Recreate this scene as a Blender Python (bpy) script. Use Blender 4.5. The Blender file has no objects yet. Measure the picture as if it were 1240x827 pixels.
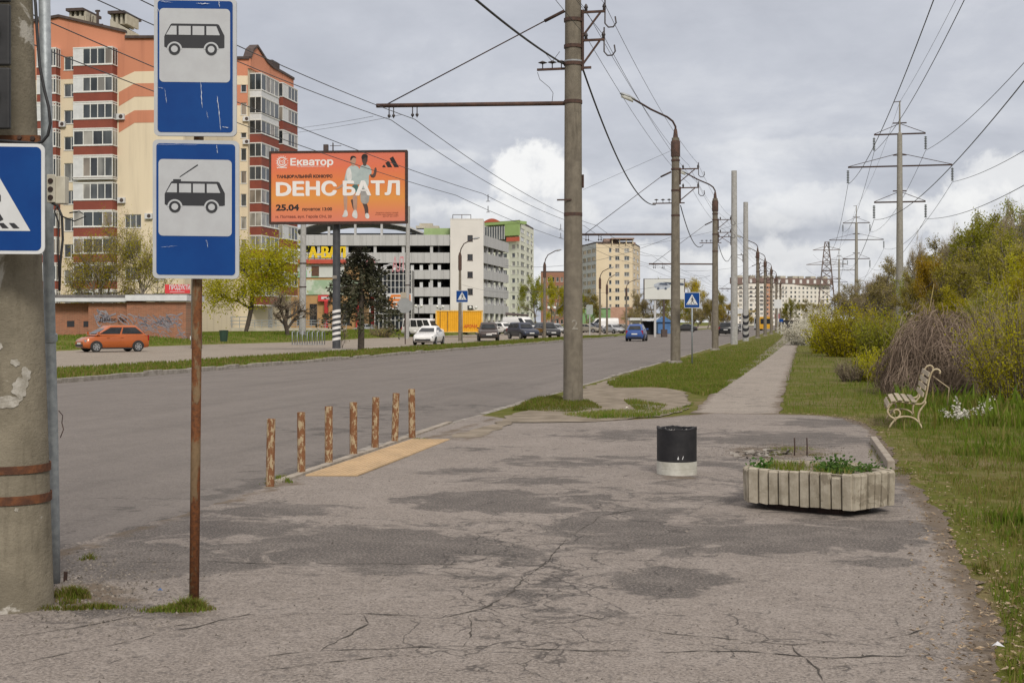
import bpy, bmesh, math, random
import numpy as np
from mathutils import Vector, Matrix
from mathutils.geometry import delaunay_2d_cdt
R = math.radians
rnd = random.Random(7)
nr = np.random.default_rng(11)
SC = bpy.context.scene
COL = SC.collection

# ------------------------------------------------------------------ camera
FPX, HOR, HCAM, YAW = 1560.0, 390.0, 1.65, math.atan(351 / 1560.0)
cam_d = bpy.data.cameras.new('camera')
cam = bpy.data.objects.new('camera', cam_d)
COL.objects.link(cam)
cam.location = (0, 0, HCAM)
cam.rotation_euler = (R(90), 0, YAW)
cam_d.sensor_width = 36
cam_d.lens = FPX / 1240 * 36
cam_d.shift_y = -(413.5 - HOR) / 1240
cam_d.clip_start = 0.1
cam_d.clip_end = 9000
SC.camera = cam

# ------------------------------------------------------------------ world: overcast sky with broken cloud
SUN_EL, SUN_AZ = R(38), R(152)      # azimuth from +Y towards +X: the veiled sun stands behind and right of the camera
wd = bpy.data.worlds.new('World')
SC.world = wd
wd.use_nodes = True
wt = wd.node_tree
wt.nodes.clear()


class NT:
    """small helper to write node trees"""
    def __init__(s, t): s.t = t
    def n(s, typ, **kw):
        nd = s.t.nodes.new(typ)
        for k, v in kw.items():
            setattr(nd, k, v)
        return nd
    def put(s, sock, v):
        if v is None: return
        if hasattr(v, 'is_output') or isinstance(v, bpy.types.NodeSocket): s.t.links.new(v, sock)
        else: sock.default_value = v
    def math(s, op, a, b=None, c=None, clamp=False):
        nd = s.n('ShaderNodeMath', operation=op, use_clamp=clamp)
        for i, v in enumerate((a, b, c)): s.put(nd.inputs[i], v)
        return nd.outputs[0]
    def vmath(s, op, a, b=None, sc=None):
        nd = s.n('ShaderNodeVectorMath', operation=op)
        s.put(nd.inputs[0], a); s.put(nd.inputs[1], b)
        if sc is not None: s.put(nd.inputs['Scale'], sc)
        return nd.outputs['Value'] if op in ('DOT_PRODUCT', 'LENGTH', 'DISTANCE') else nd.outputs[0]
    def noise(s, vec, scale, detail=4, rough=.5, dist=0, out='Fac'):
        nd = s.n('ShaderNodeTexNoise')
        s.put(nd.inputs['Vector'], vec); s.put(nd.inputs['Scale'], scale)
        nd.inputs['Detail'].default_value = detail; nd.inputs['Roughness'].default_value = rough
        nd.inputs['Distortion'].default_value = dist
        return nd.outputs[out]
    def voro(s, vec, scale, feature='F1', out='Distance'):
        nd = s.n('ShaderNodeTexVoronoi', feature=feature)
        s.put(nd.inputs['Vector'], vec); s.put(nd.inputs['Scale'], scale)
        return nd.outputs[out]
    def ramp(s, fac, stops, interp='LINEAR'):
        nd = s.n('ShaderNodeValToRGB')
        cr = nd.color_ramp; cr.interpolation = interp
        while len(cr.elements) < len(stops): cr.elements.new(.5)
        for e, (p, c) in zip(cr.elements, stops):
            e.position = p
            e.color = (c, c, c, 1) if isinstance(c, (int, float)) else (*c[:3], 1)
        s.put(nd.inputs[0], fac)
        return nd.outputs[0]
    def mix(s, fac, a, b, blend='MIX'):
        nd = s.n('ShaderNodeMix', data_type='RGBA', blend_type=blend)
        s.put(nd.inputs['Factor'], fac)
        for k, v in (('A', a), ('B', b)):
            if isinstance(v, (tuple, list)): v = (*v[:3], 1)
            for sk in nd.inputs:
                if sk.name == k and sk.type == 'RGBA': s.put(sk, v)
        return [o for o in nd.outputs if o.type == 'RGBA'][0]
    def step(s, x, lo, hi):
        nd = s.n('ShaderNodeMapRange', interpolation_type='SMOOTHSTEP')
        s.put(nd.inputs[0], x); s.put(nd.inputs[1], lo); s.put(nd.inputs[2], hi)
        return nd.outputs[0]
    def sep(s, v):
        nd = s.n('ShaderNodeSeparateXYZ'); s.put(nd.inputs[0], v); return nd.outputs
    def comb(s, x, y, z=0.0):
        nd = s.n('ShaderNodeCombineXYZ')
        for i, v in enumerate((x, y, z)): s.put(nd.inputs[i], v)
        return nd.outputs[0]
    def attr(s, name):
        return s.n('ShaderNodeAttribute', attribute_name=name).outputs['Fac']
    def bump(s, h, strength=.3, dist=.01):
        nd = s.n('ShaderNodeBump'); s.put(nd.inputs['Height'], h)
        nd.inputs['Strength'].default_value = strength; nd.inputs['Distance'].default_value = dist
        return nd.outputs[0]


def ray(px, py=HOR):
    F = Vector((-math.sin(YAW), math.cos(YAW), 0)); Rr = Vector((math.cos(YAW), math.sin(YAW), 0))
    return F + Rr * ((px - 620) / FPX) + Vector((0, 0, -(py - HOR) / FPX))


def at(px, py, D):
    """the world point seen at photograph pixel (px,py) at depth D"""
    return Vector((0, 0, HCAM)) + ray(px, py) * D


def gd(px, py, z=0.0):
    return at(px, py, FPX * (HCAM - z) / (py - HOR))


def gx(px, X, z=0.0):
    """ground point at pixel column px on the line X = const"""
    d = ray(px); t = X / d.x
    return Vector((X, d.y * t, z))


def to_px(x, y, z=0.0):
    D = -math.sin(YAW) * x + math.cos(YAW) * y
    l = math.cos(YAW) * x + math.sin(YAW) * y
    return 620 + FPX * l / D, HOR - (z - HCAM) / D * FPX


w = NT(wt)
dirv = w.n('ShaderNodeTexCoord').outputs['Generated']
sx, sy, sz = w.sep(dirv)
zc = w.math('ADD', w.math('MAXIMUM', sz, 0.0), 0.11)
pl = w.comb(w.math('DIVIDE', sx, zc), w.math('DIVIDE', sy, zc), 0.0)
big = w.noise(pl, .42, 7, .56, .35)
fine = w.noise(w.comb(w.math('MULTIPLY', sx, 1.0), w.math('MULTIPLY', sy, 1.0), w.math('MULTIPLY', sz, 2.3)), 7.5, 8, .6, .2)
low = w.step(sz, .19, .03)                        # stronger relief low over the horizon
val = w.math('ADD', w.math('MULTIPLY', big, .55), w.math('MULTIPLY', fine, .45))
val = w.math('ADD', .5, w.math('MULTIPLY', w.math('SUBTRACT', val, w.math('SUBTRACT', .487, w.math('MULTIPLY', low, .018))), w.math('ADD', .85, w.math('MULTIPLY', low, 1.35))))
cloud = w.ramp(val, [(.26, (.40, .42, .475)), (.42, (.485, .505, .565)), (.53, (.575, .595, .655)), (.63, (.71, .725, .77)), (.76, (.90, .90, .915))])
# the bright cumulus heads standing in the gaps
puff = w.noise(dirv, 16, 9, .62, .25)
puff2 = w.noise(dirv, 42, 6, .6, .2)
for (cpx, cpy, wid, hei, gain) in ((640, 218, .036, .026, .98), (675, 262, .036, .014, .6), (585, 258, .045, .012, .6), (548, 262, .06, .012, .4), (1150, 262, .075, .022, .75), (1212, 238, .05, .026, .65), (1010, 252, .06, .016, .42), (520, 192, .045, .007, .3), (760, 325, .10, .020, .55), (1000, 318, .09, .018, .55), (470, 250, .05, .014, .35), (860, 270, .06, .012, .3), (960, 180, .07, .010, .22), (380, 205, .06, .012, .3)):
    cd = ray(cpx, cpy).normalized()
    rt = Vector((cd.y, -cd.x, 0)).normalized()
    a = w.math('DIVIDE', w.vmath('DOT_PRODUCT', dirv, tuple(rt)), wid)
    b = w.math('DIVIDE', w.math('SUBTRACT', sz, cd.z), hei)
    r2 = w.math('SQRT', w.math('ADD', w.math('MULTIPLY', a, a), w.math('MULTIPLY', b, b)))
    front = w.math('GREATER_THAN', w.vmath('DOT_PRODUCT', dirv, tuple(cd)), .5)
    r2 = w.math('ADD', r2, w.math('ADD', w.math('MULTIPLY', w.math('SUBTRACT', puff, .5), 2.4), w.math('MULTIPLY', w.math('SUBTRACT', puff2, .5), .8)))
    m = w.math('MULTIPLY', w.math('MULTIPLY', w.step(r2, 1.12, .72), front), gain, clamp=True)
    lit = w.math('ADD', w.math('MULTIPLY', b, .35), w.math('MULTIPLY', w.math('SUBTRACT', puff2, .45), 2.2), clamp=False)
    cloud = w.mix(m, cloud, w.mix(w.step(lit, -.55, .35), (.63, .645, .69), (.96, .955, .945)))
zen = w.math('ADD', 1.0, w.math('MULTIPLY', w.step(sz, .22, .85), .75))   # an overcast sky is brighter overhead
cloud = w.mix(w.step(sz, .22, .5), cloud, w.mix(1.0, cloud, (1.10, 1.0, .88), 'MULTIPLY'))
cloud = w.vmath('SCALE', cloud, None, w.math('MULTIPLY', zen, 10.0))
sky = w.n('ShaderNodeTexSky', sky_type='NISHITA', sun_disc=False)
sky.sun_elevation = SUN_EL
sky.sun_rotation = SUN_AZ
cloud = w.mix(.95, sky.outputs[0], cloud)
bg = w.n('ShaderNodeBackground')
w.put(bg.inputs[0], cloud)
bg.inputs[1].default_value = .1
wo = w.n('ShaderNodeOutputWorld')
wt.links.new(bg.outputs[0], wo.inputs[0])

sun_d = bpy.data.lights.new('sun', 'SUN')
sun_d.energy = 2.4
sun_d.angle = R(15)
sun_d.color = (1, .94, .85)
sun = bpy.data.objects.new('sun', sun_d)
COL.objects.link(sun)
sdir = Vector((math.cos(SUN_EL) * math.sin(SUN_AZ), math.cos(SUN_EL) * math.cos(SUN_AZ), math.sin(SUN_EL)))
sun.rotation_euler = (-sdir).to_track_quat('-Z', 'Y').to_euler()
sun.location = (0, 0, 40)
SC.view_settings.view_transform = 'Standard'
SC.view_settings.look = 'None'
SC.view_settings.exposure = 0.0
SC.view_settings.gamma = 1.0
SC.view_settings.use_curve_mapping = False

# ------------------------------------------------------------------ materials
MATS = {}


def newmat(name):
    m = bpy.data.materials.new(name); m.use_nodes = True
    t = m.node_tree; t.nodes.clear()
    h = NT(t)
    bs = h.n('ShaderNodeBsdfPrincipled'); out = h.n('ShaderNodeOutputMaterial')
    t.links.new(bs.outputs[0], out.inputs[0])
    MATS[name] = m
    return m, h, bs


def mat(name, c1, c2=None, scale=3.0, rough=.7, bump=0.0, bscale=None, metal=0.0, coat=0.0, spec=.4, stretch=None, island=0.0, detail=5, lo=.35, hi=.65):
    """mottled surface: two colours mixed by noise, optional bump"""
    if name in MATS: return MATS[name]
    m, h, bs = newmat(name)
    co = h.n('ShaderNodeTexCoord').outputs['Object']
    if stretch:
        mp = h.n('ShaderNodeMapping'); h.put(mp.inputs[0], co); mp.inputs['Scale'].default_value = stretch; co = mp.outputs[0]
    if c2 is None: c2 = tuple(x * .82 for x in c1)
    f = h.noise(co, scale, detail, .6)
    col = h.mix(h.step(f, lo, hi), c1, c2)
    if island:
        rp = h.n('ShaderNodeNewGeometry').outputs['Random Per Island']
        hs = h.n('ShaderNodeHueSaturation')
        h.put(hs.inputs['Color'], col)
        h.put(hs.inputs['Value'], h.math('ADD', 1 - island, h.math('MULTIPLY', rp, 2 * island)))
        col = hs.outputs[0]
    h.put(bs.inputs['Base Color'], col)
    bs.inputs['Roughness'].default_value = rough
    bs.inputs['Metallic'].default_value = metal
    bs.inputs['Specular IOR Level'].default_value = spec
    if coat: bs.inputs['Coat Weight'].default_value = coat; bs.inputs['Coat Roughness'].default_value = .08
    if bump:
        h.put(bs.inputs['Normal'], h.bump(h.noise(co, bscale or scale * 6, 4, .6), bump, .01))
    return m


def leafmat(name, c1, c2, trans=.35, rough=.6):
    m, h, bs = newmat(name)
    rp = h.n('ShaderNodeNewGeometry').outputs['Random Per Island']
    ob = h.n('ShaderNodeObjectInfo').outputs['Random']
    co = h.n('ShaderNodeTexCoord').outputs['Object']
    cl = h.noise(co, .9, 3, .5)
    f = h.math('ADD', h.math('MULTIPLY', rp, .6), h.math('MULTIPLY', h.step(cl, .35, .65), .4))
    col = h.mix(f, c1, c2)
    hs = h.n('ShaderNodeHueSaturation'); h.put(hs.inputs['Color'], col)
    h.put(hs.inputs['Value'], h.math('ADD', .82, h.math('MULTIPLY', ob, .36)))
    h.put(hs.inputs['Hue'], h.math('ADD', .488, h.math('MULTIPLY', ob, .022)))
    col = hs.outputs[0]
    h.put(bs.inputs['Base Color'], col)
    bs.inputs['Roughness'].default_value = rough
    bs.inputs['Specular IOR Level'].default_value = .2
    if trans:
        tr = h.n('ShaderNodeBsdfTranslucent'); h.put(tr.inputs[0], col)
        mx = h.n('ShaderNodeMixShader'); mx.inputs[0].default_value = trans
        t = m.node_tree
        t.links.new(bs.outputs[0], mx.inputs[1]); t.links.new(tr.outputs[0], mx.inputs[2])
        o = [n for n in t.nodes if n.type == 'OUTPUT_MATERIAL'][0]
        t.links.new(mx.outputs[0], o.inputs[0])
    return m


# ------------------------------------------------------------------ mesh builder
class Frame:
    """local frame: u to the right, v up, n towards the viewer of the face"""
    def __init__(s, o, u, v=Vector((0, 0, 1)), n=None):
        s.o = Vector(o); s.u = Vector(u).normalized(); s.v = Vector(v).normalized()
        s.n = Vector(n) if n is not None else s.u.cross(s.v)
    def __call__(s, p): return s.o + s.u * p[0] + s.v * p[1] + s.n * p[2]


class MB:
    def __init__(s, T=None):
        s.v = []; s.f = []; s.m = []; s.T = T
    def add(s, vs, fs, mi=0):
        b = len(s.v)
        s.v += [s.T(p) for p in vs] if s.T else [Vector(p) for p in vs]
        for f in fs: s.f.append([b + i for i in f]); s.m.append(mi)
        return s
    def poly(s, pts, mi=0): return s.add(pts, [list(range(len(pts)))], mi)
    def box(s, x0, x1, y0, y1, z0, z1, mi=0):
        return s.add([(x0, y0, z0), (x1, y0, z0), (x1, y1, z0), (x0, y1, z0), (x0, y0, z1), (x1, y0, z1), (x1, y1, z1), (x0, y1, z1)],
                     [(3, 2, 1, 0), (4, 5, 6, 7), (0, 1, 5, 4), (1, 2, 6, 5), (2, 3, 7, 6), (3, 0, 4, 7)], mi)
    def prism(s, poly, z0, z1, mi=0):
        n = len(poly)
        vs = [(x, y, z0) for x, y in poly] + [(x, y, z1) for x, y in poly]
        fs = [list(range(n))[::-1], [n + i for i in range(n)]] + [(i, (i + 1) % n, n + (i + 1) % n, n + i) for i in range(n)]
        return s.add(vs, fs, mi)
    def loft(s, rings, mi=0, caps=True, closed=True):
        n = len(rings[0]); vs = [p for r in rings for p in r]; fs = []
        for k in range(len(rings) - 1):
            for i in range(n if closed else n - 1):
                j = (i + 1) % n
                fs.append((k * n + i, k * n + j, (k + 1) * n + j, (k + 1) * n + i))
        if caps:
            fs.append(list(range(n))[::-1]); fs.append([(len(rings) - 1) * n + i for i in range(n)])
        return s.add(vs, fs, mi)
    def tube(s, pts, r, n=8, mi=0, caps=True):
        pts = [Vector(p) for p in pts]; k = len(pts)
        rs = r if isinstance(r, (list, tuple)) else [r] * k
        rings = []; ref = None
        for i in range(k):
            d = (pts[min(i + 1, k - 1)] - pts[max(i - 1, 0)])
            if d.length < 1e-9: d = Vector((0, 0, 1))
            d.normalize()
            if ref is None: ref = Vector((1, 0, 0)) if abs(d.x) < .8 else Vector((0, 1, 0))
            a = (ref - d * ref.dot(d))
            if a.length < 1e-6: a = d.orthogonal()
            a.normalize(); ref = a; b = d.cross(a)
            rings.append([pts[i] + (a * math.cos(2 * math.pi * j / n) + b * math.sin(2 * math.pi * j / n)) * rs[i] for j in range(n)])
        return s.loft(rings, mi, caps)
    def bar(s, p0, p1, w, hh, mi=0, up=Vector((0, 0, 1))):
        p0, p1 = Vector(p0), Vector(p1); d = (p1 - p0).normalized()
        a = d.cross(up)
        if a.length < 1e-5: a = d.orthogonal()
        a.normalize(); b = a.cross(d)
        rings = [[p + a * (w / 2 * i) + b * (hh / 2 * j) for i, j in ((-1, -1), (1, -1), (1, 1), (-1, 1))] for p in (p0, p1)]
        return s.loft(rings, mi)
    def lathe(s, prof, n=24, c=(0, 0, 0), mi=0, caps=True):
        rings = [[(c[0] + r * math.cos(2 * math.pi * i / n), c[1] + r * math.sin(2 * math.pi * i / n), c[2] + z) for i in range(n)] for r, z in prof]
        return s.loft(rings, mi, caps)
    def build(s, name, mats, parent=None, smooth=False, bevel=0, auto=None, fix=True):
        me = bpy.data.meshes.new(name)
        me.from_pydata([tuple(p) for p in s.v], [], s.f)
        for m in (mats if isinstance(mats, (list, tuple)) else [mats]): me.materials.append(m)
        if any(s.m): me.polygons.foreach_set('material_index', s.m)
        if fix and len(s.f) < 60000:
            bm = bmesh.new(); bm.from_mesh(me); bmesh.ops.recalc_face_normals(bm, faces=bm.faces); bm.to_mesh(me); bm.free()
        if smooth: me.polygons.foreach_set('use_smooth', [True] * len(me.polygons))
        if auto is not None and smooth:
            me.set_sharp_from_angle(angle=R(auto))
        o = bpy.data.objects.new(name, me); COL.objects.link(o)
        if parent: o.parent = parent
        if bevel:
            bv = o.modifiers.new('bevel', 'BEVEL'); bv.width = bevel; bv.segments = 2; bv.limit_method = 'ANGLE'
        return o


def tag(o, label=None, cat=None, group=None, kind=None):
    if label: o['label'] = label
    if cat: o['category'] = cat
    if group: o['group'] = group
    if kind: o['kind'] = kind
    return o


def thing(name, label, cat, group=None, loc=(0, 0, 0), rz=0):
    o = bpy.data.objects.new(name, None); COL.objects.link(o)
    o.location = loc; o.rotation_euler = (0, 0, rz); o.empty_display_size = .2
    return tag(o, label, cat, group)


def dup(root, loc=None, rz=None, label=None, scale=None, group=None):
    r = root.copy(); COL.objects.link(r)
    if loc is not None: r.location = loc
    if rz is not None: r.rotation_euler = (0, 0, rz)
    if label: r['label'] = label
    if group: r['group'] = group
    if scale is not None: r.scale = scale if isinstance(scale, (tuple, list)) else (scale,) * 3
    for ch in root.children:
        c = ch.copy(); COL.objects.link(c); c.parent = r
        for g in ch.children:
            d = g.copy(); COL.objects.link(d); d.parent = c
    return r


def struct(o): o['kind'] = 'structure'; return o


def text_mb(mb, body, size, x, y, z=0.0, mi=0, bold=0.0, depth=.004, xscale=1.0, shear=0.0, spacing=1.0, align='LEFT', fit=None):
    """letters as real flat meshes added to a builder (baseline at x,y in the builder's frame)"""
    cu = bpy.data.curves.new('t', 'FONT'); cu.body = body; cu.size = size; cu.offset = bold; cu.shear = shear
    cu.space_character = spacing; cu.resolution_u = 3; cu.align_x = 'LEFT'
    ob = bpy.data.objects.new('t', cu); COL.objects.link(ob)
    dg = bpy.context.evaluated_depsgraph_get(); dg.update()
    me = bpy.data.meshes.new_from_object(ob.evaluated_get(dg))
    vs = np.zeros(len(me.vertices) * 3); me.vertices.foreach_get('co', vs); vs = vs.reshape(-1, 3)
    fs = [list(p.vertices) for p in me.polygons]
    bpy.data.objects.remove(ob); bpy.data.curves.remove(cu); bpy.data.meshes.remove(me)
    if not len(vs): return
    wdt = vs[:, 0].max() - vs[:, 0].min()
    if fit: xscale = fit / wdt
    x0 = vs[:, 0].min()
    off = {'LEFT': 0, 'CENTER': -.5 * wdt * xscale}[align]
    mb.add([(x + off + (p[0] - x0) * xscale, y + p[1], z + depth) for p in vs], fs, mi)


def pts_in_poly(x, y, poly):
    x = np.asarray(x); y = np.asarray(y); ins = np.zeros(x.shape, bool); n = len(poly); j = n - 1
    for i in range(n):
        xi, yi = poly[i]; xj, yj = poly[j]
        c = ((yi > y) != (yj > y)) & (x < (xj - xi) * (y - yi) / ((yj - yi) if yj != yi else 1e-9) + xi)
        ins ^= c; j = i
    return ins


def dist_poly(x, y, poly, closed=True):
    d = np.full(np.shape(x), 1e9); n = len(poly)
    for i in range(n if closed else n - 1):
        ax, ay = poly[i]; bx, by = poly[(i + 1) % n]
        vx, vy = bx - ax, by - ay; L = vx * vx + vy * vy + 1e-12
        t = np.clip(((x - ax) * vx + (y - ay) * vy) / L, 0, 1)
        d = np.minimum(d, np.hypot(x - ax - t * vx, y - ay - t * vy))
    return d


def jitter(poly, step, amp, seed, keep=None):
    """resample an outline and roughen it"""
    g = random.Random(seed); out = []; low = 0.0
    n = len(poly)
    for i in range(n):
        a = Vector(poly[i]).to_2d(); b = Vector(poly[(i + 1) % n]).to_2d()
        L = (b - a).length
        rough = amp if not (keep and i in keep) else 0
        st = step
        k = max(1, min(400, int(L / st)))
        nrm = Vector((-(b - a).y, (b - a).x)) / max(L, 1e-6)
        for q in range(k):
            p = a.lerp(b, q / k)
            low = low * .72 + g.gauss(0, rough) * .7
            if rough and q: p = p + nrm * low * min(1, q / 3, (k - q) / 3)
            out.append((p.x, p.y))
    return out


def smooth_closed(pts, it=2):
    for _ in range(it):
        o = []
        for i in range(len(pts)):
            a, b = pts[i], pts[(i + 1) % len(pts)]
            o += [(a[0] * .75 + b[0] * .25, a[1] * .75 + b[1] * .25), (a[0] * .25 + b[0] * .75, a[1] * .25 + b[1] * .75)]
        pts = o
    return pts
# ================================================================== GROUND
ZR = -0.09            # level of the carriageway, the pavement is z = 0
KL = -20.6            # left kerb of the main road
MB2 = -24.8           # far edge of the central strip
SR = -44.0            # far edge of the service road


def kerbx(y):
    return -5.22 - .36 * min(1, max(0, (y - 11) / 8.0))


def asphalt(name, base, dark, light, gscale, crackattr=True, patch=True):
    m, h, bs = newmat(name)
    co = h.n('ShaderNodeTexCoord').outputs['Object']
    sx, sy, sz = h.sep(co)
    flat = h.comb(sx, sy, 0.0)
    grain = h.noise(flat, gscale, 3, .75)
    stone = h.voro(flat, gscale * .9)
    sz_ = h.noise(flat, gscale * .28, 3, .6)
    mid = h.noise(flat, 2.1, 6, .66)
    wide = h.noise(flat, .42, 4, .6)
    col = h.mix(h.step(wide, .3, .7), base, tuple(x * .84 for x in base))
    col = h.mix(h.math('MULTIPLY', h.step(mid, .45, .70), .5), col, light)
    col = h.mix(h.math('MULTIPLY', h.step(mid, .46, .28), .4), col, tuple(x * .7 for x in base))
    col = h.mix(h.math('MULTIPLY', h.step(grain, .51, .60), .8), col, light)
    col = h.mix(h.math('MULTIPLY', h.step(grain, .47, .38), .80), col, dark)
    col = h.mix(h.math('MULTIPLY', h.step(sz_, .56, .66), .55), col, light)
    col = h.mix(h.math('MULTIPLY', h.step(sz_, .43, .33), .60), col, dark)
    col = h.mix(h.math('MULTIPLY', h.step(stone, .22, .10), .55), col, tuple(min(1, x * 1.35) for x in light))
    if not crackattr:      # tyre-polished streaks along the carriageway
        stk = h.noise(h.comb(h.math('MULTIPLY', sx, 1.6), h.math('MULTIPLY', sy, .05), 0.0), 1.0, 5, .6)
        col = h.mix(h.math('MULTIPLY', h.step(stk, .48, .70), .35), col, light)
        col = h.mix(h.math('MULTIPLY', h.step(stk, .46, .28), .40), col, dark)
    height = h.math('ADD', h.math('MULTIPLY', grain, .5), h.math('MULTIPLY', mid, .3))
    if patch:       # worn bitumen showing as dark blots: mask from the mesh, ragged by noise
        dk = h.attr('dark')
        wob = h.noise(h.comb(h.math('MULTIPLY', sx, .8), sy, 0.0), 2.2, 8, .74, .8)
        dm = h.math('ADD', dk, h.math('MULTIPLY', h.math('SUBTRACT', wob, .5), 2.0))
        dm = h.math('ADD', dm, h.math('MULTIPLY', h.math('SUBTRACT', grain, .5), .45))
        dm = h.math('MULTIPLY', h.step(dm, .49, .56), h.math('ADD', .70, h.math('MULTIPLY', h.step(mid, .68, .38), .30)))
        spk = h.step(grain, .62, .44)
        dm = h.math('MULTIPLY', dm, h.math('ADD', .45, h.math('MULTIPLY', spk, .55)))
        col = h.mix(h.math('MULTIPLY', dm, .95), col, tuple(x * .74 for x in dark))
        str_ = h.noise(h.comb(h.math('MULTIPLY', sx, 2.2), h.math('MULTIPLY', sy, 3.4), 0.0), 2.3, 8, .72, 1.2)
        sm_ = h.math('MULTIPLY', h.step(str_, .585, .66), h.step(h.math('ADD', dk, h.math('MULTIPLY', wide, .35)), .28, .55))
        col = h.mix(h.math('MULTIPLY', sm_, .6), col, dark)
    if crackattr:
        ck = h.attr('crack')
        wv = h.n('ShaderNodeTexNoise'); h.put(wv.inputs['Vector'], flat); wv.inputs['Scale'].default_value = 1.6; wv.inputs['Detail'].default_value = 6
        wp = h.vmath('ADD', flat, h.vmath('SCALE', h.vmath('SUBTRACT', wv.outputs['Color'], (.5, .5, .5)), None, .75))
        e1 = h.voro(wp, 1.25, 'DISTANCE_TO_EDGE')
        e2 = h.voro(wp, 3.4, 'DISTANCE_TO_EDGE')
        thin = h.noise(flat, 3.1, 6, .7)
        c1 = h.math('MULTIPLY', h.step(e1, .011, .003), h.step(h.math('ADD', ck, h.math('MULTIPLY', h.math('SUBTRACT', thin, .5), 1.9)), .42, .66))
        c2 = h.math('MULTIPLY', h.step(e2, .040, .006), h.step(h.math('ADD', ck, h.math('MULTIPLY', h.math('SUBTRACT', thin, .5), 2.2)), .66, .95))
        cm = h.math('MAXIMUM', c1, c2)
        col = h.mix(h.math('MULTIPLY', cm, .70), col, tuple(x * .45 for x in dark))
        pit = h.voro(flat, 9.0)          # pits and lost stones
        pr = h.noise(flat, 1.1, 4, .6)
        pm = h.math('MULTIPLY', h.step(pit, .085, .03), h.step(pr, .50, .62))
        col = h.mix(h.math('MULTIPLY', pm, .7), col, tuple(x * .5 for x in dark))
        height = h.math('SUBTRACT', height, h.math('MULTIPLY', cm, .9))
        eg = h.attr('edge')          # soil and grit creeping over the rim, plus contact shade painted at object feet
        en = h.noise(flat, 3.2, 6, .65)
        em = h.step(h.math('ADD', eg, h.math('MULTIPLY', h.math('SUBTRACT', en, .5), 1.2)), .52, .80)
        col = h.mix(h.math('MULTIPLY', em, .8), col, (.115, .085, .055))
    h.put(bs.inputs['Base Color'], col)
    bs.inputs['Roughness'].default_value = .86
    bs.inputs['Specular IOR Level'].default_value = .25
    h.put(bs.inputs['Normal'], h.bump(height, .55, .012))
    return m


def soil(name, grass1, grass2, brown, scale=1.0):
    m, h, bs = newmat(name)
    co = h.n('ShaderNodeTexCoord').outputs['Object']
    a = h.noise(co, .35 * scale, 6, .6)
    b = h.noise(co, 2.2 * scale, 6, .65)
    c = h.noise(co, 22 * scale, 4, .7)
    col = h.mix(h.step(b, .35, .65), grass1, grass2)
    col = h.mix(h.math('MULTIPLY', h.step(h.math('ADD', h.math('MULTIPLY', a, .6), h.math('MULTIPLY', b, .4)), .47, .62), .75), col, brown)
    col = h.mix(h.math('MULTIPLY', h.step(c, .55, .75), .4), col, tuple(x * .55 for x in grass1))
    h.put(bs.inputs['Base Color'], col)
    bs.inputs['Roughness'].default_value = .95
    bs.inputs['Specular IOR Level'].default_value = .1
    h.put(bs.inputs['Normal'], h.bump(c, .8, .03))
    return m


m_pave = asphalt('asphalt_pavement', (.224, .194, .170), (.093, .083, .077), (.306, .271, .243), 52)
m_path = asphalt('asphalt_path', (.275, .240, .205), (.16, .140, .122), (.345, .305, .262), 42, crackattr=True, patch=True)
m_road = asphalt('asphalt_road', (.166, .147, .133), (.100, .090, .082), (.205, .183, .166), 42, crackattr=False, patch=True)
m_serv = asphalt('asphalt_service_road', (.26, .222, .18), (.14, .12, .10), (.34, .295, .245), 30, crackattr=False, patch=False)
m_grass = soil('grass_soil', (.088, .100, .016), (.125, .122, .026), (.190, .145, .085))
m_grass_l = soil('grass_lawn', (.095, .115, .016), (.125, .135, .024), (.17, .14, .06), .5)
m_dirt = mat('bare_dirt', (.265, .226, .178), (.175, .148, .112), 2.2, .95, .5, 40, spec=.1, detail=7)
m_kerb = mat('kerb_concrete', (.30, .275, .245), (.19, .17, .145), 4, .9, .4, 50)

# --- base sheet to the horizon
b = MB(); N = 96
b.poly([(6500 * math.cos(2 * math.pi * i / N), 6500 * math.sin(2 * math.pi * i / N), -.13) for i in range(N)])
struct(b.build('ground', m_grass_l))


def cdt_sheet(name, outline, spacing, zf, mats, attrs=None, parent=None, rot=0.0):
    """a sheet with a rough outline and regular inner points that carry the wear masks"""
    xs = [p[0] for p in outline]; ys = [p[1] for p in outline]
    gx_, gy_ = np.meshgrid(np.arange(min(xs), max(xs), spacing), np.arange(min(ys), max(ys), spacing))
    gx_ = gx_.ravel() + nr.normal(0, spacing * .05, gx_.size); gy_ = gy_.ravel()
    ins = pts_in_poly(gx_, gy_, outline) & (dist_poly(gx_, gy_, outline) > spacing * .4)
    pts = [Vector(p) for p in outline] + [Vector((a, c)) for a, c in zip(gx_[ins], gy_[ins])]
    n = len(outline)
    V, E, Fc, *_ = delaunay_2d_cdt(pts, [], [list(range(n))], 1, 1e-5)
    me = bpy.data.meshes.new(name)
    me.from_pydata([(p.x, p.y, zf(p.x, p.y)) for p in V], [], [list(f) for f in Fc])
    me.materials.append(mats)
    X = np.array([p.x for p in V]); Y = np.array([p.y for p in V])
    for k, fn in (attrs or {}).items():
        at_ = me.attributes.new(k, 'FLOAT', 'POINT'); at_.data.foreach_set('value', np.asarray(fn(X, Y), dtype=np.float32))
    me.polygons.foreach_set('use_smooth', [True] * len(me.polygons))
    bm = bmesh.new(); bm.from_mesh(me); bmesh.ops.recalc_face_normals(bm, faces=bm.faces)
    if sum(f.normal.z for f in bm.faces) < 0: bmesh.ops.reverse_faces(bm, faces=bm.faces)
    bm.to_mesh(me); bm.free()
    o = bpy.data.objects.new(name, me); COL.objects.link(o)
    return struct(o)


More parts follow.
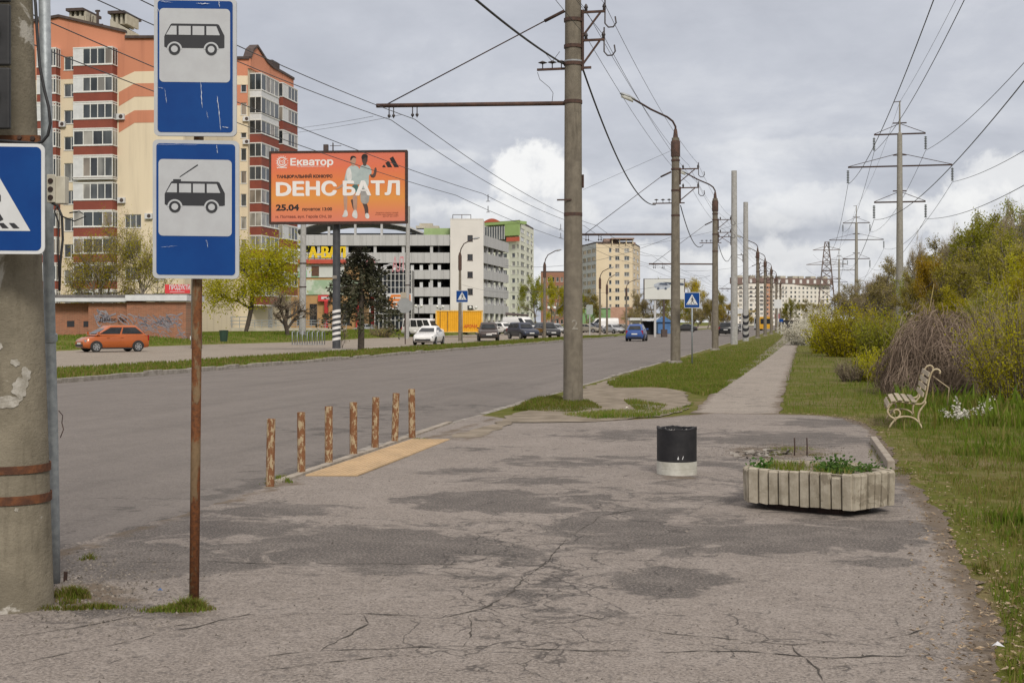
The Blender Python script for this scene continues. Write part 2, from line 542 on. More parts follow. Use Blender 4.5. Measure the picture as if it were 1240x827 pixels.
# --- main road
def blobs(lst):
    """mask of soft blots given as (px, py, half width px, half height px, gain) on the photograph's ground"""
    def fn(X, Y):
        px, py = to_px(X, Y)
        o = np.zeros(len(X))
        for (a, c, wx, wy, g) in lst:
            r = np.sqrt(((px - a) / wx) ** 2 + ((py - c) / wy) ** 2)
            o = np.maximum(o, g * np.clip(1.25 - .5 * r, 0, 1))
        return o
    return fn


road_out = [(KL, -30), (kerbx(-30), -30), (kerbx(9), 9), (kerbx(13), 13), (kerbx(16), 16), (kerbx(19), 19), (kerbx(19), 60), (-5.55, 200), (-5.5, 900), (KL, 900)]


def strip_sheet(name, xs, ys, zf, m, attrs=None):
    V = [(x, y, zf(x, y)) for y in ys for x in xs]; n = len(xs)
    F = [(j * n + i, j * n + i + 1, (j + 1) * n + i + 1, (j + 1) * n + i) for j in range(len(ys) - 1) for i in range(n - 1)]
    me = bpy.data.meshes.new(name); me.from_pydata(V, [], F); me.materials.append(m)
    X = np.array([p[0] for p in V]); Y = np.array([p[1] for p in V])
    for k, fn in (attrs or {}).items():
        a = me.attributes.new(k, 'FLOAT', 'POINT'); a.data.foreach_set('value', np.asarray(fn(X, Y), dtype=np.float32))
    me.polygons.foreach_set('use_smooth', [True] * len(F))
    o = bpy.data.objects.new(name, me); COL.objects.link(o)
    return struct(o)


road_blob = blobs([(150, 600, 70, 9, .5), (395, 515, 60, 6, .55), (440, 500, 60, 5, .5), (470, 488, 80, 5, .55), (480, 520, 40, 5, .55), (560, 487, 60, 4, .5), (640, 462, 60, 3, .45), (300, 560, 90, 5, .4), (600, 500, 40, 6, .6), (130, 655, 120, 12, .62)])


def road_dark(X, Y):
    o = road_blob(X, Y)
    # long streaks along the wheel tracks and the gutter
    o = np.maximum(o, .35 * np.exp(-((X + 6.0) / .5) ** 2))
    o = np.maximum(o, .85 * np.exp(-((X - np.where(Y < 12, -5.42, -5.75)) / .22) ** 2) * (Y < 22))
    for xc in (-8.0, -10.0, -12.6, -14.5, -17.5): o = np.maximum(o, .22 * np.exp(-((X - xc) / .5) ** 2))
    return o


ysr = list(np.arange(-20, 40, .5)) + list(np.arange(40, 120, 2.0)) + list(np.arange(120, 921, 20.0))
strip_sheet('road', list(np.linspace(KL - .05, -5.0, 48)), ysr, lambda x, y: ZR, m_road, {'dark': road_dark})

# --- service road and car park
strip_sheet('service_road', [SR - 4, -36, -30, MB2 + .05], list(np.arange(-20, 941, 20.0)), lambda x, y: ZR + .004, m_serv)


# --- kerbs
def kerb_line(name, xf, y0, y1, step, w, z0, z1, seed, chip=.012):
    g = random.Random(seed); b = MB(); y = y0
    while y < y1:
        L = step if y < 120 else step * 4
        ya, yb = y + .008, y + L - .008
        zz = z1 + g.gauss(0, chip); sh = g.gauss(0, chip)
        if True:
            b.loft([[(xf(yy) - w / 2 + sh, yy, z0), (xf(yy) + w / 2 + sh, yy, z0), (xf(yy) + w / 2 + sh, yy, zz - .015), (xf(yy) + w / 2 - .02 + sh, yy, zz), (xf(yy) - w / 2 + .02 + sh, yy, zz), (xf(yy) - w / 2 + sh, yy, zz - .015)] for yy in (ya, yb)])
        y += L
    return struct(b.build(name, m_kerb))


kerb_line('kerb', lambda y: KL - .08, 18, 700, 1.0, .16, -.12, .045, 1, .02)
kerb_line('kerb', lambda y: kerbx(y) - .03, 12.5, 700, 1.0, .14, -.12, .008, 3, .012)
kerb_line('kerb', lambda y: MB2 + .02, 30, 700, 1.0, .16, -.12, .02, 4, .02)

# --- central strip
g_ = random.Random(5)
strip_sheet('median_strip', [MB2 + .1, -24, -23.2, -22.2, -21.3, KL - .16], list(np.arange(16, 100, 1.0)) + list(np.arange(100, 920, 10.0)), lambda x, y: .02 + .04 * math.sin(y * .7) * (1 if KL - .3 > x > MB2 + .3 else 0), m_grass_l)


# --- left bank: lawn rising behind the service road
def zl(x, y):
    e = SR + 1.1 * math.sin(y * .13) - x
    return -.10 + .72 * (1 - math.exp(-max(0, e) / 3.0)) if e > 0 else -.118
strip_sheet('lawn', [-900, -400, -200, -120, -90, -70, -60, -55, -50, -49.5, -48, -47, -46, -45.2, -44.6, -44.1, -43.6, -43.1, -42.6, -42], list(np.arange(0, 140, 3.0)) + list(np.arange(140, 1000, 30.0)), zl, m_grass_l)


# --- right side: verge, level ground and the wooded bank
def zr(x, y):
    e = max(0, x - 7.5)
    return 4.6 * (1 - math.exp(-(e / 16.0) ** 1.6)) + .035 * math.sin(x * 2.1 + y * .9) * math.sin(y * .63) * min(1, max(0, (x - 2.4) / 1.5))


xs_r = list(np.arange(-4.8, 8, .4)) + [8, 9, 10, 11, 12, 14, 16, 18, 21, 24, 28, 34, 42, 60, 90, 150, 300, 700]
ys_r = list(np.arange(-6, 40, .5)) + list(np.arange(40, 100, 3)) + list(np.arange(100, 1001, 30))
V = []
for y in ys_r:
    for i, x in enumerate([None] + xs_r):
        xx = kerbx(y) + .04 if x is None else x
        V.append((xx, y, zr(xx, y) - .004))
n = len(xs_r) + 1
F = [(j * n + i, j * n + i + 1, (j + 1) * n + i + 1, (j + 1) * n + i) for j in range(len(ys_r) - 1) for i in range(n - 1)]
me = bpy.data.meshes.new('verge'); me.from_pydata(V, [], F); me.materials.append(m_grass)
me.polygons.foreach_set('use_smooth', [True] * len(F))
o = bpy.data.objects.new('verge', me); COL.objects.link(o); struct(o)

# --- pavement of the bus stop
def G2(px, py): p = gd(px, py); return (p.x, p.y)


pave_right = [G2(*p) for p in ((1225, 860), (1205, 800), (1212, 770), (1200, 735), (1172, 690), (1158, 660), (1140, 622), (1112, 590), (1086, 560), (1074, 540), (1062, 520), (1035, 508), (1000, 503), (945, 501.5))]
pave_left = [G2(*p) for p in ((866, 500), (835, 502.5), (790, 507), (700, 511), (640, 507), (610, 506))]
pave_out = [(1.2, 3.2)] + pave_right + pave_left + [(kerbx(y) + .045, y) for y in (22.0, 19, 16, 13, 12, 11, 10)] + [(-5.27, 9.2), (-5.27, 8.3), (-5.27, 7.0), (-5.27, 5), (-5.27, 3.2)]
pave_out = jitter(pave_out, .06, .030, 21)
crk_zone = blobs([(640, 720, 110, 90, .88), (560, 760, 70, 50, .75), (740, 650, 120, 60, .68), (900, 770, 200, 40, .62), (300, 790, 300, 40, .42), (1000, 790, 200, 40, .55), (700, 575, 120, 30, .5), (850, 600, 120, 40, .4)])
drk = blobs([(450, 664, 105, 19, 1.0), (330, 672, 120, 12, .7), (585, 608, 72, 9, .98), (640, 583, 80, 5, .62), (560, 570, 60, 4, .55), (250, 640, 120, 10, .8), (170, 680, 130, 17, .85), (150, 650, 60, 8, .7), (330, 618, 80, 8, .7), (400, 640, 60, 4, .6),
             (880, 650, 190, 16, .82), (790, 640, 70, 20, .66), (640, 690, 90, 60, .48), (700, 620, 60, 30, .62), (800, 705, 55, 14, .86), (980, 652, 130, 14, .85), (1060, 640, 60, 14, .7), (1080, 682, 50, 6, .7), (700, 560, 90, 8, .62), (760, 600, 90, 6, .6),
             (960, 532, 110, 9, .72), (780, 527, 100, 7, .62), (600, 545, 60, 5, .5), (990, 590, 150, 26, .62), (1010, 512, 60, 5, .7), (880, 560, 60, 8, .6), (540, 715, 60, 4, .62), (400, 800, 90, 6, .42), (150, 735, 120, 10, .62), (700, 740, 90, 14, .5), (80, 760, 120, 10, .5), (720, 790, 80, 8, .4)])


def edge_contact_mask(X, Y):
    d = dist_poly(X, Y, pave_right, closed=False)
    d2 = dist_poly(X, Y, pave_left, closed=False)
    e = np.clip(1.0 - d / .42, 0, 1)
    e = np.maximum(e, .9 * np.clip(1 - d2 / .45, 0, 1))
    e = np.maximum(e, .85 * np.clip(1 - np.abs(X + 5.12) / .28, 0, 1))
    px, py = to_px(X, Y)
    for (a, c, wx, wy, g) in ((945, 548, 70, 10, .85), (100, 722, 75, 16, .9), (230, 742, 45, 8, .7), (905, 572, 30, 4, .6), (819, 579, 34, 4, .72), (327, 592, 16, 4, .8), (985, 622, 70, 6, .5), (350, 586, 40, 4, .6), (235, 736, 24, 4, .8), (560, 528, 50, 8, .7)):  # dirt spots, plus contact darkening painted round feet such as bin and bollards
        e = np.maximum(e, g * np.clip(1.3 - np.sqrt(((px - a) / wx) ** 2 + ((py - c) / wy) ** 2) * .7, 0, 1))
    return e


def zpave(x, y): return .004 + .006 * math.sin(x * 1.3 + 1) * math.sin(y * .8)


pave = cdt_sheet('pavement', pave_out, .14, zpave, m_pave, {'dark': drk, 'crack': crk_zone, 'edge': edge_contact_mask})
# long open cracks of the pavement: shallow dark gaps following the photograph's lines
m_crack = mat('crack_gap', (.040, .035, .030), (.065, .056, .046), 9, .95)
g = random.Random(3)
def crack(mb, pts, w):
    W = []
    for a, c in zip(pts[:-1], pts[1:]):
        A, B = gd(*a), gd(*c); k = max(2, int((B - A).length / .06))
        for i in range(k): W.append(A.lerp(B, i / k))
    W.append(gd(*pts[-1]))
    L = []; Rr_ = []; off = 0
    for i, p in enumerate(W):
        d = (W[min(i + 1, len(W) - 1)] - W[max(i - 1, 0)]).normalized(); nn = Vector((-d.y, d.x, 0))
        off = off * .8 + g.gauss(0, .010)
        ww = w * max(.05, g.gauss(.62, .5)) * min(1, .15 + min(i, len(W) - 1 - i) / 6)
        q = p + nn * off; z = zpave(q.x, q.y) + .0035
        L.append((q.x + nn.x * ww, q.y + nn.y * ww, z)); Rr_.append((q.x - nn.x * ww, q.y - nn.y * ww, z))
    n = len(L)
    mb.add(L + Rr_, [(i, i + 1, n + i + 1, n + i) for i in range(n - 1)])


cb = MB()
for pts, w in (([(5, 806), (80, 793), (300, 744), (420, 746), (540, 748), (590, 737), (620, 715), (690, 650)], .006), ([(60, 688), (140, 681), (260, 682), (560, 684), (600, 670)], .005),
               ([(300, 800), (385, 791), (480, 789), (560, 786), (760, 790), (900, 789), (1010, 795), (1190, 790)], .006), ([(440, 746), (442, 757), (405, 780), (385, 791)], .006),
               ([(300, 815), (345, 812), (440, 800), (530, 792)], .005), ([(565, 748), (575, 765), (560, 786)], .006), ([(760, 760), (840, 770), (960, 780), (1080, 772), (1170, 750)], .005), ([(600, 737), (680, 742), (760, 760)], .005),
               ([(0, 773), (90, 760), (190, 742)], .006), ([(690, 650), (730, 625), (800, 612)], .005), ([(150, 765), (260, 752), (330, 750)], .004), ([(870, 560), (940, 545), (1040, 540)], .004), ([(960, 780), (990, 810), (1000, 840)], .006)):
    crack(cb, pts, w)
struct(cb.build('pavement_crack', m_crack, fix=False))

# --- footpath running away
PXL, PXR = -2.02, -.41        # path edges at the near end
path_out = [(-1.98, 23.4), (-.38, 23.4), (-.36, 40), (-.30, 80), (-.25, 120), (-.6, 160), (-1.6, 220), (-3.2, 220), (-2.2, 160), (-2.05, 120), (-2.08, 80), (-2.05, 40)]
path_out = jitter(path_out, .3, .035, 8)
cdt_sheet('path', path_out, .55, lambda x, y: .006, m_path, {'dark': lambda X, Y: .32 + .1 * np.sin(X * 3 + Y * .4), 'crack': lambda X, Y: .25 + 0 * X,
          'edge': lambda X, Y: .8 * np.clip(1 - dist_poly(X, Y, path_out) / .22, 0, 1)})

# --- bare dirt where buses pull in and feet cut the corner
dirt_px = [(545, 531), (575, 520), (610, 508), (640, 495), (665, 484), (700, 474), (730, 462), (765, 452), (790, 449), (770, 456), (735, 464), (742, 470), (800, 470), (830, 475), (835, 487), (832, 496), (800, 505), (720, 511), (620, 512), (580, 530)]
dirt_out = jitter([G2(*p) for p in dirt_px], .12, .05, 9)
cdt_sheet('dirt', dirt_out, .5, lambda x, y: .012 if x > kerbx(y) + .2 else .010, m_dirt)
# ================================================================== GRASS (uncountable)
m_blade = leafmat('grass_blade', (.072, .122, .008), (.150, .195, .020), .35)
m_blade_y = leafmat('grass_blade_olive', (.120, .120, .018), (.225, .185, .065), .3)


def blades(name, X, Y, Z, H, m, wf=.055, lean=.5, m2=None, mix=.3):
    n = len(X); a = nr.uniform(0, 2 * math.pi, n); l = nr.uniform(.1, lean, n) * H; la = nr.uniform(0, 2 * math.pi, n)
    wd_ = np.maximum(H * wf, .0022) * nr.uniform(.7, 1.5, n)
    dx, dy = np.cos(a) * wd_, np.sin(a) * wd_
    V = np.zeros((n, 5, 3))
    V[:, 0] = np.stack([X - dx, Y - dy, Z - .01], 1); V[:, 1] = np.stack([X + dx, Y + dy, Z - .01], 1)
    mx, my = X + np.cos(la) * l * .35, Y + np.sin(la) * l * .35
    V[:, 2] = np.stack([mx + dx * .8, my + dy * .8, Z + H * .6], 1); V[:, 3] = np.stack([mx - dx * .8, my - dy * .8, Z + H * .6], 1)
    V[:, 4] = np.stack([X + np.cos(la) * l, Y + np.sin(la) * l, Z + H], 1)
    i = np.arange(n) * 5
    me = bpy.data.meshes.new(name)
    me.vertices.add(n * 5); me.vertices.foreach_set('co', V.ravel())
    loops = np.stack([i, i + 1, i + 2, i + 3, i + 3, i + 2, i + 4], 1).ravel()
    me.loops.add(len(loops)); me.loops.foreach_set('vertex_index', loops.astype(np.int32))
    st = np.stack([np.arange(n) * 7, np.arange(n) * 7 + 4], 1).ravel()
    me.polygons.add(2 * n); me.polygons.foreach_set('loop_start', st.astype(np.int32))
    me.materials.append(m)
    if m2:
        me.materials.append(m2)
        me.polygons.foreach_set('material_index', np.repeat((nr.random(n) < mix).astype(np.int32), 2))
    me.update(calc_edges=True); me.validate()
    o = bpy.data.objects.new(name, me); COL.objects.link(o); o['kind'] = 'stuff'
    return o


def noise2(x, y, s, seed):
    g = np.random.default_rng(seed); o = np.zeros(len(x))
    for k in range(5):
        a = g.uniform(0, 2 * math.pi); f = s * (1.7 ** k) * g.uniform(.8, 1.2); p = g.uniform(0, 6.28, 2)
        u = np.cos(a) * x + np.sin(a) * y; v = -np.sin(a) * x + np.cos(a) * y
        o += np.sin(u * f + p[0] + np.sin(v * f * .7 + p[1])) / (1.35 ** k)
    return o / 2.6


def scatter_px(n, poly_px, zf=None, power=1.0):
    """random ground points spread evenly over a region of the photograph's ground"""
    xs = [p[0] for p in poly_px]; ys = [p[1] for p in poly_px]
    px = nr.uniform(min(xs), max(xs), n); py = nr.uniform(min(ys), max(ys), n)
    k = pts_in_poly(px, py, poly_px); px, py = px[k], py[k]
    D = FPX * HCAM / (py - HOR); lat = (px - 620) / FPX * D
    return -math.sin(YAW) * D + math.cos(YAW) * lat, math.cos(YAW) * D + math.sin(YAW) * lat


ZRV = np.vectorize(zr)
# right-hand verge: mown, mixed green and straw, taller under the shrubs
poly = [(1068, 520), (1030, 507), (948, 500), (951, 470), (958, 440), (966, 412), (975, 405), (1010, 412), (1060, 440), (1700, 430), (1700, 900), (1240, 900), (1214, 800), (1218, 760), (1195, 705), (1165, 640), (1135, 600), (1095, 560)]
X, Y = scatter_px(420000, poly)
nz = noise2(X, Y, .9, 1); nb = noise2(X, Y, 2.2, 2)
keep = (nr.random(len(X)) < .55 + .45 * (nz > -.35)) & ~((nb < -.30) & (Y < 24) & (nr.random(len(X)) < .8)) & ~((dist_poly(X, Y, pave_right, closed=False) < .35) & (nr.random(len(X)) < .75))
X, Y, nz = X[keep], Y[keep], nz[keep]
far = np.clip((Y - 8) / 30, 0, 1)
H = nr.uniform(.018, .052, len(X)) * (1 + .7 * (nz > .35)) * (1 + .5 * far) * np.where(nr.random(len(X)) < .04, 2.2, 1)
px, py = to_px(X, Y)
H *= 1 + 2.2 * ((px > 1085) & (py > 462) & (py < 520)) * nr.random(len(X)) + .35 * ((px > 1160) & (py > 515) & (py < 720)) * nr.random(len(X))
lush = (nz + .25 * nr.normal(size=len(X)) > .05) | ((py < 535) & (nr.random(len(X)) < .85))
Z = ZRV(X, Y)
blades('grass', X[lush], Y[lush], Z[lush], H[lush], m_blade, m2=m_blade_y, mix=.28)
blades('grass', X[~lush], Y[~lush], Z[~lush], H[~lush] * .8, m_blade_y, m2=m_blade, mix=.28)
# verge between road and path, with its islands round the first pole
polys = [[(735, 464), (770, 452), (800, 443), (865, 425), (935, 406), (962, 404), (958, 412), (935, 430), (900, 455), (868, 476), (850, 480), (825, 472), (790, 468), (745, 470)],
         [(620, 497), (650, 482), (675, 480), (690, 488), (712, 486), (730, 495), (690, 500)],
         [(755, 486), (770, 485), (808, 492), (800, 498), (770, 497)], [(680, 503), (760, 497), (800, 499), (835, 492), (842, 488), (828, 498), (790, 506), (720, 508)]]
for k, (pl_, n_) in enumerate(zip(polys, (70000, 9000, 3000, 4500))):
    X, Y = scatter_px(n_ * 3, pl_); X, Y = X[:n_], Y[:n_]
    k2 = (noise2(X, Y, 1.3, 40 + k) > (-.45 if k else -.35)) | (nr.random(len(X)) < .25)
    X, Y = X[k2], Y[k2]
    H = nr.uniform(.02, .075, len(X)) * (1.25 if k == 0 else 1.0) * (1 + .5 * noise2(X, Y, .9, 60 + k))
    blades('grass', X, Y, np.zeros(len(X)) + .004, H, m_blade, m2=m_blade_y, mix=.42, wf=.07)
# central strip and the lawn beyond
n_ = 60000
Y = 18 + 130 * nr.random(n_) ** 1.6; X = nr.uniform(MB2 + .15, KL - .25, n_)
k2 = noise2(X, Y, .8, 77) > -.55
X, Y = X[k2], Y[k2]
blades('grass', X, Y, np.full(len(X), .02), nr.uniform(.05, .17, len(X)), m_blade, m2=m_blade_y, mix=.45, wf=.13)
ZLV = np.vectorize(zl)
n_ = 50000
Y = nr.uniform(45, 160, n_); X = -43.2 - 12 * nr.random(n_)
z = ZLV(X, Y); k2 = (z > -.04) & (noise2(X, Y, .5, 78) > -.5)
blades('grass', X[k2], Y[k2], z[k2], nr.uniform(.06, .16, k2.sum()), m_blade, m2=m_blade_y, mix=.3, wf=.2)
# tufts breaking through the pavement
for k, (cx, cy, wx, wy, n_, hh) in enumerate(((228, 739, 36, 3.5, 1500, .07), (205, 741, 22, 2, 250, .04), (85, 722, 26, 7, 1300, .085), (45, 731, 14, 3, 300, .06), (115, 737, 30, 3, 350, .04), (955, 545, 30, 4, 500, .045), (1058, 548, 8, 12, 500, .06), (340, 582, 16, 4, 420, .07),
                                     (108, 678, 10, 2, 120, .05), (1000, 552, 22, 3, 300, .04), (940, 551, 14, 3, 200, .04), (1092, 572, 12, 5, 300, .05), (1190, 690, 12, 6, 260, .06), (508, 533, 8, 1.5, 120, .05), (70, 738, 40, 2.5, 300, .03))):
    ns_ = 9; sub_ = nr.integers(0, ns_, n_); ox, oy = nr.normal(0, wx * .52, ns_), nr.normal(0, wy * .5, ns_); sw = nr.uniform(.06, .34, ns_)
    px = cx + ox[sub_] + nr.normal(0, 1, n_) * wx * sw[sub_]; py = cy + oy[sub_] + nr.normal(0, 1, n_) * wy * sw[sub_] * .8
    D = FPX * HCAM / (py - HOR); lat = (px - 620) / FPX * D
    X = -math.sin(YAW) * D + math.cos(YAW) * lat; Y = math.cos(YAW) * D + math.sin(YAW) * lat
    blades('grass', X, Y, np.full(n_, .008), nr.uniform(.25, 1, n_) * hh * (.25 + .75 * np.exp(-(((px - cx) / (wx * .55)) ** 2 + ((py - cy) / (wy * .6)) ** 2) * .5)) * (1 + .35 * noise2(X, Y, 14, k)), m_blade, m2=m_blade_y, mix=.5, lean=1.1, wf=.045)

# grit, chips and dead leaves lying on the pavement
m_grit = mat('grit', (.20, .175, .15), (.075, .066, .058), 30, .9, island=.4)
m_litter = mat('dead_leaf', (.19, .12, .065), (.30, .24, .16), 20, .9, island=.4)
b = MB(); g = random.Random(17)
for i in range(3200):
    u = g.random()
    if u < .35: p = gd(g.gauss(110, 60), g.gauss(715, 22))
    elif u < .6: p = gd(g.gauss(940, 40), g.gauss(547, 6))
    else: p = gd(g.uniform(60, 1190), g.uniform(520, 840))
    if p.x < -5.1 or p.y > 25: continue
    s = g.uniform(.003, .010) * (1.5 if u < .6 else 1); z = zpave(p.x, p.y)
    b.add([(p.x + s * math.cos(t) * g.uniform(.7, 1.3), p.y + s * math.sin(t) * g.uniform(.7, 1.3), z) for t in (0, 2.1, 4.2)] + [(p.x + g.gauss(0, s * .3), p.y, z + s * g.uniform(.6, 1.2))], [(0, 1, 3), (1, 2, 3), (2, 0, 3)])
o = b.build('gravel', m_grit, fix=False); o['kind'] = 'stuff'
b = MB()
for i in range(1900):
    u = g.random()
    if u < .75:
        t = g.random() * (len(pave_right) - 1); k = int(t); a = Vector(pave_right[k]).lerp(Vector(pave_right[k + 1]), t - k); p = Vector((a.x + g.gauss(.05, .16), a.y + g.gauss(0, .1), 0))
    else: p = gd(g.uniform(1100, 1240), g.uniform(560, 830))
    s = g.uniform(.008, .024); a = g.uniform(0, 6.28); z = zr(p.x, p.y) + .016
    dx, dy = math.cos(a) * s, math.sin(a) * s
    b.add([(p.x - dx, p.y - dy, z), (p.x + dy * .4, p.y - dx * .4, z + g.uniform(0, .012)), (p.x + dx, p.y + dy, z + g.uniform(0, .01)), (p.x - dy * .4, p.y + dx * .4, z + g.uniform(0, .012))], [(0, 1, 2), (0, 2, 3)])
o = b.build('leaf_litter', m_litter, fix=False); o['kind'] = 'stuff'
# ================================================================== FOREGROUND OBJECTS
def weathered(name, c1, c2, streak, scale=5.0, rough=.9, bump=.5, patch=None):
    """concrete with vertical run-off streaks and pale spalls"""
    m, h, bs = newmat(name)
    co = h.n('ShaderNodeTexCoord').outputs['Object']
    a = h.noise(co, scale, 7, .65)
    col = h.mix(h.step(a, .32, .66), c1, c2)
    mp = h.n('ShaderNodeMapping'); h.put(mp.inputs[0], co); mp.inputs['Scale'].default_value = (6, 6, .8)
    st = h.noise(mp.outputs[0], 1.6, 5, .6)
    col = h.mix(h.math('MULTIPLY', h.step(st, .52, .72), .6), col, streak)
    fine = h.noise(co, scale * 14, 4, .7)
    col = h.mix(h.math('MULTIPLY', h.step(fine, .55, .8), .4), col, tuple(x * .5 for x in c2))
    if patch:
        pn = h.noise(co, 2.6, 6, .62, .4)
        col = h.mix(h.math('MULTIPLY', h.step(pn, .60, .64), .75), col, patch)
    h.put(bs.inputs['Base Color'], col)
    bs.inputs['Roughness'].default_value = rough; bs.inputs['Specular IOR Level'].default_value = .2
    h.put(bs.inputs['Normal'], h.bump(h.math('ADD', fine, h.math('MULTIPLY', a, .6)), bump, .012))
    return m


def rusty(name, paint, rust1, rust2, thr=.5, scale=9.0, zsc=.5):
    m, h, bs = newmat(name)
    co = h.n('ShaderNodeTexCoord').outputs['Object']
    inf = h.n('ShaderNodeObjectInfo')
    off = h.vmath('ADD', co, h.comb(h.math('MULTIPLY', inf.outputs['Random'], 37.0), 0.0, h.math('MULTIPLY', inf.outputs['Random'], 11.0)))
    mp = h.n('ShaderNodeMapping'); h.put(mp.inputs[0], off); mp.inputs['Scale'].default_value = (1, 1, zsc)
    a = h.noise(mp.outputs[0], scale, 7, .68, .3)
    f = h.noise(off, scale * 7, 5, .7)
    rc = h.mix(h.step(f, .3, .7), rust1, rust2)
    th = h.math('ADD', thr, h.math('MULTIPLY', h.math('SUBTRACT', f, .5), .12))
    k = h.step(h.math('SUBTRACT', a, th), .03, -.03)
    pc = h.mix(h.step(f, .35, .75), paint, tuple(x * .72 for x in paint))
    h.put(bs.inputs['Base Color'], h.mix(k, rc, pc))
    bs.inputs['Roughness'].default_value = .8; bs.inputs['Specular IOR Level'].default_value = .3
    h.put(bs.inputs['Normal'], h.bump(h.math('ADD', h.math('MULTIPLY', k, .6), h.math('MULTIPLY', f, .5)), .5, .004))
    return m


m_conc = weathered('pole_concrete', (.205, .180, .142), (.150, .131, .104), (.095, .082, .064))
m_conc_near = weathered('pole_concrete_near', (.240, .212, .160), (.165, .145, .108), (.105, .09, .064), 3.0, .92, .7, (.50, .475, .43))
m_conc_white = weathered('pole_whitewash', (.40, .395, .385), (.32, .315, .30), (.22, .21, .19))
m_rust = mat('rust', (.155, .062, .028), (.078, .036, .022), 14, .85, .5, 60, spec=.25)
m_rust_d = mat('rust_dark', (.070, .042, .034), (.042, .030, .027), 12, .85, .3, 50, spec=.25)
m_galv = mat('galvanised', (.33, .36, .38), (.24, .265, .285), 18, .5, .15, 60, metal=.35)
m_black = mat('black_rubber', (.016, .016, .018), (.028, .028, .03), 8, .55)
m_wire = mat('wire_grey', (.085, .085, .09), (.06, .06, .065), 3, .6)
m_signblue = mat('sign_blue', (.003, .040, .190), (.004, .050, .215), 3, .42, spec=.2)
m_signwhite = mat('sign_white', (.60, .61, .62), (.55, .56, .565), 5, .38, spec=.5)
m_signgrey = mat('sign_reflective', (.44, .455, .475), (.41, .42, .44), 9, .4, spec=.5)
m_signback = mat('sign_back', (.36, .37, .38), (.29, .30, .31), 6, .45, metal=.4)
m_signblack = mat('sign_black', (.020, .021, .026), (.026, .027, .032), 4, .5)
m_scratch = mat('scratch', (.62, .65, .70), (.5, .54, .6), 30, .6)
m_cream = mat('cream_plastic', (.58, .55, .46), (.49, .46, .38), 8, .55)


def rrect(w, hh, r, n=5):
    o = []
    for cx, cy, a0 in ((w / 2 - r, hh / 2 - r, 0), (-w / 2 + r, hh / 2 - r, 90), (-w / 2 + r, -hh / 2 + r, 180), (w / 2 - r, -hh / 2 + r, 270)):
        o += [(cx + r * math.cos(R(a0 + 90 * i / n)), cy + r * math.sin(R(a0 + 90 * i / n))) for i in range(n + 1)]
    return o


# ---- near concrete pole with its straps
pD = 7.42
cb_ = at(17, 733, FPX * HCAM / (733 - HOR)); cb_.z = 0
root = thing('concrete_pole', 'thick weathered concrete pole with peeling pale paint and two rusty straps, at the left edge', 'pole', loc=cb_)
top = at(4, -40, 7.5) - cb_; lean = Vector((-.055, 0, 1.0))
ax = lambda z: Vector((-.033 * z, 0, z))
b = MB(); b.loft([[ax(z) + Vector((r * math.cos(2 * math.pi * i / 40), r * math.sin(2 * math.pi * i / 40), 0)) for i in range(40)] for z, r in ((-.1, .222), (0, .221), (.6, .218), (1.5, .213), (2.6, .207), (4.5, .195), (7.5, .17))])
b.build('shaft', m_conc_near, root, smooth=True, auto=40)
def ring(mb, z, r, hh, t=.006, n=40):
    prof = [(r, -hh / 2), (r + t, -hh / 2), (r + t, hh / 2), (r, hh / 2)]
    c = ax(z); mb.lathe(prof, n, (c.x, c.y, c.z), caps=False)
for z, hh in ((.808, .045), (.635, .050)):
    b = MB(); ring(b, z, .2215, hh)
    c = ax(z); b.box(c.x - .19, c.x - .13, c.y - .235, c.y - .19, z - .022, z + .022)
    b.build('strap', m_rust, root)
# flakes of old pale paint still clinging to the shaft
m_flake = mat('flaking_paint', (.40, .38, .34), (.27, .25, .21), 22, .85, .4, 80)
gg = random.Random(14); b = MB()
for px_, py_, wx_, wy_ in ((38, 488, 15, 9), (47, 472, 7, 14), (20, 487, 8, 7), (43, 440, 4, 6), (12, 383, 9, 12), (22, 395, 6, 16), (50, 455, 3, 9), (30, 420, 3, 4), (46, 620, 2, 3), (8, 360, 4, 5)):
    z = HCAM - (py_ - HOR) / FPX * (pD - .2); a0 = math.atan2(-math.cos(YAW), math.sin(YAW)); rr = .2185 - .0028 * z
    cxp = to_px(*(cb_ + ax(z)).to_2d(), z)[0]; s_ = max(-.93, min(.93, (px_ - cxp) / FPX * pD / rr)); a1 = a0 - YAW * 0 + math.asin(s_) - .30; n = 26; k_ = pD / FPX; qs = [gg.uniform(.45, 1.2) for _ in range(n)]; qs = [(qs[i - 1] + 2 * qs[i] + qs[(i + 1) % n]) / 4 for i in range(n)]
    pts = []
    for i in range(n):
        t = i / n * 6.2832; q = qs[i]; zz = z + wy_ * k_ * q * math.sin(t); aa = a1 + wx_ * k_ * q * math.cos(t) / rr / max(.35, math.cos(math.asin(s_))); c = ax(zz); r2 = .2212 - .0031 * zz + .0022
        pts.append((c.x + r2 * math.cos(aa), c.y + r2 * math.sin(aa), zz))
    c = ax(z); r2 = .2212 - .0031 * z + .0035; b.add(pts + [(c.x + r2 * math.cos(a1), c.y + r2 * math.sin(a1), z)], [(i, (i + 1) % n, n) for i in range(n)])
b.build('flaking_paint', m_flake, root, fix=False)
# galvanised pipe beside it
pb = gd(66.5, 706); tp = at(52.5, -60, 7.55)
pipe = thing('steel_pipe', 'dented galvanised steel pipe standing against the near concrete pole', 'pipe', loc=(pb.x, pb.y, 0))
b = MB(); dd = (tp - pb)
b.tube([dd * t + Vector((.004 * math.sin(t * 9), 0, 0)) for t in (-.02, .1, .25, .45, .55, .7, 1)], .0335, 16)
b.build('tube', m_galv, pipe, smooth=True)
b = MB(); b.tube([dd * .4, dd * .412], .040, 16); b.tube([dd * .402 + Vector((0, 0, .0)), dd * .41], .043, 16)
b.build('coupling', m_galv, pipe, smooth=True, auto=30)
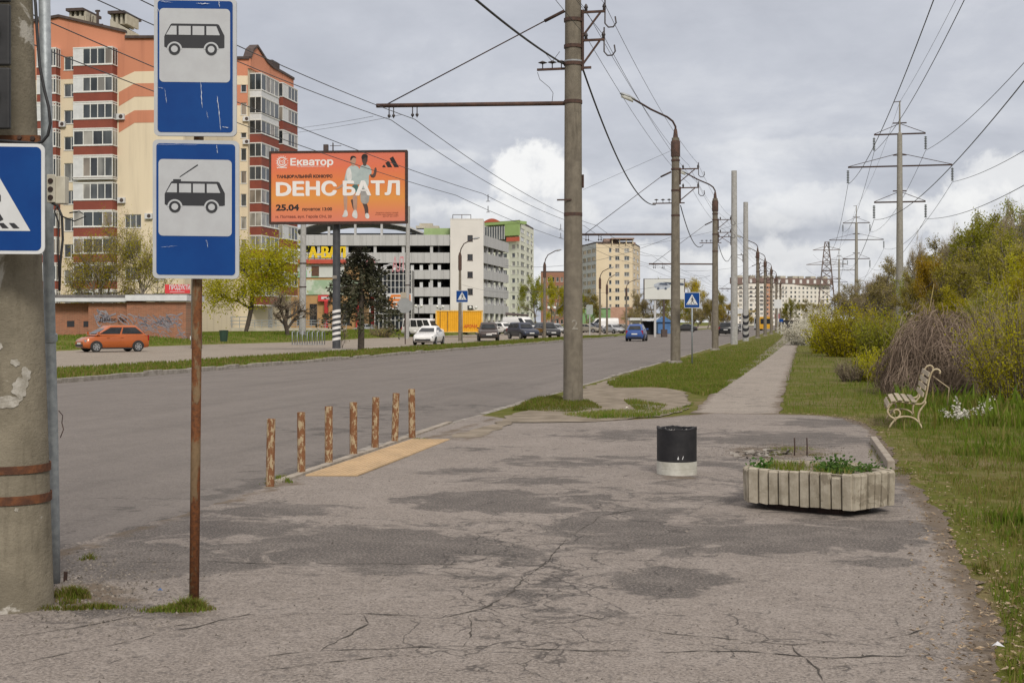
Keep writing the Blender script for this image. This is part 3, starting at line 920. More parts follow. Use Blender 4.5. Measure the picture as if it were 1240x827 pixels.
# stubs of cut rebar at its foot
for k, (px_, py_, hh) in enumerate(((64, 703, .07), (79, 704, .065))):
    p = gd(px_, py_); b = MB(); b.box(-.011, .011, -.006, .006, -.03, hh)
    o = b.build('steel_stub', m_rust_d); o.location = p; o.rotation_euler = (R(4), R(-3 + 7 * k), .3)
    tag(o, ('rusty cut steel stub right against the foot of the galvanised pipe', 'rusty cut steel stub in the weeds a little right of the galvanised pipe')[k], 'steel stub')
# rusty bracket with black casing above, on the concrete pole
fr = Frame(at(-20, 168, 7.22), (math.cos(YAW), math.sin(YAW), 0))
sc = 7.22 / FPX
br = thing('mounting_bracket', 'rusty steel angle bracket across the near concrete pole above its crossing sign', 'bracket')
b = MB(fr); b.box(-.1, 68 * sc, -3 * sc, 4 * sc, -.02, .0); b.box(-.1, 66 * sc, -5 * sc, -3 * sc, -.05, .0); b.build('angle_bar', m_rust, br)
b = MB(fr); b.tube([(60 * sc, 0, 0), (60 * sc, 0, .012)], .014, 6); b.tube([(44 * sc, 1 * sc, 0), (44 * sc, 1 * sc, .012)], .012, 6); b.build('bolt', m_rust_d, br)
cas = thing('signal_casing', 'black ribbed plastic signal casing on the near concrete pole, cut by the left edge', 'casing')
fc = Frame(at(-60, 158, 7.1), (math.cos(YAW), math.sin(YAW), 0)); sc2 = 7.1 / FPX
b = MB(fc)
for i in range(3): b.box(0, 71 * sc2, (2 + i * 77) * sc2, (2 + i * 77 + 74) * sc2, -.035, 0)
b.build('housing', m_black, cas, bevel=.008)
b = MB(fc)
for i in range(3): b.tube([(34 * sc2, (40 + 77 * i) * sc2, .0), (34 * sc2, (40 + 77 * i) * sc2, .015)], .12, 24)
b.build('door', m_signblack, cas)
# black cable
b = MB(); D = 7.14
b.tube([at(x, y, D) for x, y in ((40, -20), (43, 5), (45, 40), (48, 80), (54, 110), (59, 130), (61, 150), (58, 164), (51, 172), (44, 174), (20, 172), (-10, 170))], .0085, 8)
tag(b.build('black_cable', m_black, smooth=True), 'thick black cable looping down the near concrete pole behind its crossing sign', 'cable')
# terminal box
tb = thing('terminal_box', 'small cream terminal box with three round glands clamped to the galvanised pipe', 'box')
ft = Frame(at(60, 247, 7.45), (math.cos(YAW), math.sin(YAW), 0)); s3 = 7.45 / FPX
b = MB(ft); b.box(1 * s3, 20 * s3, 0, 33 * s3, -.05, .02); b.box(-1 * s3, 9 * s3, 1 * s3, 35 * s3, .02, .035); b.build('case', m_cream, tb, bevel=.004)
for i in range(3):
    b = MB(ft); b.tube([(4 * s3, (7 + 10 * i) * s3, .035), (4 * s3, (7 + 10 * i) * s3, .044)], .0145, 14); b.build('gland', m_rust_d, tb)
b = MB()
b.tube([at(x, y, 7.42) for x, y in ((63, 246), (70, 250), (75, 262), (76, 290), (73, 320), (72, 352))], .007, 6)
b.tube([at(x, y, 7.40) for x, y in ((70, 248), (66, 256), (71, 270), (70, 300), (72, 350))], .005, 6)
b.tube([at(x, y, 7.4) for x, y in ((75, 262), (90, 268), (104, 262), (96, 256), (84, 258))], .004, 6)
tag(b.build('loose_wires', m_black, smooth=True), 'loose black wires dangling from the cream terminal box beside the galvanised pipe', 'wires')
b = MB(); b.tube([at(x, y, 7.40) for x, y in ((71, 497), (76, 503), (75, 512), (77, 520), (73, 530))], .003, 5)
tag(b.build('bent_wire', m_rust_d, smooth=True), 'short bent wire sticking out low on the galvanised pipe', 'wire')


# ---- road signs
def pedestrian_art(mb, s, mi_w, mi_b):
    """white triangle with a walking figure on stripes, on a sign of side s (centre at 0,0)"""
    k = s / 2
    mb.add([(-.80 * k, -.62 * k, .003), (.80 * k, -.62 * k, .003), (0, .80 * k, .003)], [(0, 1, 2)], mi_w)
    z = .0055
    def P(pts): mb.add([(x * k, y * k, z) for x, y in pts], [list(range(len(pts)))], mi_b)
    c = [(.02 + .075 * math.cos(t * .5236), .38 + .085 * math.sin(t * .5236)) for t in range(12)]; P(c)
    P([(-.05, .28), (.07, .29), (.11, -.02), (-.05, -.04)])
    P([(.06, .28), (.10, .24), (.25, .06), (.25, -.06), (.20, -.06), (.195, .03), (.06, .17)])
    P([(-.05, .27), (-.04, .16), (-.12, .08), (-.17, -.02), (-.21, .01), (-.15, .13)])
    P([(.01, -.02), (.11, -.02), (.15, -.16), (.30, -.40), (.23, -.44), (.07, -.20)])
    P([(-.05, -.03), (.04, -.03), (.02, -.20), (-.14, -.46), (-.22, -.44), (-.08, -.20)])
    for x in (-.62, -.36, -.10, .20, .40):
        P([(x, -.57), (x + .14, -.57), (x + .09 - .03, -.47), (x - .06 + .02, -.47)] if x < .1 else [(x, -.47), (x + .10, -.47), (x + .2, -.57), (x + .08, -.57)])


def square_sign(parent, f, s, name='sign_plate'):
    b = MB(f); b.prism(rrect(s, s, s * .06), -.012, 0, 0)
    pl = b.build(name, m_signwhite, parent)
    b = MB(f); b.add([(x, y, .0015) for x, y in rrect(s * .94, s * .94, s * .045)], [list(range(24))], 0)
    b.build('blue_field', m_signblue, pl)
    b = MB(f); pedestrian_art(b, s * .94, 0, 1)
    b.build('pedestrian_symbol', [m_signwhite, m_signblack], pl)
    b = MB(f); b.prism([(x, y) for x, y in rrect(s * .9, s * .9, s * .04)], -.016, -.0125, 0); b.build('back_plate', m_signback, pl)


ps = thing('pedestrian_crossing_sign', 'large blue pedestrian crossing sign on the near concrete pole, half outside the left edge', 'road sign')
sD = 7.05; ctr = at(-15, 240.5, sD)
fs_ = Frame(ctr, (math.cos(YAW * 1.0 + .10), math.sin(YAW + .10), 0))
square_sign(ps, fs_, 134 * sD / FPX)

# bus stop sign: two plates on one rusty post
base = gd(235, 733)
bs_ = thing('bus_stop_sign', 'tall rusty post with two blue bus and trolleybus stop plates', 'bus stop sign', loc=(base.x, base.y, 0))
tpp = at(242.5, -8, base.length * 0 + FPX * HCAM / (733 - HOR))
m_post = rusty('post_rust', (.20, .135, .075), (.19, .070, .024), (.085, .036, .018), .47, 7, .35)
d0 = tpp - base; d0 = Vector((d0.x, d0.y, tpp.z))
b = MB(); b.tube([d0 * t for t in (-.03, .3, .6, 1.0)], .0285, 20); b.build('post', m_post, bs_, smooth=True)


def bus_icon(mb, w, x0, y0, pole):
    """side view of a bus: unit width w, lower left at x0,y0"""
    def q(pts, mi=0, z=.0045): mb.add([(x0 + x * w, y0 + y * w, z) for x, y in pts], [list(range(len(pts)))], mi)
    q([(0, .155), (.0, .30), (.105, .50), (.125, .515), (.88, .515), (.91, .50), (1.0, .32), (1.0, .115), (.96, .105), (.04, .105), (.0, .125)])
    for pts in ([(.03, .325), (.115, .475), (.205, .475), (.205, .325)], [(.24, .325), (.24, .475), (.44, .475), (.44, .325)], [(.47, .325), (.47, .475), (.665, .475), (.665, .325)], [(.70, .325), (.70, .475), (.865, .475), (.925, .325)]):
        q(pts, 1, .0065)
    for cx in (.17, .78):
        for r, mi, z in ((.125, 1, .0055), (.097, 0, .0070), (.056, 1, .0085)):
            if r == .125: mb.add([(x0 + (cx + r * math.cos(t * math.pi / 24)) * w, y0 + (.085 + r * math.sin(t * math.pi / 24)) * w, z) for t in range(25)] + [(x0 + (cx - r) * w, y0 + .05 * w, z), (x0 + (cx + r) * w, y0 + .05 * w, z)][0:0], [list(range(25))], mi)
            else: mb.add([(x0 + (cx + r * math.cos(t * math.pi / 14)) * w, y0 + (.085 + r * math.sin(t * math.pi / 14)) * w, z) for t in range(28)], [list(range(28))], mi)
    if pole:
        q([(.14, .515), (.14, .548), (.27, .548), (.27, .515)])
        q([(.245, .575), (.255, .600), (.545, .805), (.555, .785)])


for (x0, x1, y0, y1, sx0, sx1, sy0, sy1, trolley) in ((186, 287, -3, 165, 193.5, 277.5, 11, 100, 0), (184.5, 290, 170, 337.5, 192.5, 279.5, 193.5, 286, 1)):
    D = 7.42; yaw = YAW + R(4.5)
    c = at((x0 + x1) / 2, (y0 + y1) / 2, D)
    f = Frame(c - base, (math.cos(yaw), math.sin(yaw), -.006 if trolley else .004))
    f.v = f.n.cross(f.u).normalized() if False else Vector((0, 0, 1))
    k = D / FPX / math.cos(R(4.5)); kv = D / FPX
    wd_, hh = (x1 - x0 - 3) * k, (y1 - y0) * kv
    b = MB(f); b.prism(rrect(wd_, hh, .028), -.022, 0); plate = b.build('sign_plate', m_signgrey, bs_)
    cyo = 0
    b = MB(f); pts = rrect(wd_ - .042, hh - .042, .020); b.add([(x, y, .002) for x, y in pts], [list(range(len(pts)))]); b.build('blue_field', m_signblue, plate)
    ix = ((sx0 + sx1) / 2 - (x0 + x1) / 2 + .5) * k; iy = -((sy0 + sy1) / 2 - (y0 + y1) / 2) * kv
    b = MB(f); pts = [(x + ix, y + iy) for x, y in rrect((sx1 - sx0) * k, (sy1 - sy0) * kv, .024)]; b.add([(x, y, .0035) for x, y in pts], [list(range(len(pts)))]); b.build('white_panel', m_signgrey, plate)
    b = MB(f); iw = 71.5 * k
    bus_icon(b, iw, ix - iw / 2 - .002, iy + (-.052 if not trolley else -.082), trolley); b.build('bus_symbol' if not trolley else 'trolleybus_symbol', [m_signblack, m_signgrey], plate)
    # scratches and scuffs in the foil
    b = MB(f); gg = random.Random(4 + trolley)
    sl = [((243, 99), (245, 131), .0035), ((250, 135), (252, 144), .002), ((263, 116), (267, 158), .0042), ((193, 107), (199, 108), .002), ((200, 108), (203, 126), .002), ((268, 154), (277, 155), .003), ((238, 5), (254, 5), .004), ((264, 0), (266, 9), .003), ((192, 11), (194, 16), .003), ((195, 3), (210, 4), .002)] if not trolley else [((190, 176), (240, 176), .0015), ((262, 175), (263, 186), .003), ((196, 300), (215, 298), .0012), ((250, 290), (252, 300), .002)]
    for (a, c2, wv) in sl:
        n = 12; L = []; Rr_ = []
        for i in range(n + 1):
            t = i / n; x = (a[0] + (c2[0] - a[0]) * t - (x0 + x1) / 2) * k + gg.gauss(0, .0012); y = -(a[1] + (c2[1] - a[1]) * t - (y0 + y1) / 2) * kv + gg.gauss(0, .0012)
            w2 = wv * gg.uniform(.15, .65) * min(1, .2 + min(i, n - i) / 3)
            dx, dy = (c2[1] - a[1]), (c2[0] - a[0]); l = math.hypot(dx, dy)
            L.append((x + dx / l * w2, y + dy / l * w2, .0095)); Rr_.append((x - dx / l * w2, y - dy / l * w2, .0095))
        b.add(L + Rr_, [(i, i + 1, n + 2 + i, n + 1 + i) for i in range(n)])
    b.build('scratches', m_scratch, plate, fix=False)
    for zz in (hh * .28, -hh * .28):
        b = MB(f); b.box(-.06, .06, zz - .012, zz + .012, -.034, -.022); b.build('clamp', m_rust_d, plate)

# ---- rusty bollards along the kerb
m_boll = rusty('bollard_rust', (.42, .325, .20), (.245, .112, .048), (.135, .058, .028), .475, 30, .4)
bd = [(327, 590, 507, 10.3, 'nearest of seven, peeling cream paint'), (365, 574, 499, 9.8, 'second of seven, almost fully brown'), (398, 562, 492, 9.6, 'third of seven, brown left half'), (428, 552, 487, 9.2, 'fourth of seven, freckled'),
      (454, 544, 481, 8.8, 'fifth of seven, cream above'), (478, 536, 476, 8.4, 'sixth of seven, slim and pale'), (499, 531, 471, 8.4, 'farthest of seven')]
for k, (x, y0, y1, w_, txt) in enumerate(bd):
    p = gd(x, y0); D = FPX * HCAM / (y0 - HOR); hh = (y0 - y1) / FPX * D; r = w_ / FPX * D / 2
    t = thing('bollard', 'rusty pipe bollard by the kerb, ' + txt, 'bollard', 'rusty pipe bollards along the kerb', loc=(p.x, p.y, 0), rz=rnd.uniform(0, 6))
    t.rotation_euler = (R(rnd.gauss(0, .8)), R(rnd.gauss(0, .8)), rnd.uniform(0, 6))
    b = MB(); b.lathe([(r, -.1), (r, hh * .5), (r, hh - .004), (r - .004, hh), (r - .008, hh), (r - .008, hh - .05)], 20, caps=False)
    b.lathe([(r - .008, hh - .05), (.001, hh - .05)], 20, caps=False)
    b.build('pipe', m_boll, t, smooth=True, auto=40)
    b = MB(); n = 14
    gg = random.Random(k)
    for i in range(n):
        a = i / n * 6.283; rr = gg.uniform(.8, 1.5)
        a2 = a + 6.283 / n
        b.add([(0, 0, .02), (r * 1.5 * rr * math.cos(a), r * 1.5 * rr * math.sin(a), .006), (r * 1.5 * rr * math.cos(a2), r * 1.5 * rr * math.sin(a2), .006)], [(0, 1, 2)])
    b.build('footing', m_dirt, t)

# ---- tactile strip
m_tac = mat('tactile_yellow', (.50, .355, .205), (.40, .285, .165), 2.5, .85, .3, 60)
c0, c1, c2, c3 = [gd(*p) for p in ((370, 576.5), (433, 576.5), (545, 533), (498, 533))]
b = MB()
def bil(u, v): return (c0 * (1 - u) + c1 * u) * (1 - v) + (c3 * (1 - u) + c2 * u) * v
b.loft([[bil(u, v) + Vector((0, 0, z)) for u, v in ((0, 0), (1, 0), (1, 1), (0, 1))] for z in (.002, .018)])
tp_ = thing('tactile_paving', 'yellow ribbed tactile paving strip lying beside the rusty bollards', 'tactile paving')
b.build('slab', m_tac, tp_)
b = MB()
for i in range(9):
    u = .07 + i * .1075
    for j in range(7):
        v0, v1 = j / 7 + .006, (j + 1) / 7 - .006
        b.loft([[bil(uu, v) + Vector((0, 0, z)) for uu, v in ((u - .022, v0), (u + .022, v0), (u + .022, v1), (u - .022, v1))] for z in (.018, .0225)])
b.build('ribs', m_tac, tp_)
# pale kerb stones under the bollards
kb = MB(); m_palek = mat('kerb_pale', (.34, .30, .25), (.24, .205, .165), 5, .9, .4, 50)
kp = [gd(*p) for p in ((335, 585), (384, 568), (440, 549), (500, 528), (545, 512))]
for a, c in zip(kp[:-1], kp[1:]):
    a2, c2_ = a.lerp(c, .01), a.lerp(c, .99); kb.bar(a2 + Vector((0, 0, .0)), c2_ + Vector((0, 0, .004)), .10, .05)
struct(kb.build('kerb_stones', m_palek))

# ---- litter bin
p = gd(819.5, 574); D = FPX * HCAM / (574 - HOR); k = D / FPX; r = 24 * k; H_ = 58 * k
m_binblack = mat('bin_black_paint', (.009, .009, .011), (.018, .017, .019), 7, .6, .3, 25)
m_binwhite = mat('bin_whitewash', (.52, .51, .46), (.38, .37, .32), 6, .85, .4, 40)
lb = thing('litter_bin', 'round concrete litter bin painted black over a whitewashed foot', 'litter bin', loc=(p.x, p.y, 0), rz=.2)
b = MB(); n = 48; gg = random.Random(6); zb = 16.5 * k
rim = [H_ - .012 + .010 * math.sin(i * .6) * gg.random() + (.012 if gg.random() < .12 else 0) - (.02 if 30 < i < 35 else 0) for i in range(n)]
ri = lambda rr, z: [(rr * math.cos(6.2832 * i / n), rr * math.sin(6.2832 * i / n), z if not isinstance(z, list) else z[i]) for i in range(n)]
b.loft([ri(r, zb), ri(r, H_ * .93), ri(r * 1.012, H_ * .935), ri(r * 1.012, [z - .004 for z in rim]), ri(r * .98, rim), ri(r * .86, [z - .003 for z in rim]), ri(r * .84, .12), ri(.002, .11)], caps=False)
b.build('drum', m_binblack, lb, smooth=True, auto=35)
b = MB(); b.loft([ri(r * 1.01, -.02), ri(r * 1.012, zb * .42), ri(r * 1.0, zb * .43), ri(r * 1.0, zb * .47), ri(r * 1.01, zb * .48), ri(r * 1.006, zb)], caps=False); b.build('foot', m_binwhite, lb, smooth=True, auto=30)
b = MB(); a0 = math.atan2(-1, .22)
for da, pts in ((-.06, [(-.010, -.018), (.012, -.018), (.003, .020)]), (.16, [(-.006, -.02), (.004, -.016), (.014, .018), (.008, .02)])):
    a = a0 + da - .2
    fb = Frame((r * 1.004 * math.cos(a), r * 1.004 * math.sin(a), H_ * .38), (-math.sin(a), math.cos(a), 0)); fb.n = Vector((math.cos(a), math.sin(a), 0))
    b.T = fb; b.add([(x, y, .0015) for x, y in pts], [list(range(len(pts)))])
b.build('paint_mark', m_signwhite, lb, fix=False)
b = MB()
for i in range(16):
    a = gg.uniform(0, 6.28); q = r * .6 * math.sqrt(gg.random()); s = gg.uniform(.02, .05)
    b.add([(q * math.cos(a) + gg.gauss(0, s), q * math.sin(a) + gg.gauss(0, s), H_ * .9 + gg.gauss(0, .02)) for _ in range(4)], [(0, 1, 2, 3)])
b.build('rubbish', mat('rubbish', (.4, .4, .38), (.12, .1, .09), 4, .8, island=.4), lb, fix=False)

# ---- planter
m_plant = weathered('planter_concrete', (.45, .405, .325), (.29, .255, .195), (.135, .115, .08), 7, .9, .7, (.20, .17, .125))
def LD(lat, D): return Vector((math.cos(YAW) * lat - math.sin(YAW) * D, math.sin(YAW) * lat + math.cos(YAW) * D, 0))
corner = [LD(*p) for p in ((2.075, 11.5), (2.085, 11.36), (2.86, 10.82), (3.31, 11.18), (3.17, 11.72), (2.36, 12.1))]
pc = sum(corner, Vector()) / len(corner)
pt = thing('planter', 'ribbed concrete planter with chipped rim, full of weeds, standing on the pavement', 'planter', loc=pc)
corner = [c - pc for c in corner]; nC = len(corner)
def offs(pts, d): return [q * (1 + d / q.length) for q in pts]
b = MB(); gg = random.Random(9)
z0, z1 = .066, .365
for i in range(nC):
    a, c = corner[i], corner[(i + 1) % nC]; L = (c - a).length; nr_ = max(2, round(L / .098)); outn = Vector(((c - a).y, -(c - a).x, 0)).normalized()
    for j in range(nr_):
        f0, f1 = a.lerp(c, j / nr_), a.lerp(c, (j + 1) / nr_); t0, t1 = f0.lerp(f1, .12), f0.lerp(f1, .88)
        zt = z1 + gg.gauss(0, .006) - (.035 if (i == 1 and j == nr_ - 2) else 0); q = -outn * .12; pr = outn * (gg.uniform(.014, .026))
        # each rib tapers in towards the foot
        tin = -outn * .010
        b.loft([[t0 + pr + tin + Vector((0, 0, z0 + gg.gauss(0, .004))), t1 + pr + tin + Vector((0, 0, z0 + gg.gauss(0, .004))), f1 + q * .2 + tin + Vector((0, 0, z0)), f0 + q * .2 + tin + Vector((0, 0, z0))],
                [t0 + pr + Vector((0, 0, zt - .012)), t1 + pr + Vector((0, 0, zt - .012)), f1 + q * .2 + Vector((0, 0, zt - .012)), f0 + q * .2 + Vector((0, 0, zt - .012))],
                [t0 + pr * .3 + Vector((0, 0, zt)), t1 + pr * .3 + Vector((0, 0, zt + gg.gauss(0, .003))), f1 + q * .2 + Vector((0, 0, zt)), f0 + q * .2 + Vector((0, 0, zt))]])
inn = offs(corner, -.01); inn2 = offs(corner, -.11)
b.loft([[q + Vector((0, 0, z)) for q in rr] for rr, z in ((offs(corner, -.07), z0), (offs(corner, -.035), z1 - .012), (offs(corner, -.012), z1 - .006), (inn2, z1 - .008), (inn2, z1 - .09))], caps=False)
b.poly([q + Vector((0, 0, z0 + .003)) for q in offs(corner, -.05)])
b.build('tub', m_plant, pt)
b = MB(); b.loft([[q + Vector((0, 0, z)) for q in offs(corner, -.20)] for z in (.0, .08)]); b.build('foot', m_rust_d, pt)
b = MB(); b.poly([q + Vector((0, 0, z1 - .045)) for q in offs(corner, -.10)]); b.build('soil', m_dirt, pt)
# weeds growing in it
n_ = 2600; cx = nr.uniform(-.62, .62, n_); cy = nr.uniform(-.62, .62, n_)
ins = pts_in_poly(cx, cy, [(q.x, q.y) for q in offs(corner, -.12)]); cx, cy = cx[ins], cy[ins]
k2 = noise2(cx, cy, 5, 5) > -.25; cx, cy = cx[k2], cy[k2]
o = blades('planter_grass', pc.x + cx, pc.y + cy, np.full(len(cx), z1 - .05), nr.uniform(.03, .10, len(cx)), m_blade, m2=m_blade_y, mix=.4, wf=.04, lean=.9)
def leafy_clump(name, c, rx, rz, n, s, m, label, cat, g, stems=True):
    b = MB()
    for i in range(n):
        v = Vector((g.gauss(0, .4), g.gauss(0, .4), min(1.1, abs(g.gauss(0, .42))))); q = Vector((v.x * rx, v.y * rx, v.z * rz)); ss = s * g.uniform(.6, 1.3)
        a, t = g.uniform(0, 6.28), g.uniform(-.2, .9); d = Vector((math.cos(a) * math.cos(t), math.sin(a) * math.cos(t), math.sin(t))); e = d.orthogonal().normalized()
        b.add([q, q + d * ss * .5 + e * ss * .35, q + d * ss, q + d * ss * .5 - e * ss * .35], [(0, 1, 2, 3)])
    o = b.build(name, m, fix=False); o.location = c; return tag(o, label, cat)
m_weed = leafmat('weed_leaf', (.035, .095, .012), (.075, .16, .025), .3)
g = random.Random(12)
leafy_clump('leafy_weed', pc + Vector((.22, -.10, z1 - .04)), .22, .13, 360, .04, m_weed, 'bushy bright green weed at the middle of the concrete planter', 'weed', g)
leafy_clump('leafy_weed', pc + Vector((-.42, -.02, z1 - .04)), .13, .10, 170, .035, m_weed, 'small bright green weed at the left end of the concrete planter', 'weed', g)
leafy_clump('leafy_weed', pc + Vector((.52, .1, z1 - .04)), .14, .09, 140, .032, m_weed, 'low green weed at the right end of the concrete planter', 'weed', g)

# ---- rebar rods and rubble behind the planter
for k, px_ in enumerate((962, 977)):
    p = gd(px_, 552); b = MB(); D = FPX * HCAM / 162; hh = 22 / FPX * D
    b.tube([(0, 0, -.05), (.004, 0, hh * .5), (0, .003, hh)], .0085, 8)
    o = b.build('steel_rod', m_rust_d, smooth=True); o.location = p
    tag(o, ('left one of two rusty steel rods standing up behind the planter', 'right one of two rusty steel rods standing up behind the planter')[k], 'steel rod')
b = MB(); gg = random.Random(2)
for i in range(60):
    p = gd(gg.gauss(925, 18), gg.gauss(550, 1.6)); s = gg.uniform(.012, .05)
    v = [Vector((gg.gauss(0, s), gg.gauss(0, s), abs(gg.gauss(0, s * .5)))) + p for _ in range(6)]
    b.add(v, [(0, 1, 2), (0, 2, 3), (0, 3, 4), (0, 4, 1), (1, 2, 5), (2, 3, 5), (3, 4, 5), (4, 1, 5)])
o = b.build('rubble', m_kerb); o['kind'] = 'stuff'
b = MB(); a, c = gd(1057.5, 537), gd(1079, 568)
b.bar(a + Vector((0, 0, .035)), c + Vector((0, 0, .035)), .085, .13)
tag(b.build('kerb_stone', m_palek, bevel=.012), 'loose pale kerb stone lying askew between planter and grass', 'kerb stone')

# ---- bench
m_slat = rusty('bench_white', (.74, .70, .63), (.42, .36, .27), (.32, .27, .20), .36, 5, 1)
m_iron = mat('bench_iron', (.52, .44, .30), (.38, .30, .19), 10, .6, .3, 40)
p = gd(1079.5, 518.5); bn = thing('park_bench', 'white slatted park bench with scrolled cream iron frame at the grass edge', 'bench', loc=(p.x, p.y, .01), rz=R(-2))
seatc = [(-.03, .32), (.02, .375), (.09, .395), (.18, .385), (.27, .372), (.36, .36), (.43, .365), (.475, .41), (.50, .50), (.52, .60), (.54, .72), (.57, .82), (.61, .875), (.665, .885), (.70, .85), (.69, .82)]
scroll = [(-.03, .32), (-.055, .25), (-.03, .185), (.03, .145), (.09, .155), (.125, .20), (.115, .25), (.07, .275), (.035, .25), (.045, .215)]
legs = [(-.03, 0), (.01, .07), (.08, .14), (.17, .17), (.27, .165), (.35, .13), (.41, .06), (.44, 0)]
rear = [(.475, .41), (.49, .38), (.44, .31), (.40, .24), (.385, .16), (.40, .08)]
tie = [(.07, .16), (.04, .12), (.06, .10)]
def sm(pts):
    o = []
    for i in range(len(pts) - 1):
        p0, p1, p2, p3 = pts[max(i - 1, 0)], pts[i], pts[i + 1], pts[min(i + 2, len(pts) - 1)]
        for t in (0, .25, .5, .75):
            o.append(tuple(.5 * (2 * p1[a] + (p2[a] - p0[a]) * t + (2 * p0[a] - 5 * p1[a] + 4 * p2[a] - p3[a]) * t * t + (3 * p1[a] - p0[a] - 3 * p2[a] + p3[a]) * t ** 3) for a in (0, 1)))
    return o + [pts[-1]]
BL = 1.75
for yy in (0, BL):
    b = MB()
    for ln in (seatc, scroll, legs, rear, tie):
        q = sm(ln); b.tube([(x * 1.03, yy, z * 1.03) for x, z in q], .0145, 6)
    b.build('iron_frame', m_iron, bn, smooth=True)
gg = random.Random(1)
for (x, z, ang) in ((-.045, .335, 62), (.03, .405, 12), (.125, .42, -4), (.225, .41, -6), (.325, .40, -5), (.475, .50, 78), (.505, .60, 80), (.525, .70, 79), (.555, .80, 74)):
    d = Vector((math.cos(R(ang)), 0, math.sin(R(ang)))); e = Vector((-d.z, 0, d.x))
    c = Vector((x * 1.03, 0, z * 1.03)) + (e * .02 if ang > 45 and x > .3 else Vector())
    b = MB(); y0, y1 = -.05 + gg.gauss(0, .006), BL + .05
    b.loft([[c + d * (.037 * i) + e * (.011 * j) + Vector((0, y, 0)) for i, j in ((-1, -1), (1, -1), (1, 1), (-1, 1))] for y in (y0, y1)])
    b.build('back_slat' if x > .4 else 'seat_slat', m_slat, bn, bevel=.004)
b = MB(); b.tube([(.62, .1, .80), (.86, .15, .62), (.84, .18, .35)], .008, 6); b.build('brace', m_iron, bn, smooth=True)
# blossoming twig lying in the grass
b = MB(); gg = random.Random(8); m_bl = leafmat('blossom', (.62, .60, .54), (.74, .72, .66), .3); m_twig = mat('twig', (.10, .075, .055), (.07, .05, .04), 6, .9)
c = gd(1170, 511)
for i in range(14):
    a = gg.uniform(.0, 3.1); L = gg.uniform(.2, .5) * (1 if gg.random() > .2 else 1.6); el = gg.uniform(.1, .8)
    d = Vector((math.cos(a) * math.cos(el), gg.uniform(-.3, .3), math.sin(el) * .8)); s0 = Vector((gg.gauss(0, .14), gg.gauss(0, .15), .06))
    b.tube([s0, s0 + d * L * .5, s0 + d * L], .004, 4, 0)
    for j in range(45):
        q = s0 + d * L * gg.uniform(.2, 1) + Vector((gg.gauss(0, .018), gg.gauss(0, .018), gg.gauss(0, .018))); s = gg.uniform(.010, .02); t = Vector((gg.gauss(0, 1), gg.gauss(0, 1), gg.gauss(0, 1))).normalized(); e = t.orthogonal().normalized(); f2 = t.cross(e)
        b.add([q + e * s, q + f2 * s, q - e * s, q - f2 * s], [(0, 1, 2, 3)], 1)
o = b.build('blossom_branch', [m_twig, m_bl], fix=False); o.location = (c.x, c.y, zr(c.x, c.y))
tag(o, 'small branch of white blossom lying in the grass right of the bench', 'branch')
# tiny litter: bottle cap and scraps
for k, (px_, py_, s, colr, txt) in enumerate(((194, 721, .018, (.05, .13, .32), 'flattened blue plastic scrap on the pavement left of the bus stop post'), (93, 719, .022, (.7, .7, .7), 'tiny white paper scrap in the weeds by the near concrete pole'), (1208, 791, .03, (.6, .6, .62), 'crumpled white wrapper in the leaf litter at lower right'), (759, 496, .05, (.62, .58, .5), 'pale stone lying on the dirt between the grass patches'))):
    p = gd(px_, py_); b = MB(); gg = random.Random(k)
    v = [(s * math.cos(i * 1.05) * gg.uniform(.6, 1.2), s * math.sin(i * 1.05) * gg.uniform(.4, .9), gg.uniform(.004, .02)) for i in range(6)] + [(0, 0, .02 + s * .4)]
    b.add(v, [(i, (i + 1) % 6, 6) for i in range(6)])
    o = b.build(('plastic_scrap', 'paper_scrap', 'wrapper', 'stone')[k], mat('scrap_%d' % k, colr), fix=False); o.location = p + Vector((0, 0, .02 if k != 2 else .03)); tag(o, txt, ('scrap', 'scrap', 'wrapper', 'stone')[k])
# ================================================================== POLES AND WIRES
m_rustarm = mat('rust_arm', (.092, .050, .036), (.055, .034, .028), 8, .8, .3, 30)
m_lampglass = mat('lamp_lens', (.70, .70, .66), (.6, .6, .57), 5, .3)
m_lampgrey = mat('lamp_metal', (.36, .37, .38), (.27, .28, .29), 5, .5, metal=.3)
m_glass_ins = mat('insulator', (.035, .03, .032), (.05, .04, .04), 5, .35)


def pole_shaft(root, H, r0, r1, m, n=18):
    b = MB(); b.lathe([(r0, -.2), (r0, .0), (r0 + (r1 - r0) * .5, H * .5), (r1, H), (r1 * .5, H + .01)], n)
    return b.build('shaft', m, root, smooth=True, auto=40)


def bracket(root, r, z, side=1, L=.62, hook=True):
    """bolted angle bracket with brace and hook on the footpath side of a pole"""
    b = MB(); x0 = side * (r + .02)
    b.bar((x0, 0, z + .05), (x0, 0, z - .62), .05, .05)
    b.bar((x0, 0, z), (x0 + side * L, 0, z), .05, .045)
    b.bar((x0, 0, z - .5), (x0 + side * L * .78, 0, z - .02), .04, .035)
    o = b.build('bracket', m_rustarm, root)
    b = MB()
    if hook: b.tube([(x0 + side * L * .98, 0, z + .25), (x0 + side * L * .98, 0, z - .25), (x0 + side * (L + .06), 0, z - .33), (x0 + side * (L + .16), 0, z - .33), (x0 + side * (L + .22), 0, z - .25), (x0 + side * (L + .2), 0, z - .12)], .016, 6)
    for xx in (.16, .95): b.lathe([(.02, 0), (.035, .02), (.03, .05), (.045, .07), (.03, .12), (.01, .15)], 10, (x0 + side * L * xx, 0, z + .02))
    b.build('insulator', m_glass_ins, o, smooth=True)
    return o


def straps(root, r, zs):
    for z in zs:
        b = MB(); b.lathe([(r + .001, -.035), (r + .012, -.035), (r + .012, .035), (r + .001, .035)], 20, (0, 0, z), caps=False); b.build('strap', m_rustarm, root)


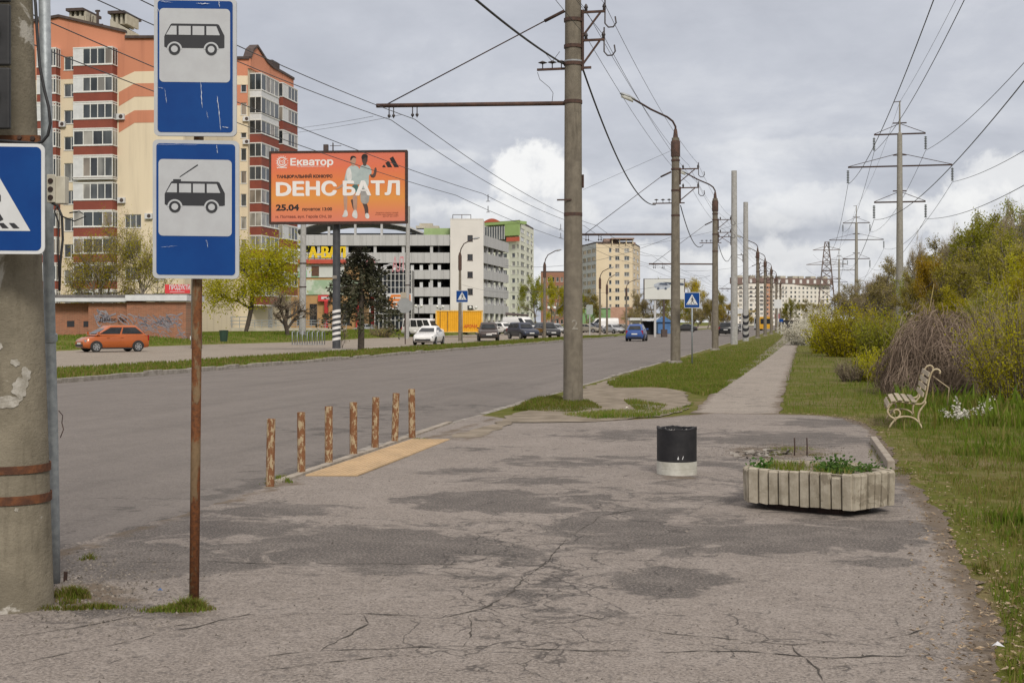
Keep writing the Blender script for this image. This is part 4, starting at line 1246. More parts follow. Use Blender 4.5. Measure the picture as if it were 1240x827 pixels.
def lamp_arm(root, H, r, L=1.5, rise=.75, a=R(205), cap=True):
    """steel cap with a curved outreach arm and lantern"""
    if cap:
        b = MB(); b.lathe([(r + .03, H - .75), (r + .035, H - .72), (r + .035, H - .15), (r * .75, H - .05), (.06, H + .35), (.02, H + .37)], 16); b.build('cap', m_rustarm, root, smooth=True, auto=40)
    dx, dy = math.cos(a), math.sin(a)
    pts = [(0, 0, H + .1), (0, 0, H + .45), (dx * .12, dy * .12, H + .66), (dx * .35, dy * .35, H + .82), (dx * L * .6, dy * L * .6, H + .82 + rise * .35), (dx * L, dy * L, H + .82 + rise * .8)]
    b = MB(); b.tube(pts, .04, 8); arm = b.build('lamp_arm', m_rust_d, root, smooth=True)
    d = Vector((dx, dy, rise * .45)).normalized(); p0 = Vector(pts[-1]); e = Vector((-dy, dx, 0)); up = Vector((0, 0, 1))
    b = MB()
    b.loft([[p0 + d * s + e * (w_ * math.cos(t)) + up * (.10 * math.sin(t) * (1 if math.sin(t) > 0 else .4) * w_ / .13) for t in [i * 6.2832 / 12 for i in range(12)]] for s, w_ in ((-.1, .03), (.0, .09), (.25, .13), (.5, .11), (.62, .05))])
    b.build('lantern', m_lampgrey, arm, smooth=True)
    b = MB()
    b.loft([[p0 + d * s + e * (w_ * math.cos(t)) + up * (-.02 + .12 * math.sin(t)) for t in [math.pi + i * math.pi / 8 for i in range(9)]] for s, w_ in ((.05, .03), (.2, .11), (.45, .09), (.58, .02))], caps=False, closed=False)
    b.build('lens', m_lampglass, arm, smooth=True)


def trolley_arm(root, r, z, L, rise=.12, rod_z=1.5):
    b = MB(); b.tube([(-r, 0, z), (-L, 0, z + rise)], .045, 10)
    arm = b.build('cantilever_arm', m_rustarm, root, smooth=True)
    b = MB(); b.tube([(-r, 0, z + rod_z), (-r - .42, 0, z + rod_z - .19)], .035, 8); b.tube([(-r - .4, 0, z + rod_z - .18), (-L + .25, 0, z + rise + .03)], .013, 6); b.build('stay_rod', m_rust_d, root, smooth=True)
    b = MB()
    for xx in (L - .33, L - .85):
        for q in (-.05, .05): b.tube([(-xx + q, 0, z + rise * .9), (-xx + q, 0, z + rise * .9 - .27)], .012, 5); b.lathe([(.01, 0), (.035, .02), (.035, .05), (.01, .07)], 8, (-xx + q, 0, z + rise * .9 - .25))
    b.build('hanger', m_glass_ins, arm, smooth=True)


def crossbar(root, r, z, L=.85):
    b = MB(); b.bar((-r - L, 0, z), (r + .2, 0, z), .05, .045)
    o = b.build('crossbar', m_rustarm, root)
    b = MB()
    for xx in (.12, .45, .8):
        b.tube([(-r - L * xx, 0, z), (-r - L * xx, 0, z + .13)], .012, 5); b.lathe([(.01, 0), (.05, .015), (.10, .03), (.05, .05), (.01, .07)], 8, (-r - L * xx, 0, z + .11))
    b.build('insulator', m_glass_ins, o, smooth=True)


PX0 = {}
grp = 'concrete trolleybus poles along the near kerb'
# nearest big pole
def pole_at(px, py): return gd(px, py)
P1 = pole_at(694, 487); D1 = FPX * HCAM / (487 - HOR)
H1 = 9.6
t = thing('trolley_pole', 'nearest concrete trolleybus pole with long rusty cantilever arm, a white number on its side', 'utility pole', grp, loc=(P1.x, P1.y, 0))
b = MB(); ln = lambda z: Vector((0, 0, z))
b.loft([[ln(z) + Vector((rr * math.cos(6.2832 * i / 28), rr * math.sin(6.2832 * i / 28), 0)) for i in range(28)] for z, rr in ((-.2, .205), (0, .204), (3, .19), (6, .177), (9.6, .16))]); b.build('shaft', m_conc, t, smooth=True, auto=40)
z_of = lambda py: HCAM - (py - HOR) / FPX * D1
straps(t, .180, [z_of(78), z_of(57), z_of(25), z_of(124), z_of(260)])
trolley_arm(t, .18, z_of(125), 4.25, .10, z_of(13) - z_of(125))
bracket(t, .172, z_of(16), 1, .48); bracket(t, .174, z_of(50), 1, .46); crossbar(t, .176, z_of(83), .58)
b = MB(); b.tube([(-.75, 0, z_of(86)), (-.7, .0, z_of(95)), (-.5, 0, z_of(105)), (-.42, 0, z_of(112)), (-.44, 0, z_of(122))], .006, 5)
b.tube([(-.6, 0, z_of(62)), (-.42, 0, z_of(75))], .006, 5); b.tube([(-.28, 0, z_of(62)), (-.45, 0, z_of(75))], .006, 5); b.build('jumper_wire', m_wire, t, smooth=True)
b = MB(); b.lathe([(.181, -.05), (.19, -.05), (.19, .05), (.181, .05)], 20, (0, 0, z_of(77)), caps=False); b.lathe([(.182, -.03), (.192, -.03), (.192, .0), (.182, .0)], 20, (0, 0, z_of(74)), caps=False); b.build('steel_band', m_lampgrey, t)
b = MB(); b.bar((.2, 0, z_of(228)), (.2, 0, z_of(212)), .03, .05); b.bar((.0, -.19, z_of(243)), (-.3, -.19, z_of(243)), .03, .03)
b.build('step_iron', m_rustarm, t)
# painted number
b = MB()
a = math.atan2(-math.cos(YAW), math.sin(YAW)) + .12
fb = Frame((.196 * math.cos(a), .196 * math.sin(a), 1.50), (-math.sin(a), math.cos(a), 0)); fb.n = Vector((math.cos(a), math.sin(a), 0))
b.T = fb; text_mb(b, '2', .28, 0, 0, 0, bold=.004, align='CENTER', depth=.006)
b.build('painted_number', mat('paint_grey', (.30, .28, .24), (.18, .16, .13), 30, .8), t, fix=False)
PX0[1] = P1

spec = [(818, 440, 9.0, 'second trolleybus pole from the camera with a curved lamp arm and bright lantern', 1), (866, 424, 8.9, 'third trolleybus pole from the camera, slim and dark with a lamp arm', 1),
        (917.5, 409.5, 8.9, 'thin lamp pole just beyond the pair of tall pale poles', 1), (926.5, 406.8, 8.9, 'second thin lamp pole beyond the tall pale poles', 1), (934, 404.6, 8.9, 'third thin lamp pole beyond the tall pale poles', 1), (940, 402.6, 8.9, 'fourth tiny lamp pole beyond the tall pale poles', 1), (945, 400.8, 8.9, 'farthest tiny lamp pole at the end of the row', 1)]
proto = None
for k, (px_, py_, H, txt, lamp) in enumerate(spec):
    p = gd(px_, py_)
    if k < 2 or proto is None:
        t = thing('trolley_pole', txt, 'utility pole', grp, loc=(p.x, p.y, 0))
        pole_shaft(t, H, .20, .15, m_conc)
        lamp_arm(t, H, .15, 1.75, .8, R(207) if k == 0 else R(200))
        straps(t, .165, [H - .9, H - 1.25, H - 2.1, H - 3.1])
        bracket(t, .16, H - 1.25, 1, .75); bracket(t, .163, H - 2.0, 1, .75)
        crossbar(t, .165, H - 2.6, .75)
        trolley_arm(t, .17, H - 3.85, 3.9 if k < 2 else 3.4, .05, 2.5)
        b = MB(); b.lathe([(.30, -.05), (.28, .09), (.2, .11)], 12); b.build('footing', m_kerb, t)
        if k == 1: proto = t
    else:
        dup(proto, loc=(p.x, p.y, 0), label=txt)
    PX0[k + 2] = p
# two tall whitewashed poles
for k, (px_, py_, ytop, txt) in enumerate(((889, 417, 207, 'nearer of two tall bare pale grey poles by the road'), (903, 413, 245, 'farther of two tall bare pale grey poles, striped at the foot'))):
    p = gd(px_, py_); D = FPX * HCAM / (py_ - HOR); H = (py_ - ytop) / FPX * D
    t = thing('tall_pole', txt, 'pole', 'tall pale poles', loc=(p.x, p.y, 0)); pole_shaft(t, H, .27, .20, m_conc_white)
    if k == 1:
        b = MB()
        for j in range(4):
            b.loft([[((.285 - .003 * j) * math.cos(6.2832 * i / 16), (.285 - .003 * j) * math.sin(6.2832 * i / 16), .5 + j * .55 + .22 * math.sin(6.2832 * i / 16) + s) for i in range(16)] for s in (0, .26)], caps=False)
        b.build('stripes', m_signblack, t)
    bracket(t, .22, H * .62, -1, .9, False)

# second crossing sign behind P2
def small_sign(px_, py_c, base_py, s, label, name='pedestrian_crossing_sign', yawx=0, zg=0):
    D = FPX * (HCAM - zg) / (base_py - HOR); p = gd(px_, base_py, zg)
    t = thing(name, label, 'road sign')
    c = at(px_, py_c, D); b = MB(); b.tube([(c.x, c.y + .04, zg), (c.x, c.y + .04, c.z + s / 2)], .03, 10); b.build('post', m_galv, t, smooth=True)
    square_sign(t, Frame(c, (math.cos(YAW + yawx), math.sin(YAW + yawx), 0)), s)
small_sign(838, 363.5, 441, 19 * FPX * HCAM / 51 / FPX, 'small blue pedestrian crossing sign on a thin post beside the second trolleybus pole')
small_sign(559.5, 359, 418.5, 14.5 * HCAM / 28.5, 'distant blue pedestrian crossing sign across the road by the yellow container')


# ---- wires
def wire(name, pts, r, label, m=None, group=None, cat='wire', sag=None, n=24):
    """pts: world points; each span sags"""
    b = MB(); out = []
    for i in range(len(pts) - 1):
        a, c = Vector(pts[i]), Vector(pts[i + 1]); s = (sag if sag is not None else (c - a).length * .015)
        for j in range(n): 
            t_ = j / n; q = a.lerp(c, t_); q.z -= 4 * s * t_ * (1 - t_); out.append(q)
    out.append(Vector(pts[-1]))
    b.tube(out, r * .55, 5); return tag(b.build(name, m or m_wire, smooth=True, fix=False), label, cat, group)


def Pz(k, dx, z): return Vector((PX0[k].x + dx, PX0[k].y, z))


# contact wires hung from the arms
cz = z_of(125) - .22
ys_ = [P1.y] + [PX0[k].y for k in (2, 3)] + [110, 140, 175, 220, 300]
xs_c = (P1.x - 3.92, P1.x - 3.4)
for i, (xc, txt) in enumerate(zip(xs_c, ('outer trolleybus contact wire hanging from the end of the near rusty arm', 'inner trolleybus contact wire hanging from the near rusty arm'))):
    wire('contact_wire', [Vector((xc, 2, cz))] + [Vector((xc + (0 if y < 30 else -.1), y, cz if y < 30 else 5.55)) for y in ys_], .014, txt, group='trolleybus contact wires', sag=.30)
hl = [(558, 232), (591, 232), (655, 270), (679, 267)]
for i, (X_, z_, txt) in enumerate(((-9.95, 5.75, 'upper wire of the pair crossing behind the stop plates and the billboard'), (-10.85, 5.72, 'lower wire of the pair crossing behind the stop plates and the billboard'))):
    wr = wire('contact_wire', [Vector((X_, y, z_ - (.12 if y > 60 else 0))) for y in (14, 40, 66, 92, 120, 150, 200, 300)], .016, txt, group='trolleybus contact wires', sag=.16)
    b = MB()
    for (a, c) in hl[i::2] if i else hl[1::2]:
        d = ray(a); tt = X_ / d.x; b.tube([Vector((X_, d.y * tt, z_ - .18)), Vector((X_, d.y * tt, z_ + .04))], .013, 5); b.tube([Vector((X_ - .07, d.y * tt, z_ - .18)), Vector((X_ + .07, d.y * tt, z_ - .18))], .010, 5)
    b.build('hanger', m_glass_ins, wr, fix=False)
wire('span_wire', [at(452, 141, 27.2), at(300, 158, 50)], .008, 'upper span wire leaving the rusty arm tip to the left', sag=.1)
wire('span_wire', [at(487, 139, 27.2), at(300, 165, 50)], .008, 'lower span wire leaving the rusty arm tip to the left', sag=.1)
# thick cable along the pole line
wire('support_cable', [at(560, -14, 17.5), Pz(1, -.18, z_of(78))], .036, 'thick black cable coming from overhead onto the nearest trolleybus pole', m_black, cat='cable', sag=.06)
wire('support_cable', [Pz(1, .2, z_of(84)), Pz(2, -.8, 6.35)], .036, 'thick black cable sagging from the nearest to the second trolleybus pole', m_black, cat='cable', sag=.75)
wire('support_cable', [Pz(2, .2, 6.3), Pz(3, -.7, 6.2)], .036, 'thick black cable sagging from the second to the third trolleybus pole', m_black, cat='cable', sag=.7)
wire('support_cable', [Pz(3, .2, 6.2), gd(889, 417) + Vector((-.2, 0, 6.6))], .036, 'thick black cable sagging from the third trolleybus pole onward', m_black, cat='cable', sag=.7)
for k, (dx, z1, z2, txt) in enumerate(((.66, z_of(8), 7.95, 'outermost of the thin grey wires on the hooks of the nearest trolleybus pole'), (.25, z_of(12), 7.9, 'thin grey wire from the upper bracket of the nearest trolleybus pole'), (.62, z_of(44), 7.2, 'thin grey wire from the lower hook of the nearest trolleybus pole'), (.28, z_of(46), 7.15, 'thin grey wire closest to the shaft of the nearest trolleybus pole'))):
    pts = [Vector((P1.x + dx - .05, 2, z1 + .6)), Pz(1, dx, z1), Pz(2, .3 + dx * .9, z2), Pz(3, .3 + dx * .9, z2 - .1), Pz(4, .3 + dx * .9, z2 - .1), Pz(6, .3 + dx * .9, z2 - .1)]
    wire('power_wire', pts, .010, txt, group='thin wires along the near poles', sag=.3)
# spans high over the far end of the road
for k, (a, c, D, txt) in enumerate((((706, 230), (812, 183), 51, 'stay wire rising from the near shaft to the second trolleybus pole'), ((612, 322), (815, 286), 100, 'upper cross wire over the far road, left of the second pole'), ((640, 352), (860, 334), 130, 'lower cross wire over the far road'), ((705, 300), (905, 268), 150, 'middle cross wire over the far road'), ((560, 345), (690, 346), 140, 'level wire in front of the grey car park'), ((770, 318), (900, 322), 160, 'far level wire above the white billboard'))):
    wire('span_wire', [at(a[0], a[1], D), at(c[0], c[1], D * (1.0 if k == 0 else .9))], .011 if k == 0 else .022, txt, sag=.0 if k == 0 else .8)

# ---- high-voltage line on the right
m_hv = weathered('hv_concrete', (.30, .285, .25), (.24, .225, .195), (.17, .155, .13))
m_lat = mat('lattice_steel', (.20, .16, .15), (.15, .115, .105), 2, .8)
m_ins = mat('hv_insulator', (.085, .10, .10), (.12, .13, .13), 6, .4)
HV = []


def hv_pylon(px, D, H, scl, label):
    p = at(px, HOR, D); z0 = zr(p.x, p.y) - .3
    t = thing('power_pylon', label, 'power pylon', 'high voltage line pylons', loc=(p.x, p.y, 0))
    b = MB(); b.lathe([(.34, z0), (.30, H * .4), (.22, H * .86), (.20, H * .865), (.09, H * .87), (.06, H)], 14); b.build('shaft', m_hv, t, smooth=True, auto=40)
    b = MB(); b.bar((-.5, 0, H - .08), (.12, 0, H - .02), .08, .06); b.build('peak', m_rust_d, t)
    tips = []
    for z, L in ((H * .862, 2.25), (H * .728, 4.55), (H * .578, 2.25)):
        b = MB()
        for sg in (-1, 1):
            b.bar((0, 0, z), (sg * L, 0, z), .13, .13); b.bar((0, 0, z + .95 * (L / 2.25) ** .3), (sg * L, 0, z + .05), .05, .05)
        b.bar((-.6, 0, z + 1.0), (.6, 0, z + 1.0), .1, .1)
        arm = b.build('crossarm', m_rust_d, t)
        for sg in (-1, 1):
            b = MB()
            for i in range(8): b.lathe([(.03, 0), (.13, .03), (.13, .06), (.03, .14)], 8, (sg * L, 0, z - .25 - .15 * (i + 1)))
            b.build('insulator_string', m_ins, arm, smooth=True)
            tips.append(Vector((p.x + sg * L, p.y, z - 1.55)))
    tips.append(Vector((p.x, p.y, H - .1)))
    HV.append(tips)


hv_pylon(1089.5, 117, 21.7, 1, 'nearest concrete power pylon with three crossarms, rising behind the yellow green shrubs')
hv_pylon(1037, 222, 21.7, 1, 'second concrete power pylon, smaller, left of the nearest one')
hv_pylon(1016, 352, 21.7, 1, 'third, farthest concrete power pylon beside the steel lattice tower')
# lattice tower
p = at(1001, HOR, 400); lt = thing('lattice_tower', 'rusty steel lattice power tower in the distance', 'power pylon', loc=(p.x, p.y, 0)); b = MB(); Ht = 26.5
lev = [0, 4.5, 8.5, 12, 15, 17.5, 20, 22, 24, 26.5]; wdt = lambda z: 2.6 * (1 - z / Ht) ** .9 + .5
for z0, z1_ in zip(lev[:-1], lev[1:]):
    a, c = wdt(z0), wdt(z1_)
    cs = [(-1, -1), (1, -1), (1, 1), (-1, 1)]
    for i in range(4):
        x0, y0 = cs[i]; x1, y1 = cs[(i + 1) % 4]
        b.bar((x0 * a, y0 * a, z0), (x0 * c, y0 * c, z1_), .22, .22); b.bar((x0 * a, y0 * a, z0), (x1 * c, y1 * c, z1_), .12, .12); b.bar((x1 * a, y1 * a, z0), (x0 * c, y0 * c, z1_), .12, .12)
        b.bar((x0 * c, y0 * c, z1_), (x1 * c, y1 * c, z1_), .12, .12)
b.build('mast', m_lat, lt)
for z, L in ((15, 4.2), (19.5, 6.2), (24, 4.2)):
    b = MB()
    for s in (-1, 1):
        for q in (-.5, .5): b.bar((0, q, z), (s * L, 0, z), .18, .18); b.bar((0, q, z + 1.2), (s * L, 0, z), .12, .12)
    b.build('crossarm', m_lat, lt)
HV.append([Vector((p.x + s * L, p.y, z - 1.2)) for z, L in ((24, 4.2), (19.5, 6.2), (15, 4.2)) for s in (-1, 1)] + [Vector((p.x, p.y, Ht))])
names = ('left upper', 'right upper', 'long left middle', 'long right middle', 'left lower', 'right lower', 'topmost earth')
for i, nm in enumerate(names):
    h0 = HV[0][i]
    pts = [Vector((h0.x + .5 * 0, -2, h0.z + .2)), h0] + [HV[k][i] for k in (1, 2, 3)]
    b = MB(); out = []
    for a, c, s in zip(pts[:-1], pts[1:], (2.6, 2.0, 2.2, .6)):
        if i == 6: s *= .6
        for j in range(36):
            q = a.lerp(c, j / 36); q.z -= 4 * s * (j / 36) * (1 - j / 36); out.append(q)
    b.tube(out, .020 if i != 6 else .013, 5)
    tag(b.build('high_voltage_wire', m_wire, smooth=True, fix=False), 'high voltage wire on the %s crossarm tips of the concrete pylons' % nm if i < 6 else 'earth wire over the very tops of the concrete pylons', 'wire', 'high voltage wires')
# ================================================================== VEHICLES
m_glass = mat('car_glass', (.014, .017, .020), (.03, .034, .038), 2, .12, spec=.28)
m_tyre = mat('tyre', (.020, .020, .021), (.032, .031, .03), 9, .85)
m_rim = mat('alloy_rim', (.42, .43, .44), (.34, .35, .36), 9, .35, metal=.6)
m_trim = mat('black_trim', (.022, .022, .024), (.032, .032, .034), 6, .55)
m_head = mat('headlamp', (.34, .36, .38), (.20, .22, .24), 9, .12, spec=.7)
m_tail = mat('tail_lamp', (.30, .012, .012), (.22, .01, .01), 9, .2)
m_plate = mat('plate_white', (.68, .68, .66), (.6, .6, .58), 9, .5)


def paint(name, c, metal=.15, rough=.35): return mat('paint_' + name, c, tuple(x * .9 for x in c), 1.2, rough, metal=metal, coat=.6)


PAINT = dict(orange=paint('orange', (.43, .105, .022)), white=paint('white', (.70, .70, .69), 0), silver=paint('silver', (.42, .43, .44), .4), dark=paint('graphite', (.030, .028, .028), .2), black=paint('black', (.014, .015, .018)), blue=paint('blue', (.035, .09, .30)), navy=paint('navy', (.020, .028, .055)), grey=paint('grey', (.13, .135, .14), .3), yellow=paint('yellow', (.62, .33, .02), 0), brown=paint('brown', (.05, .034, .03), .3))

# profile: stations along x (rear -> nose): x, underside, shoulder/top of lower body, half width factor
KINDS_ = {
    'hatch': dict(L=3.92, W=1.68, H=1.56, body=[(-1, .36, .74, .82), (-.97, .27, .95, .93), (-.75, .22, 1.02, .99), (-.2, .20, .98, 1), (.30, .20, .96, 1), (.54, .20, .95, .99), (.80, .22, .86, .95), (.94, .25, .74, .87), (1, .34, .62, .76)], cab=((-.95, .68), (-.66, .22)), wheels=(-.63, .64), r=.31),
    'sedan': dict(L=4.45, W=1.72, H=1.46, body=[(-1, .40, .80, .80), (-.97, .27, .94, .92), (-.72, .22, .98, .99), (-.2, .20, .94, 1), (.25, .20, .93, 1), (.45, .20, .92, .99), (.80, .22, .80, .95), (.95, .25, .68, .87), (1, .34, .56, .78)], cab=((-.76, .48), (-.42, .10)), wheels=(-.60, .63), r=.31),
    'suv': dict(L=4.65, W=1.86, H=1.72, body=[(-1, .45, .95, .84), (-.97, .36, 1.08, .94), (-.7, .32, 1.12, .99), (-.2, .30, 1.09, 1), (.30, .30, 1.08, 1), (.50, .30, 1.06, .99), (.86, .32, .98, .96), (.96, .36, .86, .90), (1, .45, .70, .84)], cab=((-.95, .50), (-.80, .22)), wheels=(-.60, .64), r=.36),
    'van': dict(L=5.6, W=2.0, H=2.45, body=[(-1, .42, 1.15, .95), (-.97, .36, 1.20, .98), (-.3, .34, 1.20, 1), (.50, .34, 1.18, 1), (.70, .34, 1.12, .98), (.88, .34, 1.02, .93), (.97, .38, .86, .86), (1, .45, .70, .80)], cab=((-.99, .86), (-.97, .42)), wheels=(-.56, .66), r=.36),
    'minibus': dict(L=5.2, W=1.95, H=2.15, body=[(-1, .42, 1.05, .92), (-.97, .36, 1.10, .98), (-.3, .34, 1.10, 1), (.50, .34, 1.08, 1), (.86, .34, 1.00, .95), (.97, .38, .86, .88), (1, .45, .70, .80)], cab=((-.98, .80), (-.95, .56)), wheels=(-.56, .66), r=.35),
}


def car(kind, col, loc, yaw, label, cat='car', group=None, blind=False, facing=None):
    K = KINDS_[kind]; L, W, H = K['L'] / 2, K['W'] / 2, K['H']; P = PAINT[col]
    t = thing({'van': 'parked_van', 'minibus': 'minibus'}.get(kind, 'car'), label, cat, group, loc=loc, rz=yaw)
    rings = []
    for x, zb, zt, wf in K['body']:
        w_ = W * wf; h_ = zt - zb
        half = [(w_ * .86, zb), (w_ * .97, zb + h_ * .16), (w_, zb + h_ * .42), (w_ * .985, zb + h_ * .68), (w_ * .95, zt - .05), (w_ * .86, zt)]
        rings.append([(x * L, y, z) for y, z in half] + [(x * L, -y, z) for y, z in half[::-1]])
    b = MB(); b.loft(rings)
    (xb0, xb1), (xr0, xr1) = K['cab']
    zb = [s[2] for s in K['body']][2] - .06; wb, wr = W * .90, W * (.70 if kind not in ('van', 'minibus') else .80)
    def cabring(z, f):
        x0 = (xb0 + (xr0 - xb0) * f) * L; x1 = (xb1 + (xr1 - xb1) * f) * L; w_ = wb + (wr - wb) * f; r_ = .10
        return [(x0, -w_ + r_, z), (x0 + r_, -w_, z), (x1 - r_, -w_, z), (x1, -w_ + r_, z), (x1, w_ - r_, z), (x1 - r_, w_, z), (x0 + r_, w_, z), (x0, w_ - r_, z)]
    def crown(z, ins):
        q = cabring(z, 1); cx = sum(p[0] for p in q) / 8
        return [(cx + (p[0] - cx) * (1 - ins), p[1] * (1 - ins), z) for p in q]
    b.loft([cabring(zb, 0), cabring(zb + (H - .09 - zb) * .55, .55), cabring(H - .09, .98), crown(H - .035, .05), crown(H - .008, .20), crown(H, .55)])
    b.build('body', P, t, smooth=True, auto=38)
    # glazing: quads just proud of the cabin planes
    zt = H - .10
    def side(s, sg):
        def q(u, v):
            x0 = (xb0 + (xr0 - xb0) * v) * L + .1; x1 = (xb1 + (xr1 - xb1) * v) * L - .1; w_ = wb + (wr - wb) * v
            return (x0 + (x1 - x0) * u, sg * (w_ + .006), zb + .05 + (zt - zb - .05) * v)
        (u0, u1) = s; v0, v1 = .10, .93
        bb = MB(); bb.poly([q(u0, v0), q(u1, v0), q(u1, v1), q(u0, v1)]); return bb
    if kind == 'van': segs = [(.80, .985)]
    elif kind == 'minibus': segs = [(.03, .27), (.30, .52), (.55, .76), (.79, .985)]
    elif kind == 'suv': segs = [(.04, .27), (.30, .62), (.65, .97)]
    else: segs = [(.05, .50), (.54, .96)]
    for sg in (-1, 1):
        for s in segs: side(s, sg).build('side_window', m_glass, t, fix=False)
    def end(xb, xr, sg):
        def q(a, v): 
            w_ = (wb + (wr - wb) * v) - .14; return ((xb + (xr - xb) * v) * L + sg * .008, a * w_, zb + .05 + (zt - zb - .05) * v)
        bb = MB(); bb.poly([q(-1, .12), q(1, .12), q(.97, .93), q(-.97, .93)]); return bb
    end(xb1, xr1, 1).build('windscreen', m_glass, t, fix=False)
    if kind != 'van': end(xb0, xr0, -1).build('rear_window', m_glass, t, fix=False)
    r = K['r']
    for xw in K['wheels']:
        for sg in (-1, 1):
            c = (xw * L, sg * (W - .02), r)
            # arch
            b = MB(); b.add([(c[0] + (r + .055) * math.cos(a * math.pi / 12), sg * (W + .004), c[2] + (r + .055) * math.sin(a * math.pi / 12)) for a in range(13)], [list(range(13))]); b.build('wheel_arch', m_trim, t, fix=False)
            b = MB(); prof = [(r * .62, -.2), (r * .94, -.2), (r, -.17), (r, -.03), (r * .95, .0), (r * .66, .012)]
            b.loft([[(c[0] + rr * math.cos(6.2832 * i / 20), sg * (W + .012 + y), c[2] + rr * math.sin(6.2832 * i / 20)) for i in range(20)] for rr, y in prof])
            wh = b.build('wheel', m_tyre, t, smooth=True, auto=40)
            b = MB()
            for i in range(6):
                a = i * 6.2832 / 6 + .2
                b.add([(c[0] + rr * math.cos(a + da), sg * (W + yy), c[2] + rr * math.sin(a + da)) for rr, da, yy in ((r * .10, -1.2, .028), (r * .64, -.20, .034), (r * .64, .20, .034), (r * .10, 1.2, .028))], [(0, 1, 2, 3)])
            b.loft([[(c[0] + rr * math.cos(6.2832 * i / 20), sg * (W + .030), c[2] + rr * math.sin(6.2832 * i / 20)) for i in range(20)] for rr in (r * .58, r * .67)], caps=False)
            b.build('rim', m_rim, wh, fix=False)
    zs = K['body'][-2]; nose = L * .955
    zl_ = zs[2] - .10
    for sg in (-1, 1):
        b = MB(); w_ = W * zs[3]
        b.loft([[(x, sg * y, z) for y, z in ((w_ * .55, zl_ - .06), (w_ * .99, zl_ - .04), (w_ * 1.0, zl_ + .08), (w_ * .6, zl_ + .06))] for x in (nose - .12, nose + .015)]); b.build('headlight', m_head, t)
        b = MB(); zt_ = K['body'][1][2] - .14; w_ = W * K['body'][1][3]
        tall = .34 if kind in ('hatch', 'suv', 'van', 'minibus') else .13
        b.loft([[(x, sg * y, z) for y, z in ((w_ * .78, zt_ - tall / 2), (w_ * 1.0, zt_ - tall / 2), (w_ * .99, zt_ + tall / 2), (w_ * .78, zt_ + tall / 2))] for x in (-L * .985, -L * .94)]); b.build('tail_light', m_tail, t)
        xm = xb1 * L - .18
        b = MB(); b.loft([[(xm + dx, sg * (W * .93 + y), zb + .14 + z) for dx, z in ((-.06, -.06), (.07, -.05), (.06, .06), (-.05, .06))] for y in (0, .17)]); b.build('mirror', P, t)
    zb0 = K['body'][-1][1]
    b = MB(); b.box(L * .90, L * 1.003, -W * .70, W * .70, zb0 - .02, zb0 + .13); b.box(-L * 1.003, -L * .93, -W * .75, W * .75, zb0 - .02, zb0 + .08); b.box(-L * .8, L * .8, -W * .94, W * .94, K['body'][3][1] - .02, K['body'][3][1] + .06); b.build('lower_trim', m_trim, t)
    b = MB(); b.box(L * .965, L * .994, -W * .46, W * .46, zl_ - .12, zl_ - .02); b.build('grille', m_trim, t)
    for xx in (L * 1.008, -L * 1.008):
        b = MB(); zz = zb0 + .17 if xx > 0 else zb0 + .32; b.box(xx - .008, xx + .008, -.26, .26, zz - .055, zz + .055); b.build('licence_plate', m_plate, t)
    if kind in ('hatch', 'sedan', 'suv'):
        b = MB()
        for sg in (-1, 1):
            for u in (.3, -.12): b.box((u - .06) * L, (u + .03) * L, sg * (W * 1.0), sg * (W * 1.0 + .018), zb - .13, zb - .105)
        b.build('door_handle', P, t)
    return t


# headings: 0 points to +X (right), -90 deg towards the camera, +90 away
def gr(px, py, z=ZR): return gd(px, py, z)
car('hatch', 'orange', gr(136, 426), R(231), 'orange hatchback on the service road in front of the brick hut')
car('sedan', 'white', gr(519.5, 417.5), R(-86), 'white saloon driving towards the camera on the service road')
car('suv', 'brown', gr(591, 413), R(-74), 'dark brown off-roader facing the camera, in front of the yellow container', cat='car')
car('suv', 'navy', gr(633, 410.5), R(-54), 'dark navy car with shiny grille, parked before the long white van')
car('hatch', 'blue', gr(771, 413.0), R(91), 'blue hatchback with white roof driving away on the main road')
b = None
car('suv', 'black', gr(662, 409.5), R(-60), 'black car half hidden behind the nearest trolleybus pole')
car('minibus', 'white', gr(512, 408.0), R(-24), 'white minibus with dark windows parked behind the white saloon', cat='minibus')
car('hatch', 'white', gr(553, 404.5), R(-40), 'small white car parked just right of the white minibus')
car('sedan', 'silver', gr(443, 404), R(172), 'silver saloon parked behind the spruce, in front of the red columns')
car('suv', 'white', gr(571, 405.5), R(165), 'white estate parked under the yellow container')
car('suv', 'white', gr(608, 405.5), R(-30), 'white car parked between the dark off-roader and the long white van')
car('van', 'white', gr(630, 405.5), R(-35), 'long white panel van in the parking row', cat='van')
car('sedan', 'navy', gr(655, 403.0), R(-40), 'dark blue saloon parked right of the long white van')
car('hatch', 'silver', gr(672, 404.0), R(-50), 'silver blue hatchback parked close left of the nearest pole')
car('sedan', 'grey', gr(712, 403), R(-20), 'pale grey saloon just right of the nearest trolleybus pole')
car('hatch', 'navy', gr(720, 402.5), R(-40), 'dark hatchback near the white van on the far strip')
car('van', 'white', gr(730, 401.8), R(-160), 'white delivery van standing far off in front of the green wall', cat='van')
car('sedan', 'silver', gr(743, 404.0), R(-50), 'silver saloon parked near the blue hatchback')
car('sedan', 'grey', gr(755, 403.6), R(-35), 'grey saloon with pale bonnet next to the blue hatchback')
car('suv', 'white', gr(789, 402.6), R(-75), 'white car under the white billboard, left of the second pole')
car('sedan', 'dark', gr(829, 402.2), R(180), 'dark saloon between the second pole and the small crossing sign')
car('suv', 'black', gr(878, 406.5), R(95), 'black car driving away between the third pole and the pale poles')
car('suv', 'white', gr(886, 404.6), R(92), 'white car just behind the black one between the poles')
car('sedan', 'dark', gr(897, 403.0), R(-88), 'tiny dark car between the two tall pale poles')
